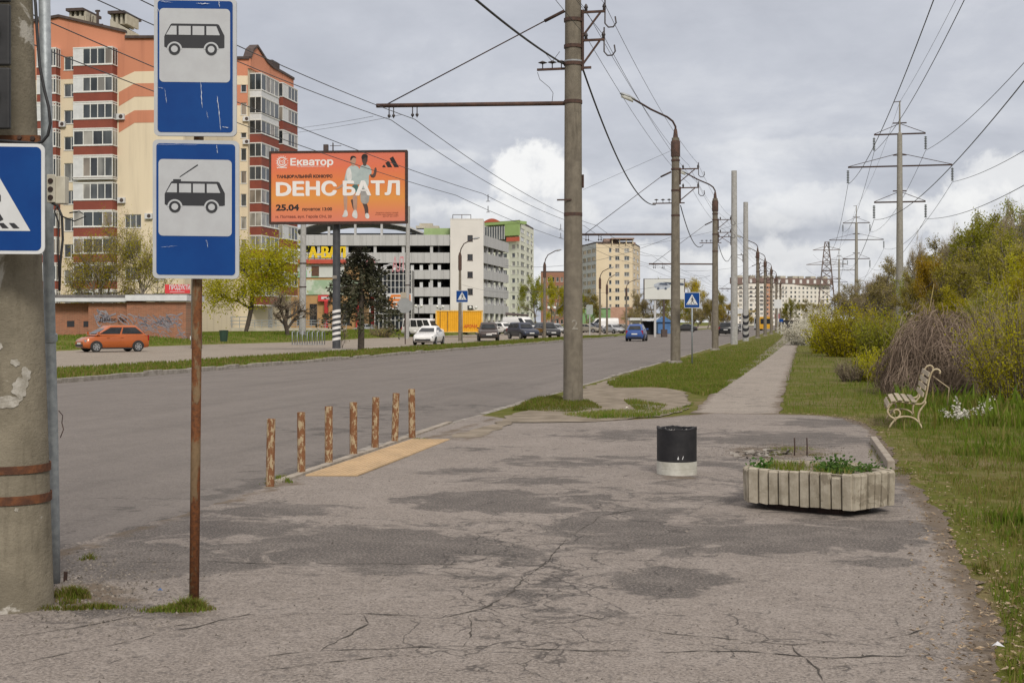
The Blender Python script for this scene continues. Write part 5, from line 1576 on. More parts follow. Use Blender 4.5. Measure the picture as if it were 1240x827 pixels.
# yellow bus far away
def boxy(name, cat, label, loc, yaw, L, W, H, P, roof=None):
    t = thing(name, label, cat, loc=loc, rz=yaw); b = MB(); b.loft([[(x, y * s, z) for x, y in ((-L / 2, -W / 2), (L / 2, -W / 2), (L / 2, W / 2), (-L / 2, W / 2))] for z, s in ((.35, .97), (.5, 1), (H * .7, 1), (H - .12, .97), (H, .86))]); b.build('body', P, t)
    for sg in (-1, 1):
        n = max(3, int(L / 1.5))
        for i in range(n):
            b = MB(); x0 = -L / 2 + .3 + i * (L - .6) / n; b.box(x0, x0 + (L - .6) / n - .12, sg * (W / 2 + .004), sg * (W / 2 + .012), H * .50, H * .82); b.build('side_window', m_glass, t)
    for sx_ in (-1, 1): b = MB(); b.box(sx_ * (L / 2 + .004), sx_ * (L / 2 + .012), -W * .42, W * .42, H * .48, H * .86); b.build('windscreen', m_glass, t)
    for x in (-L * .3, L * .32):
        for sg in (-1, 1): b = MB(); b.tube([(x, sg * (W / 2 - .25), .45), (x, sg * (W / 2 + .02), .45)], .45, 16); b.build('wheel', m_tyre, t)
    return t
boxy('bus', 'bus', 'tiny yellow bus far down the road between the thin lamp poles', gr(928, 400.2), R(88), 7, 2.3, 2.8, PAINT['yellow'])
boxy('bus', 'bus', 'pale distant bus left of the yellow bus among the lamp poles', gr(921, 399.3), R(88), 8, 2.4, 2.9, PAINT['silver'])
# yellow container
c = at(560, 403, 150); yc = thing('container', 'yellow shipping container with red lettering by the grey car park', 'container', loc=(c.x, c.y, 0), rz=YAW)
kx = 150 / FPX; b = MB(); x0, x1 = (528 - 560) * kx, (584 - 560) * kx; zt_ = HCAM + (390 - 376.5) / FPX * 150; zb_ = HCAM + (390 - 392) / FPX * 150 - .9
n = 46; pts = []
for i in range(n + 1):
    x = x0 + (x1 - x0) * i / n; pts.append((x, -.04 if i % 2 else 0))
b.prism(pts + [(x1, 2.4), (x0, 2.4)], zb_, zt_ - .06)
m_yel = mat('container_yellow', (.72, .36, .015), (.64, .31, .012), 2, .5)
b.build('shell', m_yel, yc)
b = MB(); b.box(x0 - .05, x1 + .05, -.08, 2.45, zt_ - .06, zt_ + .06); b.box(x0 - .05, x1 + .05, -.08, 2.45, zb_ - .1, zb_); b.box(x0 - .05, x0 + .1, -.08, -.0, zb_, zt_); b.box(x1 - .1, x1 + .06, -.08, 0, zb_, zt_); b.build('edge_rails', mat('container_pale', (.74, .50, .16), (.6, .38, .1), 3, .5), yc)
b = MB(); b.box(x0 + 1.3, x0 + 1.36, -.06, -.04, zb_, zt_ - .06); b.box(x0 + .45, x0 + .50, -.06, -.04, zb_, zt_ - .06); b.build('door_seam', m_trim, yc)
b = MB(Frame((x0 + 3.2, -.06, zb_ + .42), (1, 0, 0))); text_mb(b, 'АРОМА', .50, 0, 0, 0, bold=.01, fit=1.6, shear=.2); b.build('lettering', mat('letter_red', (.55, .06, .02)), yc, fix=False)
# ================================================================== BUILDINGS
ZL = .55


class Facade:
    def __init__(s, p, q, z0=0.0):
        s.p = Vector((p[0], p[1], 0)); s.q = Vector((q[0], q[1], 0)); d = s.q - s.p; s.L = d.length; s.u = d.normalized()
        s.n = Vector((s.u.y, -s.u.x, 0)); s.fr = Frame((s.p.x, s.p.y, 0), s.u); s.fr.n = s.n; s.holes = []
    def uv(s, px, py):
        d = ray(px); t = s.p.dot(s.n) / d.dot(s.n); pt = d * t
        return (pt - s.p).dot(s.u), HCAM - (py - HOR) / FPX * t
    def U(s, px): return s.uv(px, 300)[0]
    def wall(s, name, m, parent, u0, u1, v0, v1, depth=.16, mi_reveal=0):
        hs = [h for h in s.holes if h[0] < u1 and h[2] > u0]
        us = sorted({u0, u1, *[min(max(h[0], u0), u1) for h in hs], *[min(max(h[2], u0), u1) for h in hs]})
        vs = sorted({v0, v1, *[min(max(h[1], v0), v1) for h in hs], *[min(max(h[3], v0), v1) for h in hs]})
        b = MB(s.fr)
        for a, c in zip(us[:-1], us[1:]):
            for e, f in zip(vs[:-1], vs[1:]):
                mu, mv = (a + c) / 2, (e + f) / 2
                if any(h[0] < mu < h[2] and h[1] < mv < h[3] for h in hs): continue
                b.poly([(a, e, 0), (c, e, 0), (c, f, 0), (a, f, 0)])
        for a, e, c, f in hs:
            b.loft([[(a, e, z), (c, e, z), (c, f, z), (a, f, z)] for z in (0, -depth)], caps=False)
        return b.build(name, m, parent, fix=False)
    def window(s, parent, u0, v0, u1, v1, nm=1, fm=None, gm=None, z=-.10, hbar=None, sill=True, panel=0, hole=True, name='window'):
        if hole: s.holes.append((u0, v0, u1, v1))
        w_ = min(.07, (u1 - u0) * .1); b = MB(s.fr)
        b.box(u0, u0 + w_, v0, v1, z - .05, z + .02); b.box(u1 - w_, u1, v0, v1, z - .05, z + .02); b.box(u0 + w_, u1 - w_, v0, v0 + w_, z - .05, z + .02); b.box(u0 + w_, u1 - w_, v1 - w_, v1, z - .05, z + .02)
        for i in range(1, nm + 1):
            uu = u0 + (u1 - u0) * i / (nm + 1); b.box(uu - w_ * .5, uu + w_ * .5, v0 + w_, v1 - w_, z - .05, z + .015)
        if hbar: 
            vv = v0 + (v1 - v0) * hbar; b.box(u0 + w_, u1 - w_, vv - w_ * .4, vv + w_ * .4, z - .045, z + .010)
        if sill: b.box(u0 - .05, u1 + .05, v0 - .06, v0 - .002, z, .06)
        if panel: b.box(u0 + w_, u0 + (u1 - u0) * panel, v0 + w_, v1 - w_, z - .03, z + .018)
        f = b.build(name, fm or M_fr, parent)
        b = MB(s.fr); b.poly([(u0 + w_ * .5, v0 + w_ * .5, z - .02), (u1 - w_ * .5, v0 + w_ * .5, z - .02), (u1 - w_ * .5, v1 - w_ * .5, z - .02), (u0 + w_ * .5, v1 - w_ * .5, z - .02)])
        b.build('pane', gm or g.choice(PANES), f, fix=False)
        return f


g = random.Random(31)
M_fr = mat('window_frame', (.70, .70, .68), (.6, .6, .58), 6, .5)
PANES = [mat('pane_%d' % i, c, tuple(x * .5 for x in c), .9, .08, spec=.7, detail=1, stretch=(1, 1, .4)) for i, c in enumerate(((.045, .055, .06), (.10, .11, .115), (.24, .24, .225), (.035, .04, .045), (.38, .365, .33), (.06, .07, .08), (.30, .26, .22)))]
m_creamw = mat('render_cream', (.69, .595, .44), (.585, .50, .37), 1.1, .9, .1, 30, stretch=(1, 1, .07), lo=.48, hi=.78)
m_orangew = mat('render_orange', (.54, .225, .135), (.44, .18, .11), 1.1, .9, .1, 30, stretch=(1, 1, .07), lo=.48, hi=.78)
m_redp = mat('balcony_red', (.235, .062, .040), (.20, .052, .035), .7, .8)
m_roof = mat('roof_dark', (.085, .062, .056), (.06, .045, .042), 2, .8)
m_whitep = mat('panel_white', (.62, .63, .64), (.55, .56, .57), 2, .5)
m_greyw = mat('chimney_grey', (.46, .43, .35), (.38, .35, .28), 1.5, .9)


def WP(px, D): p = at(px, HOR, D); return (p.x, p.y)


def balcony(F, parent, u0, u1, v0, vsill, vtop, proj, nm, panel=0.0, red=None, gm=None, label=None):
    """projecting bay: red parapet and white framed glazing on three sides"""
    b = MB(F.fr); b.box(u0, u1, v0, vsill - .10, -.05, proj, 0); bo = b.build('balcony', red or m_redp, parent)
    b = MB(F.fr); b.box(u0 - .06, u1 + .06, vsill - .10, vsill, -.05, proj + .07); b.box(u0 - .03, u1 + .03, vtop, vtop + .12, -.05, proj + .05); b.box(u0 - .02, u1 + .02, v0 - .13, v0 - .001, -.05, proj + .03); b.build('ledge', M_fr, bo)
    b = MB(F.fr); w_ = .07; ua = u0 + (u1 - u0) * panel
    for i in range(nm + 2):
        uu = ua + (u1 - .06 - ua) * i / (nm + 1); b.box(uu, uu + .09, vsill, vtop, proj - .06, proj + .02)
    b.box(ua, u1, vtop - .08, vtop, proj - .05, proj + .012); b.box(ua, u1, vsill, vsill + .08, proj - .05, proj + .012)
    for uu in (u0, u1):
        for q in (0, .5, 1): b.box(uu - .03, uu + .03, vsill, vtop, -.02 + (proj) * q - .04, -.02 + proj * q + .03)
    b.build('glazing_frame', M_fr, bo)
    if panel: b = MB(F.fr); b.box(u0, ua - .001, vsill, vtop, proj - .05, proj + .016); b.build('blank_panel', m_whitep, bo)
    n = nm + 1
    b = MB(F.fr)
    for i in range(n):
        a = ua + (u1 - .06 - ua) * i / n; c = ua + (u1 - .06 - ua) * (i + 1) / n
        b.poly([(a, vsill, proj - .02), (c + .05, vsill, proj - .02), (c + .05, vtop, proj - .02), (a, vtop, proj - .02)], i)
    b.poly([(u0, vsill, 0), (u0, vsill, proj - .02), (u0, vtop, proj - .02), (u0, vtop, 0)], 0); b.poly([(u1, vsill, 0), (u1, vsill, proj - .02), (u1, vtop, proj - .02), (u1, vtop, 0)], 1)
    mm = [gm or g.choice(PANES) for _ in range(max(2, n))]
    b.build('panes', mm, bo, fix=False)
    return bo


# ---------- left apartment block, front part square to the view
apt = thing('apartment_building', 'tall cream and orange apartment block with red balconies, partly behind the stop plates', 'building')
F = Facade(WP(20, 138), WP(222, 135))
u = lambda px, py: F.uv(px, py)
rows = [(62, 80), (95, 112.5), (127, 145), (159, 177), (191, 215), (224, 242.5), (257, 275), (289, 307), (320, 339), (352, 370)]     # glazing top, sill per storey
rb = [(81, 96), (113, 128), (145.5, 160), (177.5, 192), (None, None), (243, 257), (275.5, 289), (307.5, 321), (340, 353), (371, 385)]
for k, (yt, ys) in enumerate(rows):
    a, vt = u(95, yt); c, vs_ = u(142, ys)
    v0 = u(95, rb[k][1])[1] if rb[k][0] else vs_ - .15
    balcony(F, apt, a, c, v0, vs_, vt, 1.1, 3, .24 if k in (0, 1, 2, 5) else (.24 if k == 4 else 0), gm=None)
    a, vt = u(50, yt); c, _ = u(73, ys); balcony(F, apt, a, c, v0 if rb[k][0] else vs_ - 1.1, vs_, vt, .9, 2, .55)
    a, vt = u(77.5, yt + 7); c, vb = u(94, ys + 5)
    F.window(apt, a, vb, c, vt, 1)
    if k > 5:
        a, vt = u(151, yt + 3); c, vb = u(171, ys + 1); F.window(apt, a, vb, c, vt, 2)
        a, vt = u(186, yt + 3); c, vb = u(200, ys + 1); F.window(apt, a, vb, c, vt, 1)
zr1 = u(100, 30)[1]; zr2 = u(150, 42)[1]; zr3 = u(185, 47)[1]
vband = u(90, 96)[1]
F.wall('wall', m_creamw, apt, 0, F.L, 0, vband)
# top storey in orange with the falling gable
ua, ub, uc = u(72, 22)[0], u(152, 22)[0], F.L
h0 = [(0, u(50, 30)[1]), (ua, u(72, 21.5)[1]), (ub, u(152, 40)[1]), (ub + .01, u(152, 47)[1]), (uc, u(190, 48)[1])]
hole_top = [h for h in F.holes if h[3] > vband]
def topat(x):
    for (x0, z0), (x1, z1) in zip(h0[:-1], h0[1:]):
        if x0 <= x <= x1: return z0 + (z1 - z0) * (x - x0) / (x1 - x0)
    return h0[-1][1]
b = MB(F.fr); us = sorted({0, ua, ub, ub + .01, uc, *[x for h in hole_top for x in (h[0], h[2])]})
for a, c in zip(us[:-1], us[1:]):
    hs = [h for h in hole_top if h[0] < (a + c) / 2 < h[2]]
    if hs:
        h = hs[0]
        if h[1] > vband: b.poly([(a, vband, 0), (c, vband, 0), (c, h[1], 0), (a, h[1], 0)])
        b.poly([(a, h[3], 0), (c, h[3], 0), (c, topat(c), 0), (a, topat(a), 0)])
    else: b.poly([(a, vband, 0), (c, vband, 0), (c, topat(c), 0), (a, topat(a), 0)])
b.build('gable_wall', m_orangew, apt, fix=False)
b = MB(F.fr)
for (x0, z0), (x1, z1) in zip(h0[:-1], h0[1:]):
    if x1 - x0 < .1: continue
    b.loft([[(x0, z0, d), (x1, z1, d), (x1, z1 + .28, d), (x0, z0 + .28, d)] for d in (-.4, .25)])
b.build('roof_edge', m_roof, apt)
b = MB(F.fr); b.loft([[(x, 0 if k < 2 else topat(x) - .3, -d) for k, x in enumerate((0, uc, uc, 0))] for d in (.3, 14)]); b.build('core', m_creamw, apt, fix=False)
# painted bands with their slanted ends
b = MB(F.fr)
uL, uk, uR = u(144, 100)[0], u(163, 100)[0], F.L
for (yl0, yr0, yl1, yr1) in ((98, 88, 86, 70), (129, 117.5, 112, 101.5), (161, 149, 145, 134)):
    if yl0 == 98: continue
    b.loft([[(uL, u(144, yl0)[1], d), (uk, u(163, yr0)[1], d), (uR, u(185, yr0)[1], d), (uR, u(185, yr1)[1], d), (uk, u(163, yr1)[1], d), (uL, u(144, yl1)[1], d)] for d in (.004, .02)])
b.build('painted_band', m_orangew, apt)
b = MB(F.fr); b.loft([[(uL, u(144, 112)[1], d), (uk, u(163, 101.5)[1], d), (uR, u(185, 101.5)[1], d), (uR, u(185, 87)[1], d), (uk, u(163, 87)[1], d), (uL, u(144, 96)[1], d)] for d in (.004, .016)]); b.build('painted_band', m_creamw, apt)
def ac_unit(F, parent, px, py, s=.75, off=.02):
    a, v = F.uv(px, py); b = MB(F.fr); b.box(a - s / 2, a + s / 2, v - s * .36, v + s * .36, off, off + .32); o = b.build('air_conditioner', m_whitep, parent)
    b = MB(F.fr); n = 14; b.add([(a + .1 * s + s * .27 * math.cos(6.2832 * i / n), v + s * .27 * math.sin(6.2832 * i / n), off + .325) for i in range(n)], [list(range(n))]); b.build('fan', m_roof, o, fix=False)
ac_unit(F, apt, 147, 142, .85)
for q in ((76, 151), (96.5, 188), (181, 262), (148, 243)): ac_unit(F, apt, q[0], q[1], .8)
# roof-top blocks, antenna
for (x0, x1, yb, yt, dm, cm) in ((128, 152, 40, 20, 3, m_greyw), (77, 96, 26, 17, 2, m_greyw)):
    a, v0 = u(x0, yb); c, v1 = u(x1, yt)
    b = MB(F.fr); b.loft([[(a, v0 - 2.5, -d), (c, v0 - 2.5, -d), (c, v1 - (1.3 if x0 == 128 else 0), -d), (a, v1, -d)] for d in (1.0, 5)]); o = b.build('roof_block', cm, apt)
    e = a + (c - a) * (.75 if x0 == 128 else 1)
    b = MB(F.fr); b.box(a - .2, e, v1 + .55, v1 + .85, -5, -.8); b.build('cap', m_roof, o)
    b = MB(F.fr)
    for i in range(4): b.box(a + (e - a) * i / 3.2, a + (e - a) * i / 3.2 + .25, v1 - .5, v1 + .55, -4, -1.2)
    b.build('posts', cm, o)
b = MB(F.fr); a, v0 = u(115, 36); _, v1 = u(115, 11); b.tube([(a, v0 - 1, -.6), (a, v1, -.6)], .16, 6); b.tube([(a - 1, v0 + .6, -.6), (a + .6, v0 + .6, -.6)], .12, 5); b.tube([(a - .25, v1 - .1, -.6), (a + .25, v1 - .1, -.6)], .12, 5)
for xx, hh in ((93, 8), (98, 9), (101, 7)): e, vv = u(xx, 24); b.tube([(e, vv, -2), (e + .1, vv + .12 * hh, -2)], .05, 4)
b.build('antenna', m_roof, apt)

# wing to the right, turning along the road
wing = thing('apartment_building', 'orange and cream apartment wing with pointed gable between stop plates and billboard', 'building')
A0, A1, A2 = WP(222, 157), WP(300, 157), WP(352.5, 172)
Fa = Facade(A0, A1); Fb = Facade(A1, A2)
for k in range(10):
    y = 92 + 27.6 * k
    a, vt = Fa.uv(291.5, y + 5); c, vb = Fa.uv(298.5, y + 20); Fa.window(wing, a, vb, c, vt, 0)
    a, vt = Fa.uv(250, y + 5); c, vb = Fa.uv(262, y + 20); Fa.window(wing, a, vb, c, vt, 1)
    if k in (1, 2): ac_unit(Fa, wing, 300 - 1.5, y + 25, .8)
vo = Fa.uv(295, 128)[1]; vtop = Fa.uv(295, 72)[1]
Fa.wall('wall', m_creamw, wing, 0, Fa.L, 0, vo); Fa.wall('upper_wall', m_orangew, wing, 0, Fa.L, vo, vtop)
b = MB(Fa.fr)
for (ya, yb) in ((103, 92), (161, 140)): a = Fa.uv(288, ya)[1]; c = Fa.uv(288, yb)[1]; b.box(Fa.U(276), Fa.L + .002, a, c, .004, .015)
b.build('painted_band', m_creamw, wing)
# side along the road: two stacked bays
for k in range(10):
    for (x0, x1, kx, y00, pr, nm, pan) in ((302.5, 324, 0, 90, 1.5, 2, .0), (331, 349, 1, 101.5, 1.3, 1, .35)):
        if kx == 1 and k > 8: continue
        y = y00 + (28.0 if kx == 0 else 28.6) * k
        a, vt = Fb.uv(x0, y); c, _ = Fb.uv(x1, y)
        vsx = Fb.uv(x0, y + (15.5 if not (kx == 0 and k in (0, 1)) else 19))[1]; v0 = Fb.uv(x0, y + 27)[1]
        bo = balcony(Fb, wing, a, c, v0, vsx, vt, pr, nm + 1, pan if kx else (0 if k in (0, 1) else .0), red=m_redp if not (kx == 0 and k in (0, 1)) else m_whitep)
vs_top = Fb.uv(302, 84)[1]; vor = Fb.uv(352, 112)[1]
Fb.wall('wall', m_creamw, wing, 0, Fb.L, 0, vs_top); Fb.wall('recess_wall', m_whitep, wing, Fb.U(324.5), Fb.U(330), 0, vs_top)
b = MB(Fb.fr); zt0 = Fb.uv(301, 72)[1]
gp = [(0, vs_top), (Fb.L, vs_top), (Fb.L, Fb.uv(352, 97)[1]), (Fb.U(340), Fb.uv(340, 90)[1]), (Fb.U(327), Fb.uv(327, 83)[1]), (Fb.U(320), Fb.uv(320, 76)[1]), (Fb.U(308), Fb.uv(308, 57.5)[1]), (Fb.U(303), Fb.uv(303, 62)[1]), (0, zt0)]
b.loft([[(x, z, d) for x, z in gp] for d in (-.5, .35)]); b.build('gable_wall', m_orangew, wing)
b = MB(Fb.fr)
for (x0, z0), (x1, z1) in zip(gp[2:-1], gp[3:]): b.loft([[(x0, z0, d), (x1, z1, d), (x1, z1 + .3, d), (x0, z0 + .3, d)] for d in (-.6, .5)])
a, v = Fb.uv(329, 83); b.box(a, a + 2.6, v - .6, v + 1.1, -1.5, .1)
b.build('roof_edge', m_roof, wing)
# gable side turning to the viewer
b = MB(Fa.fr); pk = Fa.uv(300, 72)[1]; b.loft([[(0, 0, -d), (Fa.L, 0, -d), (Fa.L, vtop, -d), (0, vtop, -d)] for d in (.25, .3)]); b.build('core', m_creamw, wing, fix=False)
b = MB(Fa.fr); b.box(0, Fa.L + .2, vtop, vtop + .3, -.4, .25); b.build('roof_edge', m_roof, wing)

# ---------- brick hut
hut = thing('brick_hut', 'low red brick shop with white roof edge and graffiti behind the orange car', 'building')
m, h, bs = newmat('brick_wall'); co = h.n('ShaderNodeTexCoord').outputs['Object']
sx_, sy_, sz_ = h.sep(co); bt = h.n('ShaderNodeTexBrick'); h.put(bt.inputs['Vector'], h.comb(h.math('ADD', h.math('MULTIPLY', sx_, math.cos(YAW)), h.math('MULTIPLY', sy_, math.sin(YAW))), sz_, 0.0)); bt.inputs['Scale'].default_value = 1.0
bt.inputs['Brick Width'].default_value = .26; bt.inputs['Row Height'].default_value = .085; bt.inputs['Mortar Size'].default_value = .016
bt.inputs['Color1'].default_value = (.34, .115, .06, 1); bt.inputs['Color2'].default_value = (.20, .066, .036, 1); bt.inputs['Mortar'].default_value = (.30, .20, .13, 1)
nz_ = h.noise(co, 1.3, 5, .6); h.put(bs.inputs['Base Color'], h.mix(h.math('MULTIPLY', h.step(nz_, .45, .7), .4), bt.outputs[0], (.36, .15, .08))); bs.inputs['Roughness'].default_value = .9
m_brick = m
D = 101
FH = Facade(WP(62, D), WP(227, D))
zt = lambda py, d=D: HCAM - (py - HOR) / FPX * d
b = MB(FH.fr); U_ = FH.U
b.box(U_(107), U_(155), 0, zt(367), -4, -.01); b.box(U_(155) + .002, U_(226.5), 0, zt(366), -4, .35); b.box(U_(62), U_(107) - .002, 0, zt(367), -4, -.6)
b.build('wall', m_brick, hut)
b = MB(FH.fr); b.box(U_(60), U_(155), zt(365.5), zt(361), -5, .5); b.box(U_(155) + .003, U_(229), zt(364.5), zt(357.5), -5, .75); b.build('roof_fascia', m_whitep, hut)
b = MB(FH.fr); b.box(U_(60), U_(165), zt(361) + .003, zt(357), -5, .2); b.box(U_(165), U_(229), zt(357.5) + .002, zt(356), -5, .3); b.build('roof', mat('roof_felt', (.15, .14, .135), (.10, .095, .09), 3, .9), hut)
b = MB(FH.fr); b.box(U_(231.2), U_(241), 0, zt(407), -.5, .3); b.build('side_post', m_whitep, hut)
b = MB(FH.fr); gg = random.Random(5)
def squig(x0, x1, y0, y1, n, z, r):
    for i in range(n):
        cx, cy = gg.uniform(U_(x0), U_(x1)), zt(gg.uniform(y0, y1)); pts = []
        ph, fx, fy, sx2, sy2 = gg.uniform(0, 6), gg.uniform(.8, 2), gg.uniform(.8, 2), gg.uniform(.25, .6), gg.uniform(.2, .5)
        for j in range(12): t_ = j / 11 * 4; pts.append((cx + sx2 * math.sin(fx * t_ + ph), cy + sy2 * math.cos(fy * t_ + ph * 1.3), z))
        n_ = len(pts); b.add([(x, y - r, zz) for x, y, zz in pts] + [(x + r * .3, y + r, zz) for x, y, zz in pts], [(k, k + 1, n_ + k + 1, n_ + k) for k in range(n_ - 1)])
squig(166, 218, 386, 396, 26, .365, .028); squig(176, 224, 398, 412, 12, .365, .028); squig(112, 135, 380, 390, 6, .02, .07); squig(150, 224, 384, 389, 8, .365, .045)
b.build('graffiti', mat('graffiti_blue', (.20, .19, .22), (.27, .25, .27), 3, .8), hut, fix=False)
b = MB(FH.fr); text_mb(b, 'Демос Янг', .42, U_(120), zt(389.5), .02, bold=.01, depth=.004); b.box(U_(78), U_(87), zt(396), zt(388.5), -.59, -.585); b.box(U_(98), U_(105), zt(396), zt(389), -.59, -.585); b.build('graffiti_black', mat('graffiti_dark', (.03, .03, .035)), hut, fix=False)
sg_ = thing('shop_sign', 'red shop sign with white lettering standing on the brick hut roof', 'sign')
b = MB(FH.fr); b.box(U_(200), U_(230), zt(355.5), zt(344.5), -.1, .1); b.build('panel', mat('sign_red', (.60, .045, .05), (.55, .04, .045), 2, .5), sg_)
b = MB(FH.fr); text_mb(b, 'ПРОДУКТИ', .5, U_(205.5), zt(350.8), .11, bold=.012, fit=U_(231) - U_(206)); b.build('lettering', m_signwhite, sg_, fix=False)
b = MB(FH.fr); b.box(U_(206), U_(224), zt(353.6), zt(353.1), .101, .108); b.build('underline', m_signwhite, sg_)
# ---------- grey multi-storey car park
cp = thing('car_park', 'grey multi-storey car park with open decks and a pale stair tower', 'building')
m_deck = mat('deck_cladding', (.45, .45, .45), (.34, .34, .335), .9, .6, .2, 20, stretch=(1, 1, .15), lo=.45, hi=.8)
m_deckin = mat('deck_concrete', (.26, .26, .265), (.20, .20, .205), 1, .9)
m_tower = mat('tower_cladding', (.66, .635, .60), (.62, .595, .565), .4, .7)
D = 228
FP = Facade(WP(350, D), WP(545, D)); FQ = Facade(WP(585.5, D), WP(615.5, 252))
zt = lambda py, d=D: HCAM - (py - HOR) / FPX * d
bands = [(284.5, 297.5), (306, 318.5), (327, 338), (348, 359), (369, 379.5)]
def decks(F, name, dd, sc_=1.0):
    for k, (ya, yb) in enumerate(bands):
        b = MB(F.fr); n = max(6, int(F.L / 1.1))
        for i in range(n): b.box(F.L * i / n + .01, F.L * (i + 1) / n - .01, zt(yb), zt(ya), -.2, .05 + (.015 if i % 2 else 0))
        b.build('parapet', m_deck, cp)
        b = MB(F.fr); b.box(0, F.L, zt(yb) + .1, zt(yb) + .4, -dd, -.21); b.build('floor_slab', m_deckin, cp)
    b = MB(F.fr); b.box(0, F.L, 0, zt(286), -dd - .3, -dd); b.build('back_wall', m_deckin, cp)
    for i in range(int(F.L / 5) + 1):
        x = min(F.L - .3, .2 + i * 5.0); b = MB(F.fr); b.box(x - .25, x + .25, 0, zt(290), -.75, -.25); b.build('column', m_deck, cp)
    b = MB(F.fr)
    for k in range(4):
        yo = bands[k + 1][0] if k + 1 < len(bands) else 390
        for i in range(int(F.L / 1.6)):
            if k >= 1: x = .7 + i * 1.6; b.box(x, x + .55, zt(bands[k + 1][0]), zt(bands[k + 1][0]) + (.9 if k < 3 else 1.2), -.5, -.42)
    b.build('screen_panels', m_whitep, cp)
decks(FP, 'front', 18); decks(FQ, 'side', 8)
FT = Facade(WP(545.2, D - .6), WP(585.3, D - .6))
for y in (289, 312, 333, 353.5, 374):
    a, vt = FT.uv(566, y - 4); c, vb = FT.uv(572.5, y + 3.5); FT.window(cp, a, vb, c, vt, 1, fm=m_roof, gm=PANES[3])
FT.wall('tower_wall', m_tower, cp, 0, FT.L, 0, zt(266))
b = MB(FT.fr); b.box(0, .02, 0, zt(266), -10, -.01); b.box(FT.L - .02, FT.L, 0, zt(266), -10, -.01); b.box(0, FT.L, zt(266), zt(266) + .1, -10, .05); b.build('tower_sides', m_tower, cp)
b = MB(FT.fr)
for x in (.4, 2, 3.6): b.tube([(x, zt(266), -1), (x, zt(260), -1)], .06, 5)
b.tube([(.4, zt(260), -1), (3.6, zt(260), -1)], .06, 5); b.build('roof_rail', m_roof, cp)
# arched canopy on the roof
b = MB(FP.fr); U_ = FP.U
prof = [(352, 281), (380, 272.5), (410, 268.5), (440, 268), (470, 271), (495, 276), (512, 283)]
b.loft([[(U_(x), zt(y), d), (U_(x), zt(y - 1.6), d)] + [] for x, y in prof for d in [-1]][0:0] or [[(U_(x), zt(y) + o_, d) for o_, d in ((0, 0), (.3, 0), (.3, -16), (0, -16))] for x, y in prof]); b.build('canopy', m_deck, cp)
for x in (360, 398, 430, 462, 494): b = MB(FP.fr); yy = [p for p in prof if p[0] <= x][-1][1]; b.box(U_(x) - .2, U_(x) + .2, zt(285), zt(yy + 2), -.6, -.2); b.build('column', m_deck, cp)
b = MB(FP.fr); b.box(U_(352), U_(500), zt(286), zt(279), -8, -7.8); b.build('canopy_back', m_deckin, cp)
b = MB(FP.fr); b.box(U_(512), U_(545), zt(285), zt(275), -6, -3); o = b.build('roof_house', mat('render_green', (.32, .43, .20), (.28, .38, .17), .7, .8), cp)
b = MB(FP.fr); b.box(U_(502), U_(530), zt(275), zt(272), -6, -3); b.box(U_(506), U_(522), zt(272), zt(268.5), -6, -4); b.build('ventilators', m_greyw, o)
# ---------- shops below the car park
shop = thing('shopping_centre', 'shop front with yellow letters, red roof edge and red columns before the car park', 'building')
D = 196; zt = lambda py, d=D: HCAM - (py - HOR) / FPX * d
FS = Facade(WP(340, D), WP(452, D)); U_ = FS.U
m_ochre = mat('render_ochre', (.44, .27, .12), (.38, .23, .10), .8, .85)
b = MB(FS.fr); b.box(U_(341), U_(358), 0, zt(318), -8, -.3); b.box(U_(358.2), U_(440), 0, zt(322), -8, 0); b.build('wall', m_ochre, shop)
b = MB(FS.fr); b.box(U_(355.5), U_(419), zt(319.5), zt(314.5), -1, .8); b.build('roof_edge', mat('shop_red', (.48, .085, .05), (.42, .07, .045), 1, .6), shop)
m_ban = mat('banner_white', (.60, .62, .60), (.54, .57, .54), .6, .6); m_bang = mat('banner_green', (.25, .48, .30), (.34, .54, .38), .6, .6)
b = MB(FS.fr); b.box(U_(360.5), U_(417), zt(336), zt(320), .05, .15); bn_ = b.build('banner', m_ban, shop)
b = MB(FS.fr); b.box(U_(360.5), U_(372), zt(336), zt(328), .151, .16); b.box(U_(377), U_(386), zt(336), zt(331), .151, .16); b.build('banner_stripe', m_bang, bn_)
b = MB(FS.fr); b.box(U_(377.5), U_(386.5), zt(334.5), zt(322.5), .16, .2); b.build('banner_picture', mat('picture_brown', (.13, .065, .035), (.09, .045, .03), 2, .6), bn_)
b = MB(FS.fr); b.box(U_(370), U_(436), zt(357), zt(339), .05, .15); b.build('banner', mat('banner_pale', (.50, .56, .47), (.30, .42, .28), .5, .6, lo=.45, hi=.6), shop)
b = MB(FS.fr); text_mb(b, 'А-ВАЛ', 2.3, U_(374), zt(312.5), .5, bold=.02, depth=.02, fit=U_(416.5) - U_(373)); text_mb(b, 'А-ВАЛ', 2.3, U_(374) + .22, zt(312.5), .5, bold=.02, depth=.022, fit=U_(416.5) - U_(373)); 
lt_ = b.build('roof_letters', mat('letter_yellow', (.80, .58, .015), (.76, .52, .01), 2, .45), shop, fix=False); sd = lt_.modifiers.new('thick', 'SOLIDIFY'); sd.thickness = .06
b = MB(FS.fr)
for x in range(374, 418, 7): b.tube([(U_(x), zt(315), .4), (U_(x), zt(305), .4)], .05, 4)
b.tube([(U_(372), zt(313), .4), (U_(417), zt(313), .4)], .06, 4); b.build('letter_frame', m_roof, shop)
b = MB(FS.fr); b.box(U_(386), U_(402), zt(365), zt(357.5), .3, .8); b.build('kiosk_sign', mat('kiosk_red', (.62, .06, .06), (.5, .05, .05), 2, .5), shop)
b = MB(FS.fr); b.box(U_(390), U_(400), zt(362.5), zt(359.5), .801, .81); b.build('kiosk_lettering', m_signwhite, shop)
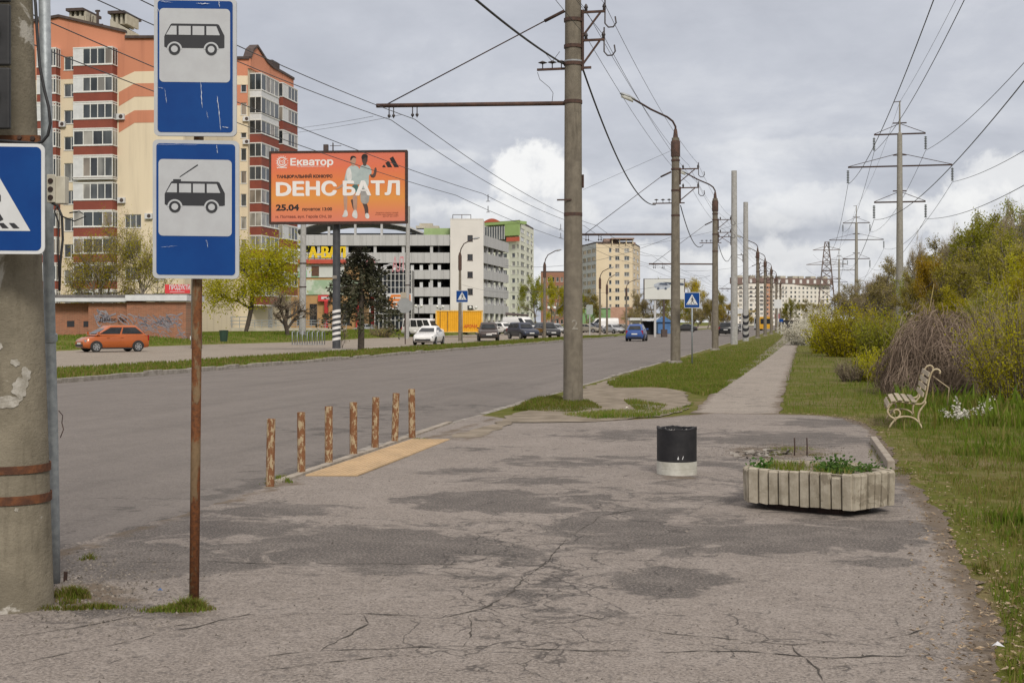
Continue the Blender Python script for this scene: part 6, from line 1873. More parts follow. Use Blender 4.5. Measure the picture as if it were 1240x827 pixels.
for x in (394, 432, 450): b = MB(FS.fr); b.box(U_(x), U_(x + 4), 0, zt(365 if x < 400 else 360), .25, 1.1); b.build('red_column', mat('column_red', (.42, .03, .03), (.36, .025, .025), 1, .5), shop)
for i, x in enumerate((360, 375, 405, 415)): 
    a, vt = U_(x), zt(368); FS.window(shop, a, zt(394), U_(x + 9), vt, 1, fm=m_roof, gm=PANES[3], z=.06, hole=False, sill=False)
# curtain wall
FC = Facade(WP(454, 190), WP(498, 190)); zt = lambda py, d=190: HCAM - (py - HOR) / FPX * d; U_ = FC.U
cw = thing('glass_hall', 'dark glass curtain wall with white grid below the pink letters', 'building')
b = MB(FC.fr); b.box(0, FC.L, 0, zt(327), -6, -.08); b.build('glass_wall', mat('hall_glass', (.012, .014, .018), (.03, .035, .045), .5, .25, spec=.3), cw)
b = MB(FC.fr)
for i in range(10): b.box(FC.L * i / 9 - .04, FC.L * i / 9 + .04, 0, zt(326), -.05, .08)
for y in (327, 332, 340, 348, 356, 364, 372, 380, 388): b.box(0, FC.L, zt(y) - .03, zt(y) + .03, -.06, .05)
b.build('mullions', M_fr, cw)
m_pink = mat('letter_pink', (.55, .20, .22), (.5, .3, .33), 3, .5)
for x, tx, w_ in ((443, 'С', 12), (475, 'АЛ', 14)):
    b = MB(FC.fr); text_mb(b, tx, 3.0, FC.U(x), zt(329 if x > 460 else 331), .3, bold=.03, fit=w_ / FPX * 190); b.build('roof_letters', m_pink, cw, fix=False)
b = MB(FC.fr); b.tube([(FC.U(450), zt(329), -1), (FC.U(472), zt(320), -1), (FC.U(496), zt(329), -1)], .15, 5); b.tube([(FC.U(455), zt(327), -1), (FC.U(475), zt(319), -1)], .1, 5); b.build('roof_truss', m_deck, cw)
osn = thing('arrow_sign', 'white board with big orange arrow before the glass hall', 'sign')
b = MB(FC.fr); b.box(FC.U(469), FC.U(500), zt(374.5), zt(355.5), 1.2, 1.35); b.build('board', m_whitep, osn)
b = MB(FC.fr); z_ = 1.356; b.add([(FC.U(x), zt(y), z_) for x, y in ((470.5, 365), (475, 357), (498, 357), (498, 373), (475, 373))], [(0, 1, 2, 3, 4)]); b.build('arrow', mat('arrow_orange', (.68, .20, .035)), osn, fix=False)
b = MB(FC.fr)
for y in (361, 366, 371): b.box(FC.U(477), FC.U(487 + y % 3), zt(y) - .12, zt(y) + .12, 1.358, 1.362)
b.build('lettering', m_signwhite, osn)
b = MB(FC.fr); b.box(FC.U(473), FC.U(473.8), 0, zt(374.5), 1.2, 1.3); b.box(FC.U(496), FC.U(496.8), 0, zt(374.5), 1.2, 1.3); b.build('post', m_rust_d, osn)

# ---------- generic tower block
def block(name, label, pts, ytop, dref, wallm, cols, rows_, groups=None, base_z=0, roofm=None, cat='building'):
    """pts: [(px, D) ...] seen from left to right; one facade between each pair"""
    t = thing(name, label, cat); H = HCAM + (HOR - ytop) / FPX * dref
    for k, ((p0, d0), (p1, d1)) in enumerate(zip(pts[:-1], pts[1:])):
        F = Facade(WP(p0, d0), WP(p1, d1)); fh = (H - 1.2) / rows_
        for (ua, ub, nn) in cols[k]:
            for r in range(rows_):
                v0 = base_z + .9 + r * fh; F.window(t, ua * F.L, v0, ub * F.L, v0 + fh * .52, nn, z=-.12)
        F.wall('wall', wallm[k], t, 0, F.L, 0, H)
    a, c, e = [Vector((*WP(*q), 0)) for q in (pts[0], pts[len(pts) // 2], pts[-1])]; far_ = a + e - c
    ring_ = [Vector((*WP(*q), 0)) for q in pts]; back = [ring_[-1] + (ring_[0] - ring_[1]).normalized() * 12 + Vector((0, 6, 0)), ring_[0] + Vector((0, 14, 0))]
    b = MB(); b.prism([(q.x, q.y) for q in ring_ + back], H, H + .5); b.build('roof', roofm or m_roof, t)
    b = MB(); b.prism([(q.x, q.y) for q in [ring_[0] + Vector((.05, .5, 0)), ring_[-1] + Vector((-.05, .5, 0))] + back], 0, H - .1); b.build('rear_wall', wallm[0], t)
    return t, H
m_lgreen = mat('render_pale_green', (.70, .71, .61), (.66, .67, .57), .4, .85)
m_green = mat('render_strong_green', (.30, .42, .16), (.27, .38, .14), .4, .85)
t, H = block('tower_block', 'pale green high-rise with red sign on its top, behind the car park', [(586, 330), (617, 325), (629, 322), (646, 350)], 270, 325, [m_lgreen, m_lgreen, m_lgreen], [[(.1, .4, 2), (.5, .9, 2)], [(.22, .55, 0), (.75, .9, 0)], [(.1, .35, 1), (.5, .7, 1), (.8, .95, 0)]], 12)
Fg = Facade(WP(586, 328), WP(629, 321)); zt = lambda py, d=324: HCAM - (py - HOR) / FPX * d
b = MB(Fg.fr); b.box(Fg.U(612), Fg.L, zt(286), zt(269), -.2, .25); b.box(0, Fg.L, zt(272), zt(268.5), -3, .3); b.build('green_top', m_green, t)
b = MB(Fg.fr); b.add([(Fg.U(585 + 22 * i / 12), zt(268.5 - 4.5 * math.sin(math.pi * i / 12)), .35) for i in range(13)], [list(range(13))]); b.build('red_sign', mat('sign_coral', (.52, .12, .07)), t, fix=False)
b = MB(Fg.fr); b.box(Fg.U(614), Fg.U(630), zt(293), zt(288), .26, .3); b.build('red_lettering', MATS['sign_coral'], t)
b = MB(Fg.fr); b.box(Fg.U(587), Fg.U(612), zt(290), zt(274), .05, .12); o = b.build('top_glazing', PANES[1], t)
b = MB(Fg.fr)
for i in range(9): b.box(Fg.U(587 + i * 3), Fg.U(587.5 + i * 3), zt(290), zt(274), .12, .2)
b.build('glazing_bars', M_fr, o)
m_sand = mat('render_sand', (.66, .555, .40), (.62, .52, .37), .4, .85); m_bal = mat('balcony_bluegrey', (.50, .52, .54), (.43, .45, .47), .4, .7)
t, H = block('tower_block', 'sandy yellow high-rise apartment building right of the nearest pole', [(683, 420), (705, 418), (722, 400), (766, 400), (775, 425)], 296, 405, [m_sand, m_bal, m_sand, m_sand], [[], [(.05, .30, 1), (.36, .62, 1), (.68, .95, 1)], [(.35, .42, 0), (.52, .64, 1), (.77, .91, 1)], [(.15, .35, 0), (.6, .85, 0)]], 10)
zt = lambda py, d=400: HCAM - (py - HOR) / FPX * d
Fg = Facade(WP(722, 399), WP(766, 399))
b = MB(Fg.fr); b.box(Fg.U(724), Fg.U(770), zt(296), zt(293.5), -8, -1); b.box(Fg.U(740), Fg.U(768), zt(290), zt(288.5), -8, .5); b.box(Fg.U(732), Fg.U(750), zt(296), zt(288.5), -9, -3); b.build('penthouse', mat('roof_brown', (.24, .15, .12), (.30, .22, .18), 1, .8), t)
b = MB(Fg.fr)
for x in (741, 750, 758, 766): b.box(Fg.U(x), Fg.U(x + 1), zt(296), zt(290), -.6, -.2)
b.build('roof_posts', m_sand, t)
b = MB(Fg.fr); b.box(0, Fg.L, 0, zt(372), .02, .1); b.build('brick_base', mat('brick_pale', (.44, .27, .20), (.38, .22, .16), 1, .9), t)
gw = thing('green_wall', 'low pale green commercial building below the sandy high-rise', 'building'); b = MB(Fg.fr); b.box(Fg.U(698), Fg.U(735), 0, zt(374), 8, 14); b.build('wall', mat('wall_mint', (.20, .34, .16), (.17, .30, .14), .5, .8), gw); b = MB(Fg.fr); b.box(Fg.U(697.5), Fg.U(735.5), zt(374), zt(373), 7.5, 14.4); b.build('roof', m_deck, gw)
m_brown = mat('brick_brown', (.30, .15, .10), (.26, .13, .09), .3, .9)
block('brick_block', 'low brown brick apartment house between the lamp posts left of the nearest pole', [(655, 520), (690, 520)], 330, 520, [m_brown], [[(.08 + .15 * i, .17 + .15 * i, 0) for i in range(6)]], 6)
# long far apartment block closing the street
m_farw = mat('render_offwhite', (.72, .69, .63), (.67, .63, .57), .12, .85); m_faro = mat('render_salmon', (.52, .29, .19), (.47, .26, .17), .12, .85)
cols = [[(.04 + .155 * i, .125 + .155 * i, 1) for i in range(6)], [(.1, .4, 0), (.6, .9, 0)], [(.05 + .19 * i, .15 + .19 * i, 1) for i in range(5)], [(.04 + .097 * i, .085 + .097 * i, 0) for i in range(10)]]
t, H = block('apartment_row', 'long far apartment block with brown mansard roof closing the street', [(887, 640), (928, 640), (935, 642), (955, 648), (1005, 660)], 344, 645, [m_farw, m_faro, m_farw, m_farw], cols, 9)
Fg = Facade(WP(884, 638), WP(1007, 658)); zt = lambda py, d=645: HCAM - (py - HOR) / FPX * d
b = MB(Fg.fr); b.loft([[(a, z, d) for a, z in ((0, H - .2), (Fg.L, H - .2), (Fg.L, H + 3), (0, H + 3))] for d in (-.2, .8)]); b.build('mansard', mat('mansard_brown', (.20, .135, .12), (.17, .115, .10), .4, .8), t)
b = MB(Fg.fr)
for i in range(9): x = Fg.L * (.08 + .1 * i + .02 * (i % 3)); b.box(x, x + 3, H + 3, H + 4.2, -6, -1)
b.build('roof_blocks', m_greyw, t)
b = MB(Fg.fr)
for i in range(14): x = Fg.L * (.04 + .07 * i); b.box(x, x + 1.4, H + .5, H + 2.3, .81, .86)
b.build('attic_windows', M_fr, t)

# ---------- billboards
bb = thing('billboard', 'large orange billboard on a dark column with striped foot', 'billboard')
Db = 72.0; kb_ = Db / FPX; zt = lambda py, d=Db: HCAM - (py - HOR) / FPX * d
FB = Facade(WP(326.5, Db + .3), WP(493, Db - .3)); U_ = FB.U; W_ = FB.L; v0, v1 = zt(270.5), zt(183.3)
b = MB(FB.fr); b.box(0, W_, v0, v1, -.35, -.02); b.box(0, W_, v0 - .06, v0 + .10, -.02, .04); b.box(0, W_, v1 - .08, v1 + .03, -.02, .04); b.box(-.03, .09, v0, v1, -.02, .035); b.box(W_ - .11, W_ + .03, v0, v1, -.02, .035)
bfm = b.build('board_frame', m_rust_d, bb)
m, h, bs = newmat('poster_orange'); cz_ = h.sep(h.n('ShaderNodeTexCoord').outputs['Object'])[2]
f = h.n('ShaderNodeMapRange'); h.put(f.inputs[0], cz_); f.inputs[1].default_value = v0; f.inputs[2].default_value = v1
h.put(bs.inputs['Base Color'], h.ramp(f.outputs[0], [(0, (.60, .175, .115)), (.16, (.62, .19, .085)), (.36, (.64, .255, .045)), (.55, (.64, .19, .045)), (.8, (.64, .145, .07)), (1, (.60, .15, .09))])); bs.inputs['Roughness'].default_value = .5
b = MB(FB.fr); b.poly([(.09, v0 + .1, 0), (W_ - .11, v0 + .1, 0), (W_ - .11, v1 - .08, 0), (.09, v1 - .08, 0)]); post = b.build('poster', m, bb, fix=False)
mw, mk, mdk = mat('print_white', (.72, .70, .68), (.70, .68, .66), 1, .5), mat('print_black', (.022, .016, .016)), mat('print_maroon', (.14, .028, .02))
cx0 = lambda X: U_(320 + X / 6.889); cy0 = lambda Y: zt(175 + Y / 6.886)      # coordinates of the enlarged crop
fit = lambda a, c: cx0(c) - cx0(a)
def line(mb, s, x0, x1, ybase, ytop, bold=0.0, depth=.006):
    text_mb(mb, s, (cy0(ytop) - cy0(ybase)) / .70, cx0(x0), cy0(ybase), 0, bold=bold, depth=depth, fit=fit(x0, x1))
def heavy(mb, s, x0, x1, ybase, ytop, depth=.006):
    for q in (-4, 0, 4): line(mb, s, x0 + 4 + q, x1 - 4 + q, ybase + .6 * q, ytop + .6 * q, .022, depth + .0003 * q)
b = MB(FB.fr); line(b, 'Екватор', 218, 576, 172, 116, .016); heavy(b, 'DЕНС', 97, 606, 423, 314); heavy(b, 'БАТЛ', 655, 1132, 423, 314, .0145)
# spiral sun of the logo
for r0_, r1_, a0, a1 in ((1.3, 1.6, .5, 5.9), (.75, 1.0, 2.2, 7.4), (.28, .48, 4.5, 9.6)):
    n = 20; cc = (cx0(149), cy0(144)); k_ = fit(0, 26)
    b.add([(cc[0] + r * k_ * math.cos(a0 + (a1 - a0) * i / n), cc[1] + r * k_ * math.sin(a0 + (a1 - a0) * i / n), .006) for r in (r0_, r1_) for i in range(n + 1)], [(i, i + 1, n + 2 + i, n + 1 + i) for i in range(n)])
for i in range(13):
    a = i * 6.2832 / 16 - .6; cc = (cx0(149), cy0(144)); k_ = fit(0, 26); b.add([(cc[0] + k_ * r * math.cos(a + d), cc[1] + k_ * r * math.sin(a + d), .006) for r, d in ((1.72, -.08), (2.0, -.03), (2.0, .06), (1.74, .09))], [(0, 1, 2, 3)])
b.add([(cx0(105 + 8.5 * i), cy0(186 + (4 if i % 2 else -3) + o_), .006) for o_ in (0, 7) for i in range(11)], [(i, i + 1, 12 + i, 11 + i) for i in range(10)])
text_mb(b, 'торгово-розважальний центр', .1, cx0(268), cy0(186), 0, depth=.006, fit=fit(268, 505))
wl = b.build('white_lettering', mw, post, fix=False)
b = MB(FB.fr); line(b, '25.04', 97, 290, 548, 500, .02); line(b, 'початок 13:00', 318, 566, 551, 526, .008); line(b, 'ТАНЦЮВАЛЬНИЙ КОНКУРС', 103, 570, 277, 254, .012)
# three slanted bars
for (xa, xb_, yt_) in ((980, 1014, 172), (1012, 1068, 143), (1058, 1124, 106)):
    ang = .55; w_ = 38 if xa > 990 else 26
    b.add([(cx0(xb_ - w_), cy0(196), .006), (cx0(xb_), cy0(196), .006), (cx0(xb_ - (196 - yt_) * ang), cy0(yt_), .006), (cx0(xb_ - w_ - (196 - yt_ - 16) * ang), cy0(yt_ + 16), .006)], [(0, 1, 2, 3)])
b.build('black_lettering', mk, post, fix=False)
b = MB(FB.fr); line(b, 'м. Полтава, вул. Героїв Січі, 20', 95, 562, 611, 590, .004)
for i, (s_, x_) in enumerate((('Організатор конкурсу залишає', 930), ('за собою право змінювати умови', 925), ('деталі на сайті', 990))): text_mb(b, s_, .1, cx0(x_), cy0(577 + 15 * i), 0, depth=.006, fit=fit(x_, 1118))
b.build('small_print', mdk, post, fix=False)
# the two printed dancers
cols_ = dict(skin=mat('print_skin', (.42, .26, .19), (.36, .21, .15), 2, .5), dark=mat('print_skin_dark', (.085, .05, .042), (.06, .036, .03), 2, .5), grey=mat('print_grey', (.30, .36, .36), (.40, .46, .45), 1.2, .5), green=mat('print_green', (.06, .14, .13)), pale=mat('print_pale', (.62, .62, .60), (.5, .5, .48), 2, .5), hair=mat('print_hair', (.018, .014, .014)), shorts=mat('print_shorts', (.36, .35, .33), (.26, .25, .24), 2, .5))
def figure(name, parts, z):
    names = list(cols_); b = MB(FB.fr)
    for k, (cn, pts) in enumerate(parts): 
        q = smooth_closed([(cx0(x), cy0(y)) for x, y in pts], 2); b.add([(x, y, z + .0004 * k) for x, y in q], [list(range(len(q)))], names.index(cn))
    b.build(name, [cols_[n_] for n_ in names], post, fix=False)
def oval(cx, cy, rx, ry): return [(cx + rx * math.cos(i * .785), cy + ry * math.sin(i * .785)) for i in range(8)]
figure('printed_dancer', [('dark', [(812, 480), (858, 490), (872, 560), (862, 600), (842, 600), (838, 540)]), ('dark', [(720, 460), (770, 455), (765, 500), (745, 560), (725, 480)]), ('pale', [(842, 575), (870, 575), (880, 612), (862, 624), (842, 612)]), ('shorts', [(806, 360), (872, 360), (880, 430), (868, 500), (808, 496), (800, 430)]),
       ('grey', [(796, 190), (830, 165), (880, 180), (900, 235), (885, 262), (872, 250), (872, 370), (800, 370), (790, 260)]), ('dark', [(880, 245), (905, 260), (918, 225), (920, 198), (938, 196), (938, 240), (922, 282), (890, 280)]), ('dark', oval(838, 126, 26, 44)), ('hair', [(808, 120), (815, 88), (845, 80), (866, 98), (862, 122), (842, 108), (826, 130)]), ('dark', oval(838, 168, 16, 16))], .0065)
figure('printed_dancer', [('skin', [(660, 420), (695, 425), (692, 500), (690, 575), (672, 575), (664, 500)]), ('skin', [(735, 420), (778, 425), (775, 500), (770, 570), (748, 570), (742, 500)]), ('pale', [(668, 548), (692, 548), (700, 596), (680, 608), (645, 604), (660, 585)]), ('pale', [(745, 548), (772, 548), (780, 600), (772, 624), (745, 612), (730, 596)]),
       ('green', [(725, 340), (790, 335), (780, 400), (735, 410)]), ('grey', [(690, 205), (720, 178), (765, 176), (796, 200), (812, 290), (800, 330), (790, 340), (700, 330), (670, 330), (668, 300), (680, 240)]), ('pale', [(690, 205), (720, 190), (735, 280), (715, 325), (690, 300), (684, 250)]), ('skin', [(655, 325), (676, 318), (668, 345), (625, 372), (585, 372), (610, 362)]),
       ('skin', oval(742, 134, 26, 40)), ('hair', [(716, 128), (722, 100), (748, 96), (770, 112), (764, 118), (740, 110), (724, 140)]), ('skin', oval(742, 172, 15, 12))], .0105)
# column
b = MB(); pc_ = at(407.5, HOR, Db + .55); b.lathe([(.235, -.1), (.225, 2.0), (.205, v0 + .1)], 20, (pc_.x, pc_.y, 0)); b.build('column', mat('column_grey', (.060, .062, .068), (.045, .047, .052), 3, .5), bb, smooth=True, auto=40)
b = MB()
for j in range(6):
    z = .62 + j * .31
    b.loft([[(pc_.x + .237 * math.cos(6.2832 * i / 20), pc_.y + .237 * math.sin(6.2832 * i / 20), z + .05 * math.cos(6.2832 * i / 20) + s) for i in range(20)] for s in (0, .15)], caps=False)
b.build('white_stripe', mw, bb, fix=False)
b = MB(); b.lathe([(.62, -.1), (.55, .10), (.3, .17)], 14, (pc_.x, pc_.y, 0)); b.box(pc_.x - .16, pc_.x + .1, pc_.y - .26, pc_.y - .2, zt(337.5), zt(333.5)); b.build('footing', m_kerb, bb)
b = MB(FB.fr); b.box(U_(391), U_(396.5), v1, v1 + .40, -.3, -.1); b.box(U_(402), U_(402.6), v1, v1 + .5, -.3, -.1); b.box(U_(398), U_(412), v1 + .33, v1 + .36, -.3, -.27); b.build('floodlight', m_roof, bb)

wb_ = thing('billboard', 'white billboard printed with a pale car, behind the second trolleybus pole', 'billboard')
Dw = 150; FW = Facade(WP(779.5, Dw), WP(829.5, Dw)); zt = lambda py, d=Dw: HCAM - (py - HOR) / FPX * d; U_ = FW.U
b = MB(FW.fr); b.box(0, FW.L, zt(363), zt(337.5), -.4, 0); b.build('board', m_roof, wb_)
b = MB(FW.fr); b.poly([(.1, zt(362.5), .01), (FW.L - .1, zt(362.5), .01), (FW.L - .1, zt(338), .01), (.1, zt(338), .01)]); o = b.build('poster', mat('poster_white', (.60, .61, .58), (.56, .57, .54), .4, .5), wb_, fix=False)
b = MB(FW.fr); q = [(791, 345), (795, 343), (800, 341.5), (808, 342), (811, 345), (812, 348), (806, 350), (798, 350.5), (793, 349)]; q = smooth_closed([(U_(x), zt(y)) for x, y in q]); b.add([(x, y, .018) for x, y in q], [list(range(len(q)))], 0)
b.add([(U_(x), zt(y), .022) for x, y in ((797, 345), (800, 342.7), (807, 342.7), (809, 345.5))], [(0, 1, 2, 3)], 1); b.add([(U_(x), zt(y), .022) for x, y in ((803, 341.5), (828, 343), (828, 346), (812, 345))], [(0, 1, 2, 3)], 1)
for x in (797, 806): b.add([(U_(x + 1.6 * math.cos(i * .785)), zt(349.6 + 1.5 * math.sin(i * .785)), .024) for i in range(8)], [list(range(8))], 1)
b.build('printed_car', [mat('print_car', (.42, .46, .52)), mat('print_car_dark', (.08, .10, .14))], o, fix=False)
for x in (793.5, 804): b = MB(FW.fr); b.box(U_(x) - .12, U_(x) + .12, -.1, zt(363), -.3, -.1); b.build('post', m_deck if x < 800 else m_roof, wb_)
b = MB(FW.fr); b.box(U_(801), U_(807.5), -.1, zt(399), -.6, .6); b.build('footing', m_roof, wb_)
# ================================================================== FAR STREET FURNITURE
def slim_lamp(px, base_y, top_y, arm_px, label, zg=0.0, r=.14, dark=False):
    D = FPX * (HCAM - zg) / (base_y - HOR); p = gd(px, base_y, zg); H = (base_y - top_y) / FPX * D
    t = thing('street_lamp', label, 'street lamp', 'street lamps across the road', loc=(p.x, p.y, zg))
    b = MB(); b.lathe([(r * 1.2, -.3), (r, H * .5), (r * .8, H * .82), (r * .8 + .05, H * .825), (r * .8 + .05, H * .95), (.07, H)], 12); b.build('shaft', m_conc, t, smooth=True, auto=40)
    b = MB(); b.lathe([(r * .8 + .055, H * .80), (r * .8 + .055, H * .96), (.075, H + .02)], 12); b.build('cap', m_rustarm, t, smooth=True, auto=40)
    L = (arm_px - px) / FPX * D; sg = 1 if L > 0 else -1; a = YAW
    ux, uy = math.cos(a), math.sin(a)
    b = MB(); b.tube([(0, 0, H - .1), (ux * .1 * sg, uy * .1 * sg, H + .35), (ux * L * .3, uy * L * .3, H + .8), (ux * L, uy * L, H + 1.25)], .05, 6); arm = b.build('lamp_arm', m_rust_d, t, smooth=True)
    b = MB(); q0 = Vector((ux * L * .97, uy * L * .97, H + 1.23)); d = Vector((ux * sg, uy * sg, .2)).normalized(); e = Vector((-uy, ux, 0))
    b.loft([[q0 + d * s + e * (w_ * math.cos(i * .785)) + Vector((0, 0, w_ * .7 * math.sin(i * .785))) for i in range(8)] for s, w_ in ((0, .04), (.15, .13), (.45, .13), (.65, .04))]); b.build('lantern', m_lampgrey, arm, smooth=True)
    return t
slim_lamp(557, 412, 306, 573, 'concrete street lamp standing before the yellow container and pale stair tower')
slim_lamp(659.5, 409, 318, 673, 'concrete street lamp just left of the nearest trolleybus pole')
slim_lamp(726.5, 405, 336, 738, 'left of two close street lamps before the sandy high-rise')
slim_lamp(735, 404.5, 344, 744, 'right of two close street lamps before the sandy high-rise')
slim_lamp(758.5, 403, 348, 771, 'street lamp before the right edge of the sandy high-rise')
def plain_pole(px, base_y, top_y, w_px, label, m, zg=0.0, name='concrete_pole', straps_=0, lean=0):
    D = FPX * (HCAM - zg) / (base_y - HOR); p = gd(px, base_y, zg); H = (base_y - top_y) / FPX * D; r = w_px / FPX * D / 2
    t = thing(name, label, 'pole', loc=(p.x, p.y, zg)); b = MB(); b.loft([[(rr * math.cos(6.2832 * i / 14) + lean * z, rr * math.sin(6.2832 * i / 14), z) for i in range(14)] for z, rr in ((-.4, r), (H * .5, r * .92), (H, r * .75))]); b.build('shaft', m, t, smooth=True, auto=40)
    for i in range(straps_):
        b = MB(); z = H * (.2 + .2 * i); b.lathe([(r * .98, -.05), (r * 1.05, -.05), (r * 1.05, .05), (r * .98, .05)], 14, (lean * z, 0, z), caps=False); b.build('strap', m_rust_d, t)
    return t, D
plain_pole(366, 404.5, 262, 8.5, 'pale concrete pole left of the billboard column, passing behind the billboard', m_conc_white, .5, straps_=3, lean=.012)
plain_pole(492.5, 409, 250, 6, 'tall thin pale pole just right of the billboard', m_conc_white, 0, straps_=2, lean=.012)
plain_pole(238, 415, 250, 13.5, 'grey concrete pole behind the rusty bus stop post, beside the brick hut', m_conc, .3)
# globe lamps
def globe(px, base_y, top_y, label, zg=0):
    D = FPX * (HCAM - zg) / (base_y - HOR); p = gd(px, base_y, zg); H = (base_y - top_y) / FPX * D
    t = thing('globe_lamp', label, 'street lamp', 'twin globe lamps in the car park', loc=(p.x, p.y, zg), rz=YAW)
    b = MB(); b.tube([(0, 0, 0), (0, 0, H)], .06, 8); b.tube([(-.5, 0, H - .1), (0, 0, H - .35), (.5, 0, H - .1)], .035, 6); b.build('post', m_trim, t)
    for x in (-.5, .5): b = MB(); b.lathe([(.02, 0), (.22, .1), (.27, .27), (.2, .46), (.02, .52)], 12, (x, 0, H - .1)); b.build('globe', m_lampglass, t, smooth=True)
globe(507, 401.5, 371.5, 'leftmost twin globe lamp, before the car park'); globe(533, 401.5, 372.5, 'twin globe lamp above the left end of the yellow container'); globe(573, 401.5, 373.5, 'twin globe lamp above the right half of the yellow container'); globe(668, 402, 374, 'twin globe lamp in front of the green trees left of the nearest pole')
# bike rack of seven hoops
c = gd(373, 417.5, ZR + .05); br_ = thing('bike_rack', 'row of thin pale steel rack posts on the pavement beneath the billboard', 'bike rack', loc=c, rz=YAW)
k_ = FPX * 1.7 / 27.5 / FPX
for i in range(7):
    x = (354 + 6.0 * i - 373) * k_; b = MB(); b.tube([(x, 0, 0), (x, 0, .95), (x + .10, .3, 1.0), (x + .10, .6, .95), (x + .1, .6, 0)], .035, 6); b.build('hoop', m_galv, br_, smooth=True)
b = MB(); b.box(-19 * k_, 19 * k_, -.02, .02, .02, .06); b.build('base_rail', m_galv, br_)
# low railing and wall before the shops
D = 148
for (x0, x1, ya, yb, lab) in ((243, 300, 384, 402, 'pale steel railing on a low wall behind the yellow green tree'), (300, 420, 388, 402, 'pale steel railing on a low wall before the shops')):
    F_ = Facade(WP(x0, D), WP(x1 - .5, D)); zt = lambda py: HCAM - (py - HOR) / FPX * D
    t = thing('railing', lab, 'railing'); b = MB(F_.fr); n = int(F_.L / .8)
    for i in range(n + 1): x = F_.L * i / n; b.box(x - .03, x + .03, zt(yb - 5), zt(ya), -.03, .03)
    for y in (ya, (ya * 2 + yb - 5) / 3, (ya + 2 * (yb - 5)) / 3): b.box(0, F_.L, zt(y) - .04, zt(y) + .04, -.02, .02)
    b.build('rails', m_galv, t); b = MB(F_.fr); b.box(0, F_.L, 0, zt(yb - 5), -.2, .2); b.build('base_wall', m_greyw, t)
# waste bin by the hut
p = gd(271, 413.5, .25); t = thing('waste_bin', 'small dark green waste bin on the lawn beside the brick hut', 'waste bin', loc=p); b = MB(); b.lathe([(.25, 0), (.32, .75), (.34, .8), (.05, .82)], 12); b.build('bin', mat('bin_green', (.02, .05, .03)), t)
# stop sign seen from behind
D = 96; zt = lambda py: HCAM - (py - HOR) / FPX * D
ss = thing('octagonal_sign', 'grey back of an octagonal road sign before the glass hall', 'road sign'); f = Frame(at(490, 370, D), (math.cos(YAW), math.sin(YAW), 0))
b = MB(f); s = 9 / FPX * D; b.prism([(s * 1.08 * math.cos(R(22.5 + 45 * i)), s * 1.08 * math.sin(R(22.5 + 45 * i))) for i in range(8)], -.02, 0); b.build('sign_plate', mat('sign_back_grey', (.27, .28, .28), (.23, .24, .24), 1, .6), ss)
b = MB(f); b.box(-5 / FPX * D, 2 / FPX * D, 8.5 / FPX * D, 16 / FPX * D, -.02, 0); b.build('sign_plate', mat('sign_back_tan', (.36, .32, .25), (.32, .28, .22), 1, .6), ss)
b = MB(); q = at(490, 370, D - .1); b.tube([(q.x, q.y + .15, 0), (q.x, q.y + .15, q.z + 1)], .04, 8); b.build('post', m_rust_d, ss)
# info boards and small signs far down the road
def far_sign(px, py, w_, h_, D, label, face, post=True, cat='sign'):
    t = thing('road_sign' if cat == 'sign' else 'info_board', label, cat); f = Frame(at(px, py, D), (math.cos(YAW), math.sin(YAW), 0)); k = D / FPX
    b = MB(f); b.prism(rrect(w_ * k, h_ * k, .1 * h_ * k), -.05, 0); b.build('sign_plate', face, t)
    if post: q = at(px, py, D); b = MB(); b.tube([(q.x, q.y + .1, 0), (q.x, q.y + .1, q.z + h_ * k * .4)], .06, 6); b.build('post', m_deck, t)
far_sign(942, 368, 9, 10.5, 190, 'small square pale board on a pole among the far lamp poles', m_signwhite)
far_sign(898, 377, 11, 6, 200, 'white banner board with red print between the tall pale poles', m_signwhite)
far_sign(941, 383, 6, 6, 210, 'tiny round reddish road sign beneath the square pale board', mat('sign_dull_red', (.35, .12, .13)))
far_sign(946, 388, 5, 4, 170, 'tiny blue road sign right of the far lamp poles', m_signblue)
far_sign(714, 375, 8, 12, 150, 'grey blank board beside the sandy high-rise, right of the nearest pole', mat('board_grey', (.33, .36, .35)), cat='information board')
# bus shelter, kiosk, blue stall
D = 165; zt = lambda py: HCAM - (py - HOR) / FPX * D
F_ = Facade(WP(777, D), WP(793, D)); t = thing('bus_shelter', 'small bus shelter with white roof left of the white billboard post', 'bus shelter')
b = MB(F_.fr); b.box(.1, F_.L - .1, 0, zt(389), -1.4, -1.3); b.box(.1, .2, 0, zt(389), -1.4, 0); b.box(F_.L - .2, F_.L - .1, 0, zt(389), -1.4, 0); b.build('walls', m_trim, t); b = MB(F_.fr); b.box(0, F_.L, zt(388.5), zt(385.5), -1.6, .3); b.build('roof', m_whitep, t)
F_ = Facade(WP(764, 190), WP(776, 190)); t = thing('kiosk', 'cream kiosk left of the bus shelter', 'kiosk'); zt = lambda py: HCAM - (py - HOR) / FPX * 190; b = MB(F_.fr); b.box(0, F_.L, 0, zt(388), -3, 0); b.build('walls', m_greyw, t); b = MB(F_.fr); b.box(-.2, F_.L + .2, zt(388), zt(385), -3.2, .4); b.build('roof', m_whitep, t)
b = MB(F_.fr); b.box(.2, F_.L - .2, zt(397), zt(391), .01, .05); b.build('shop_window', PANES[3], t)
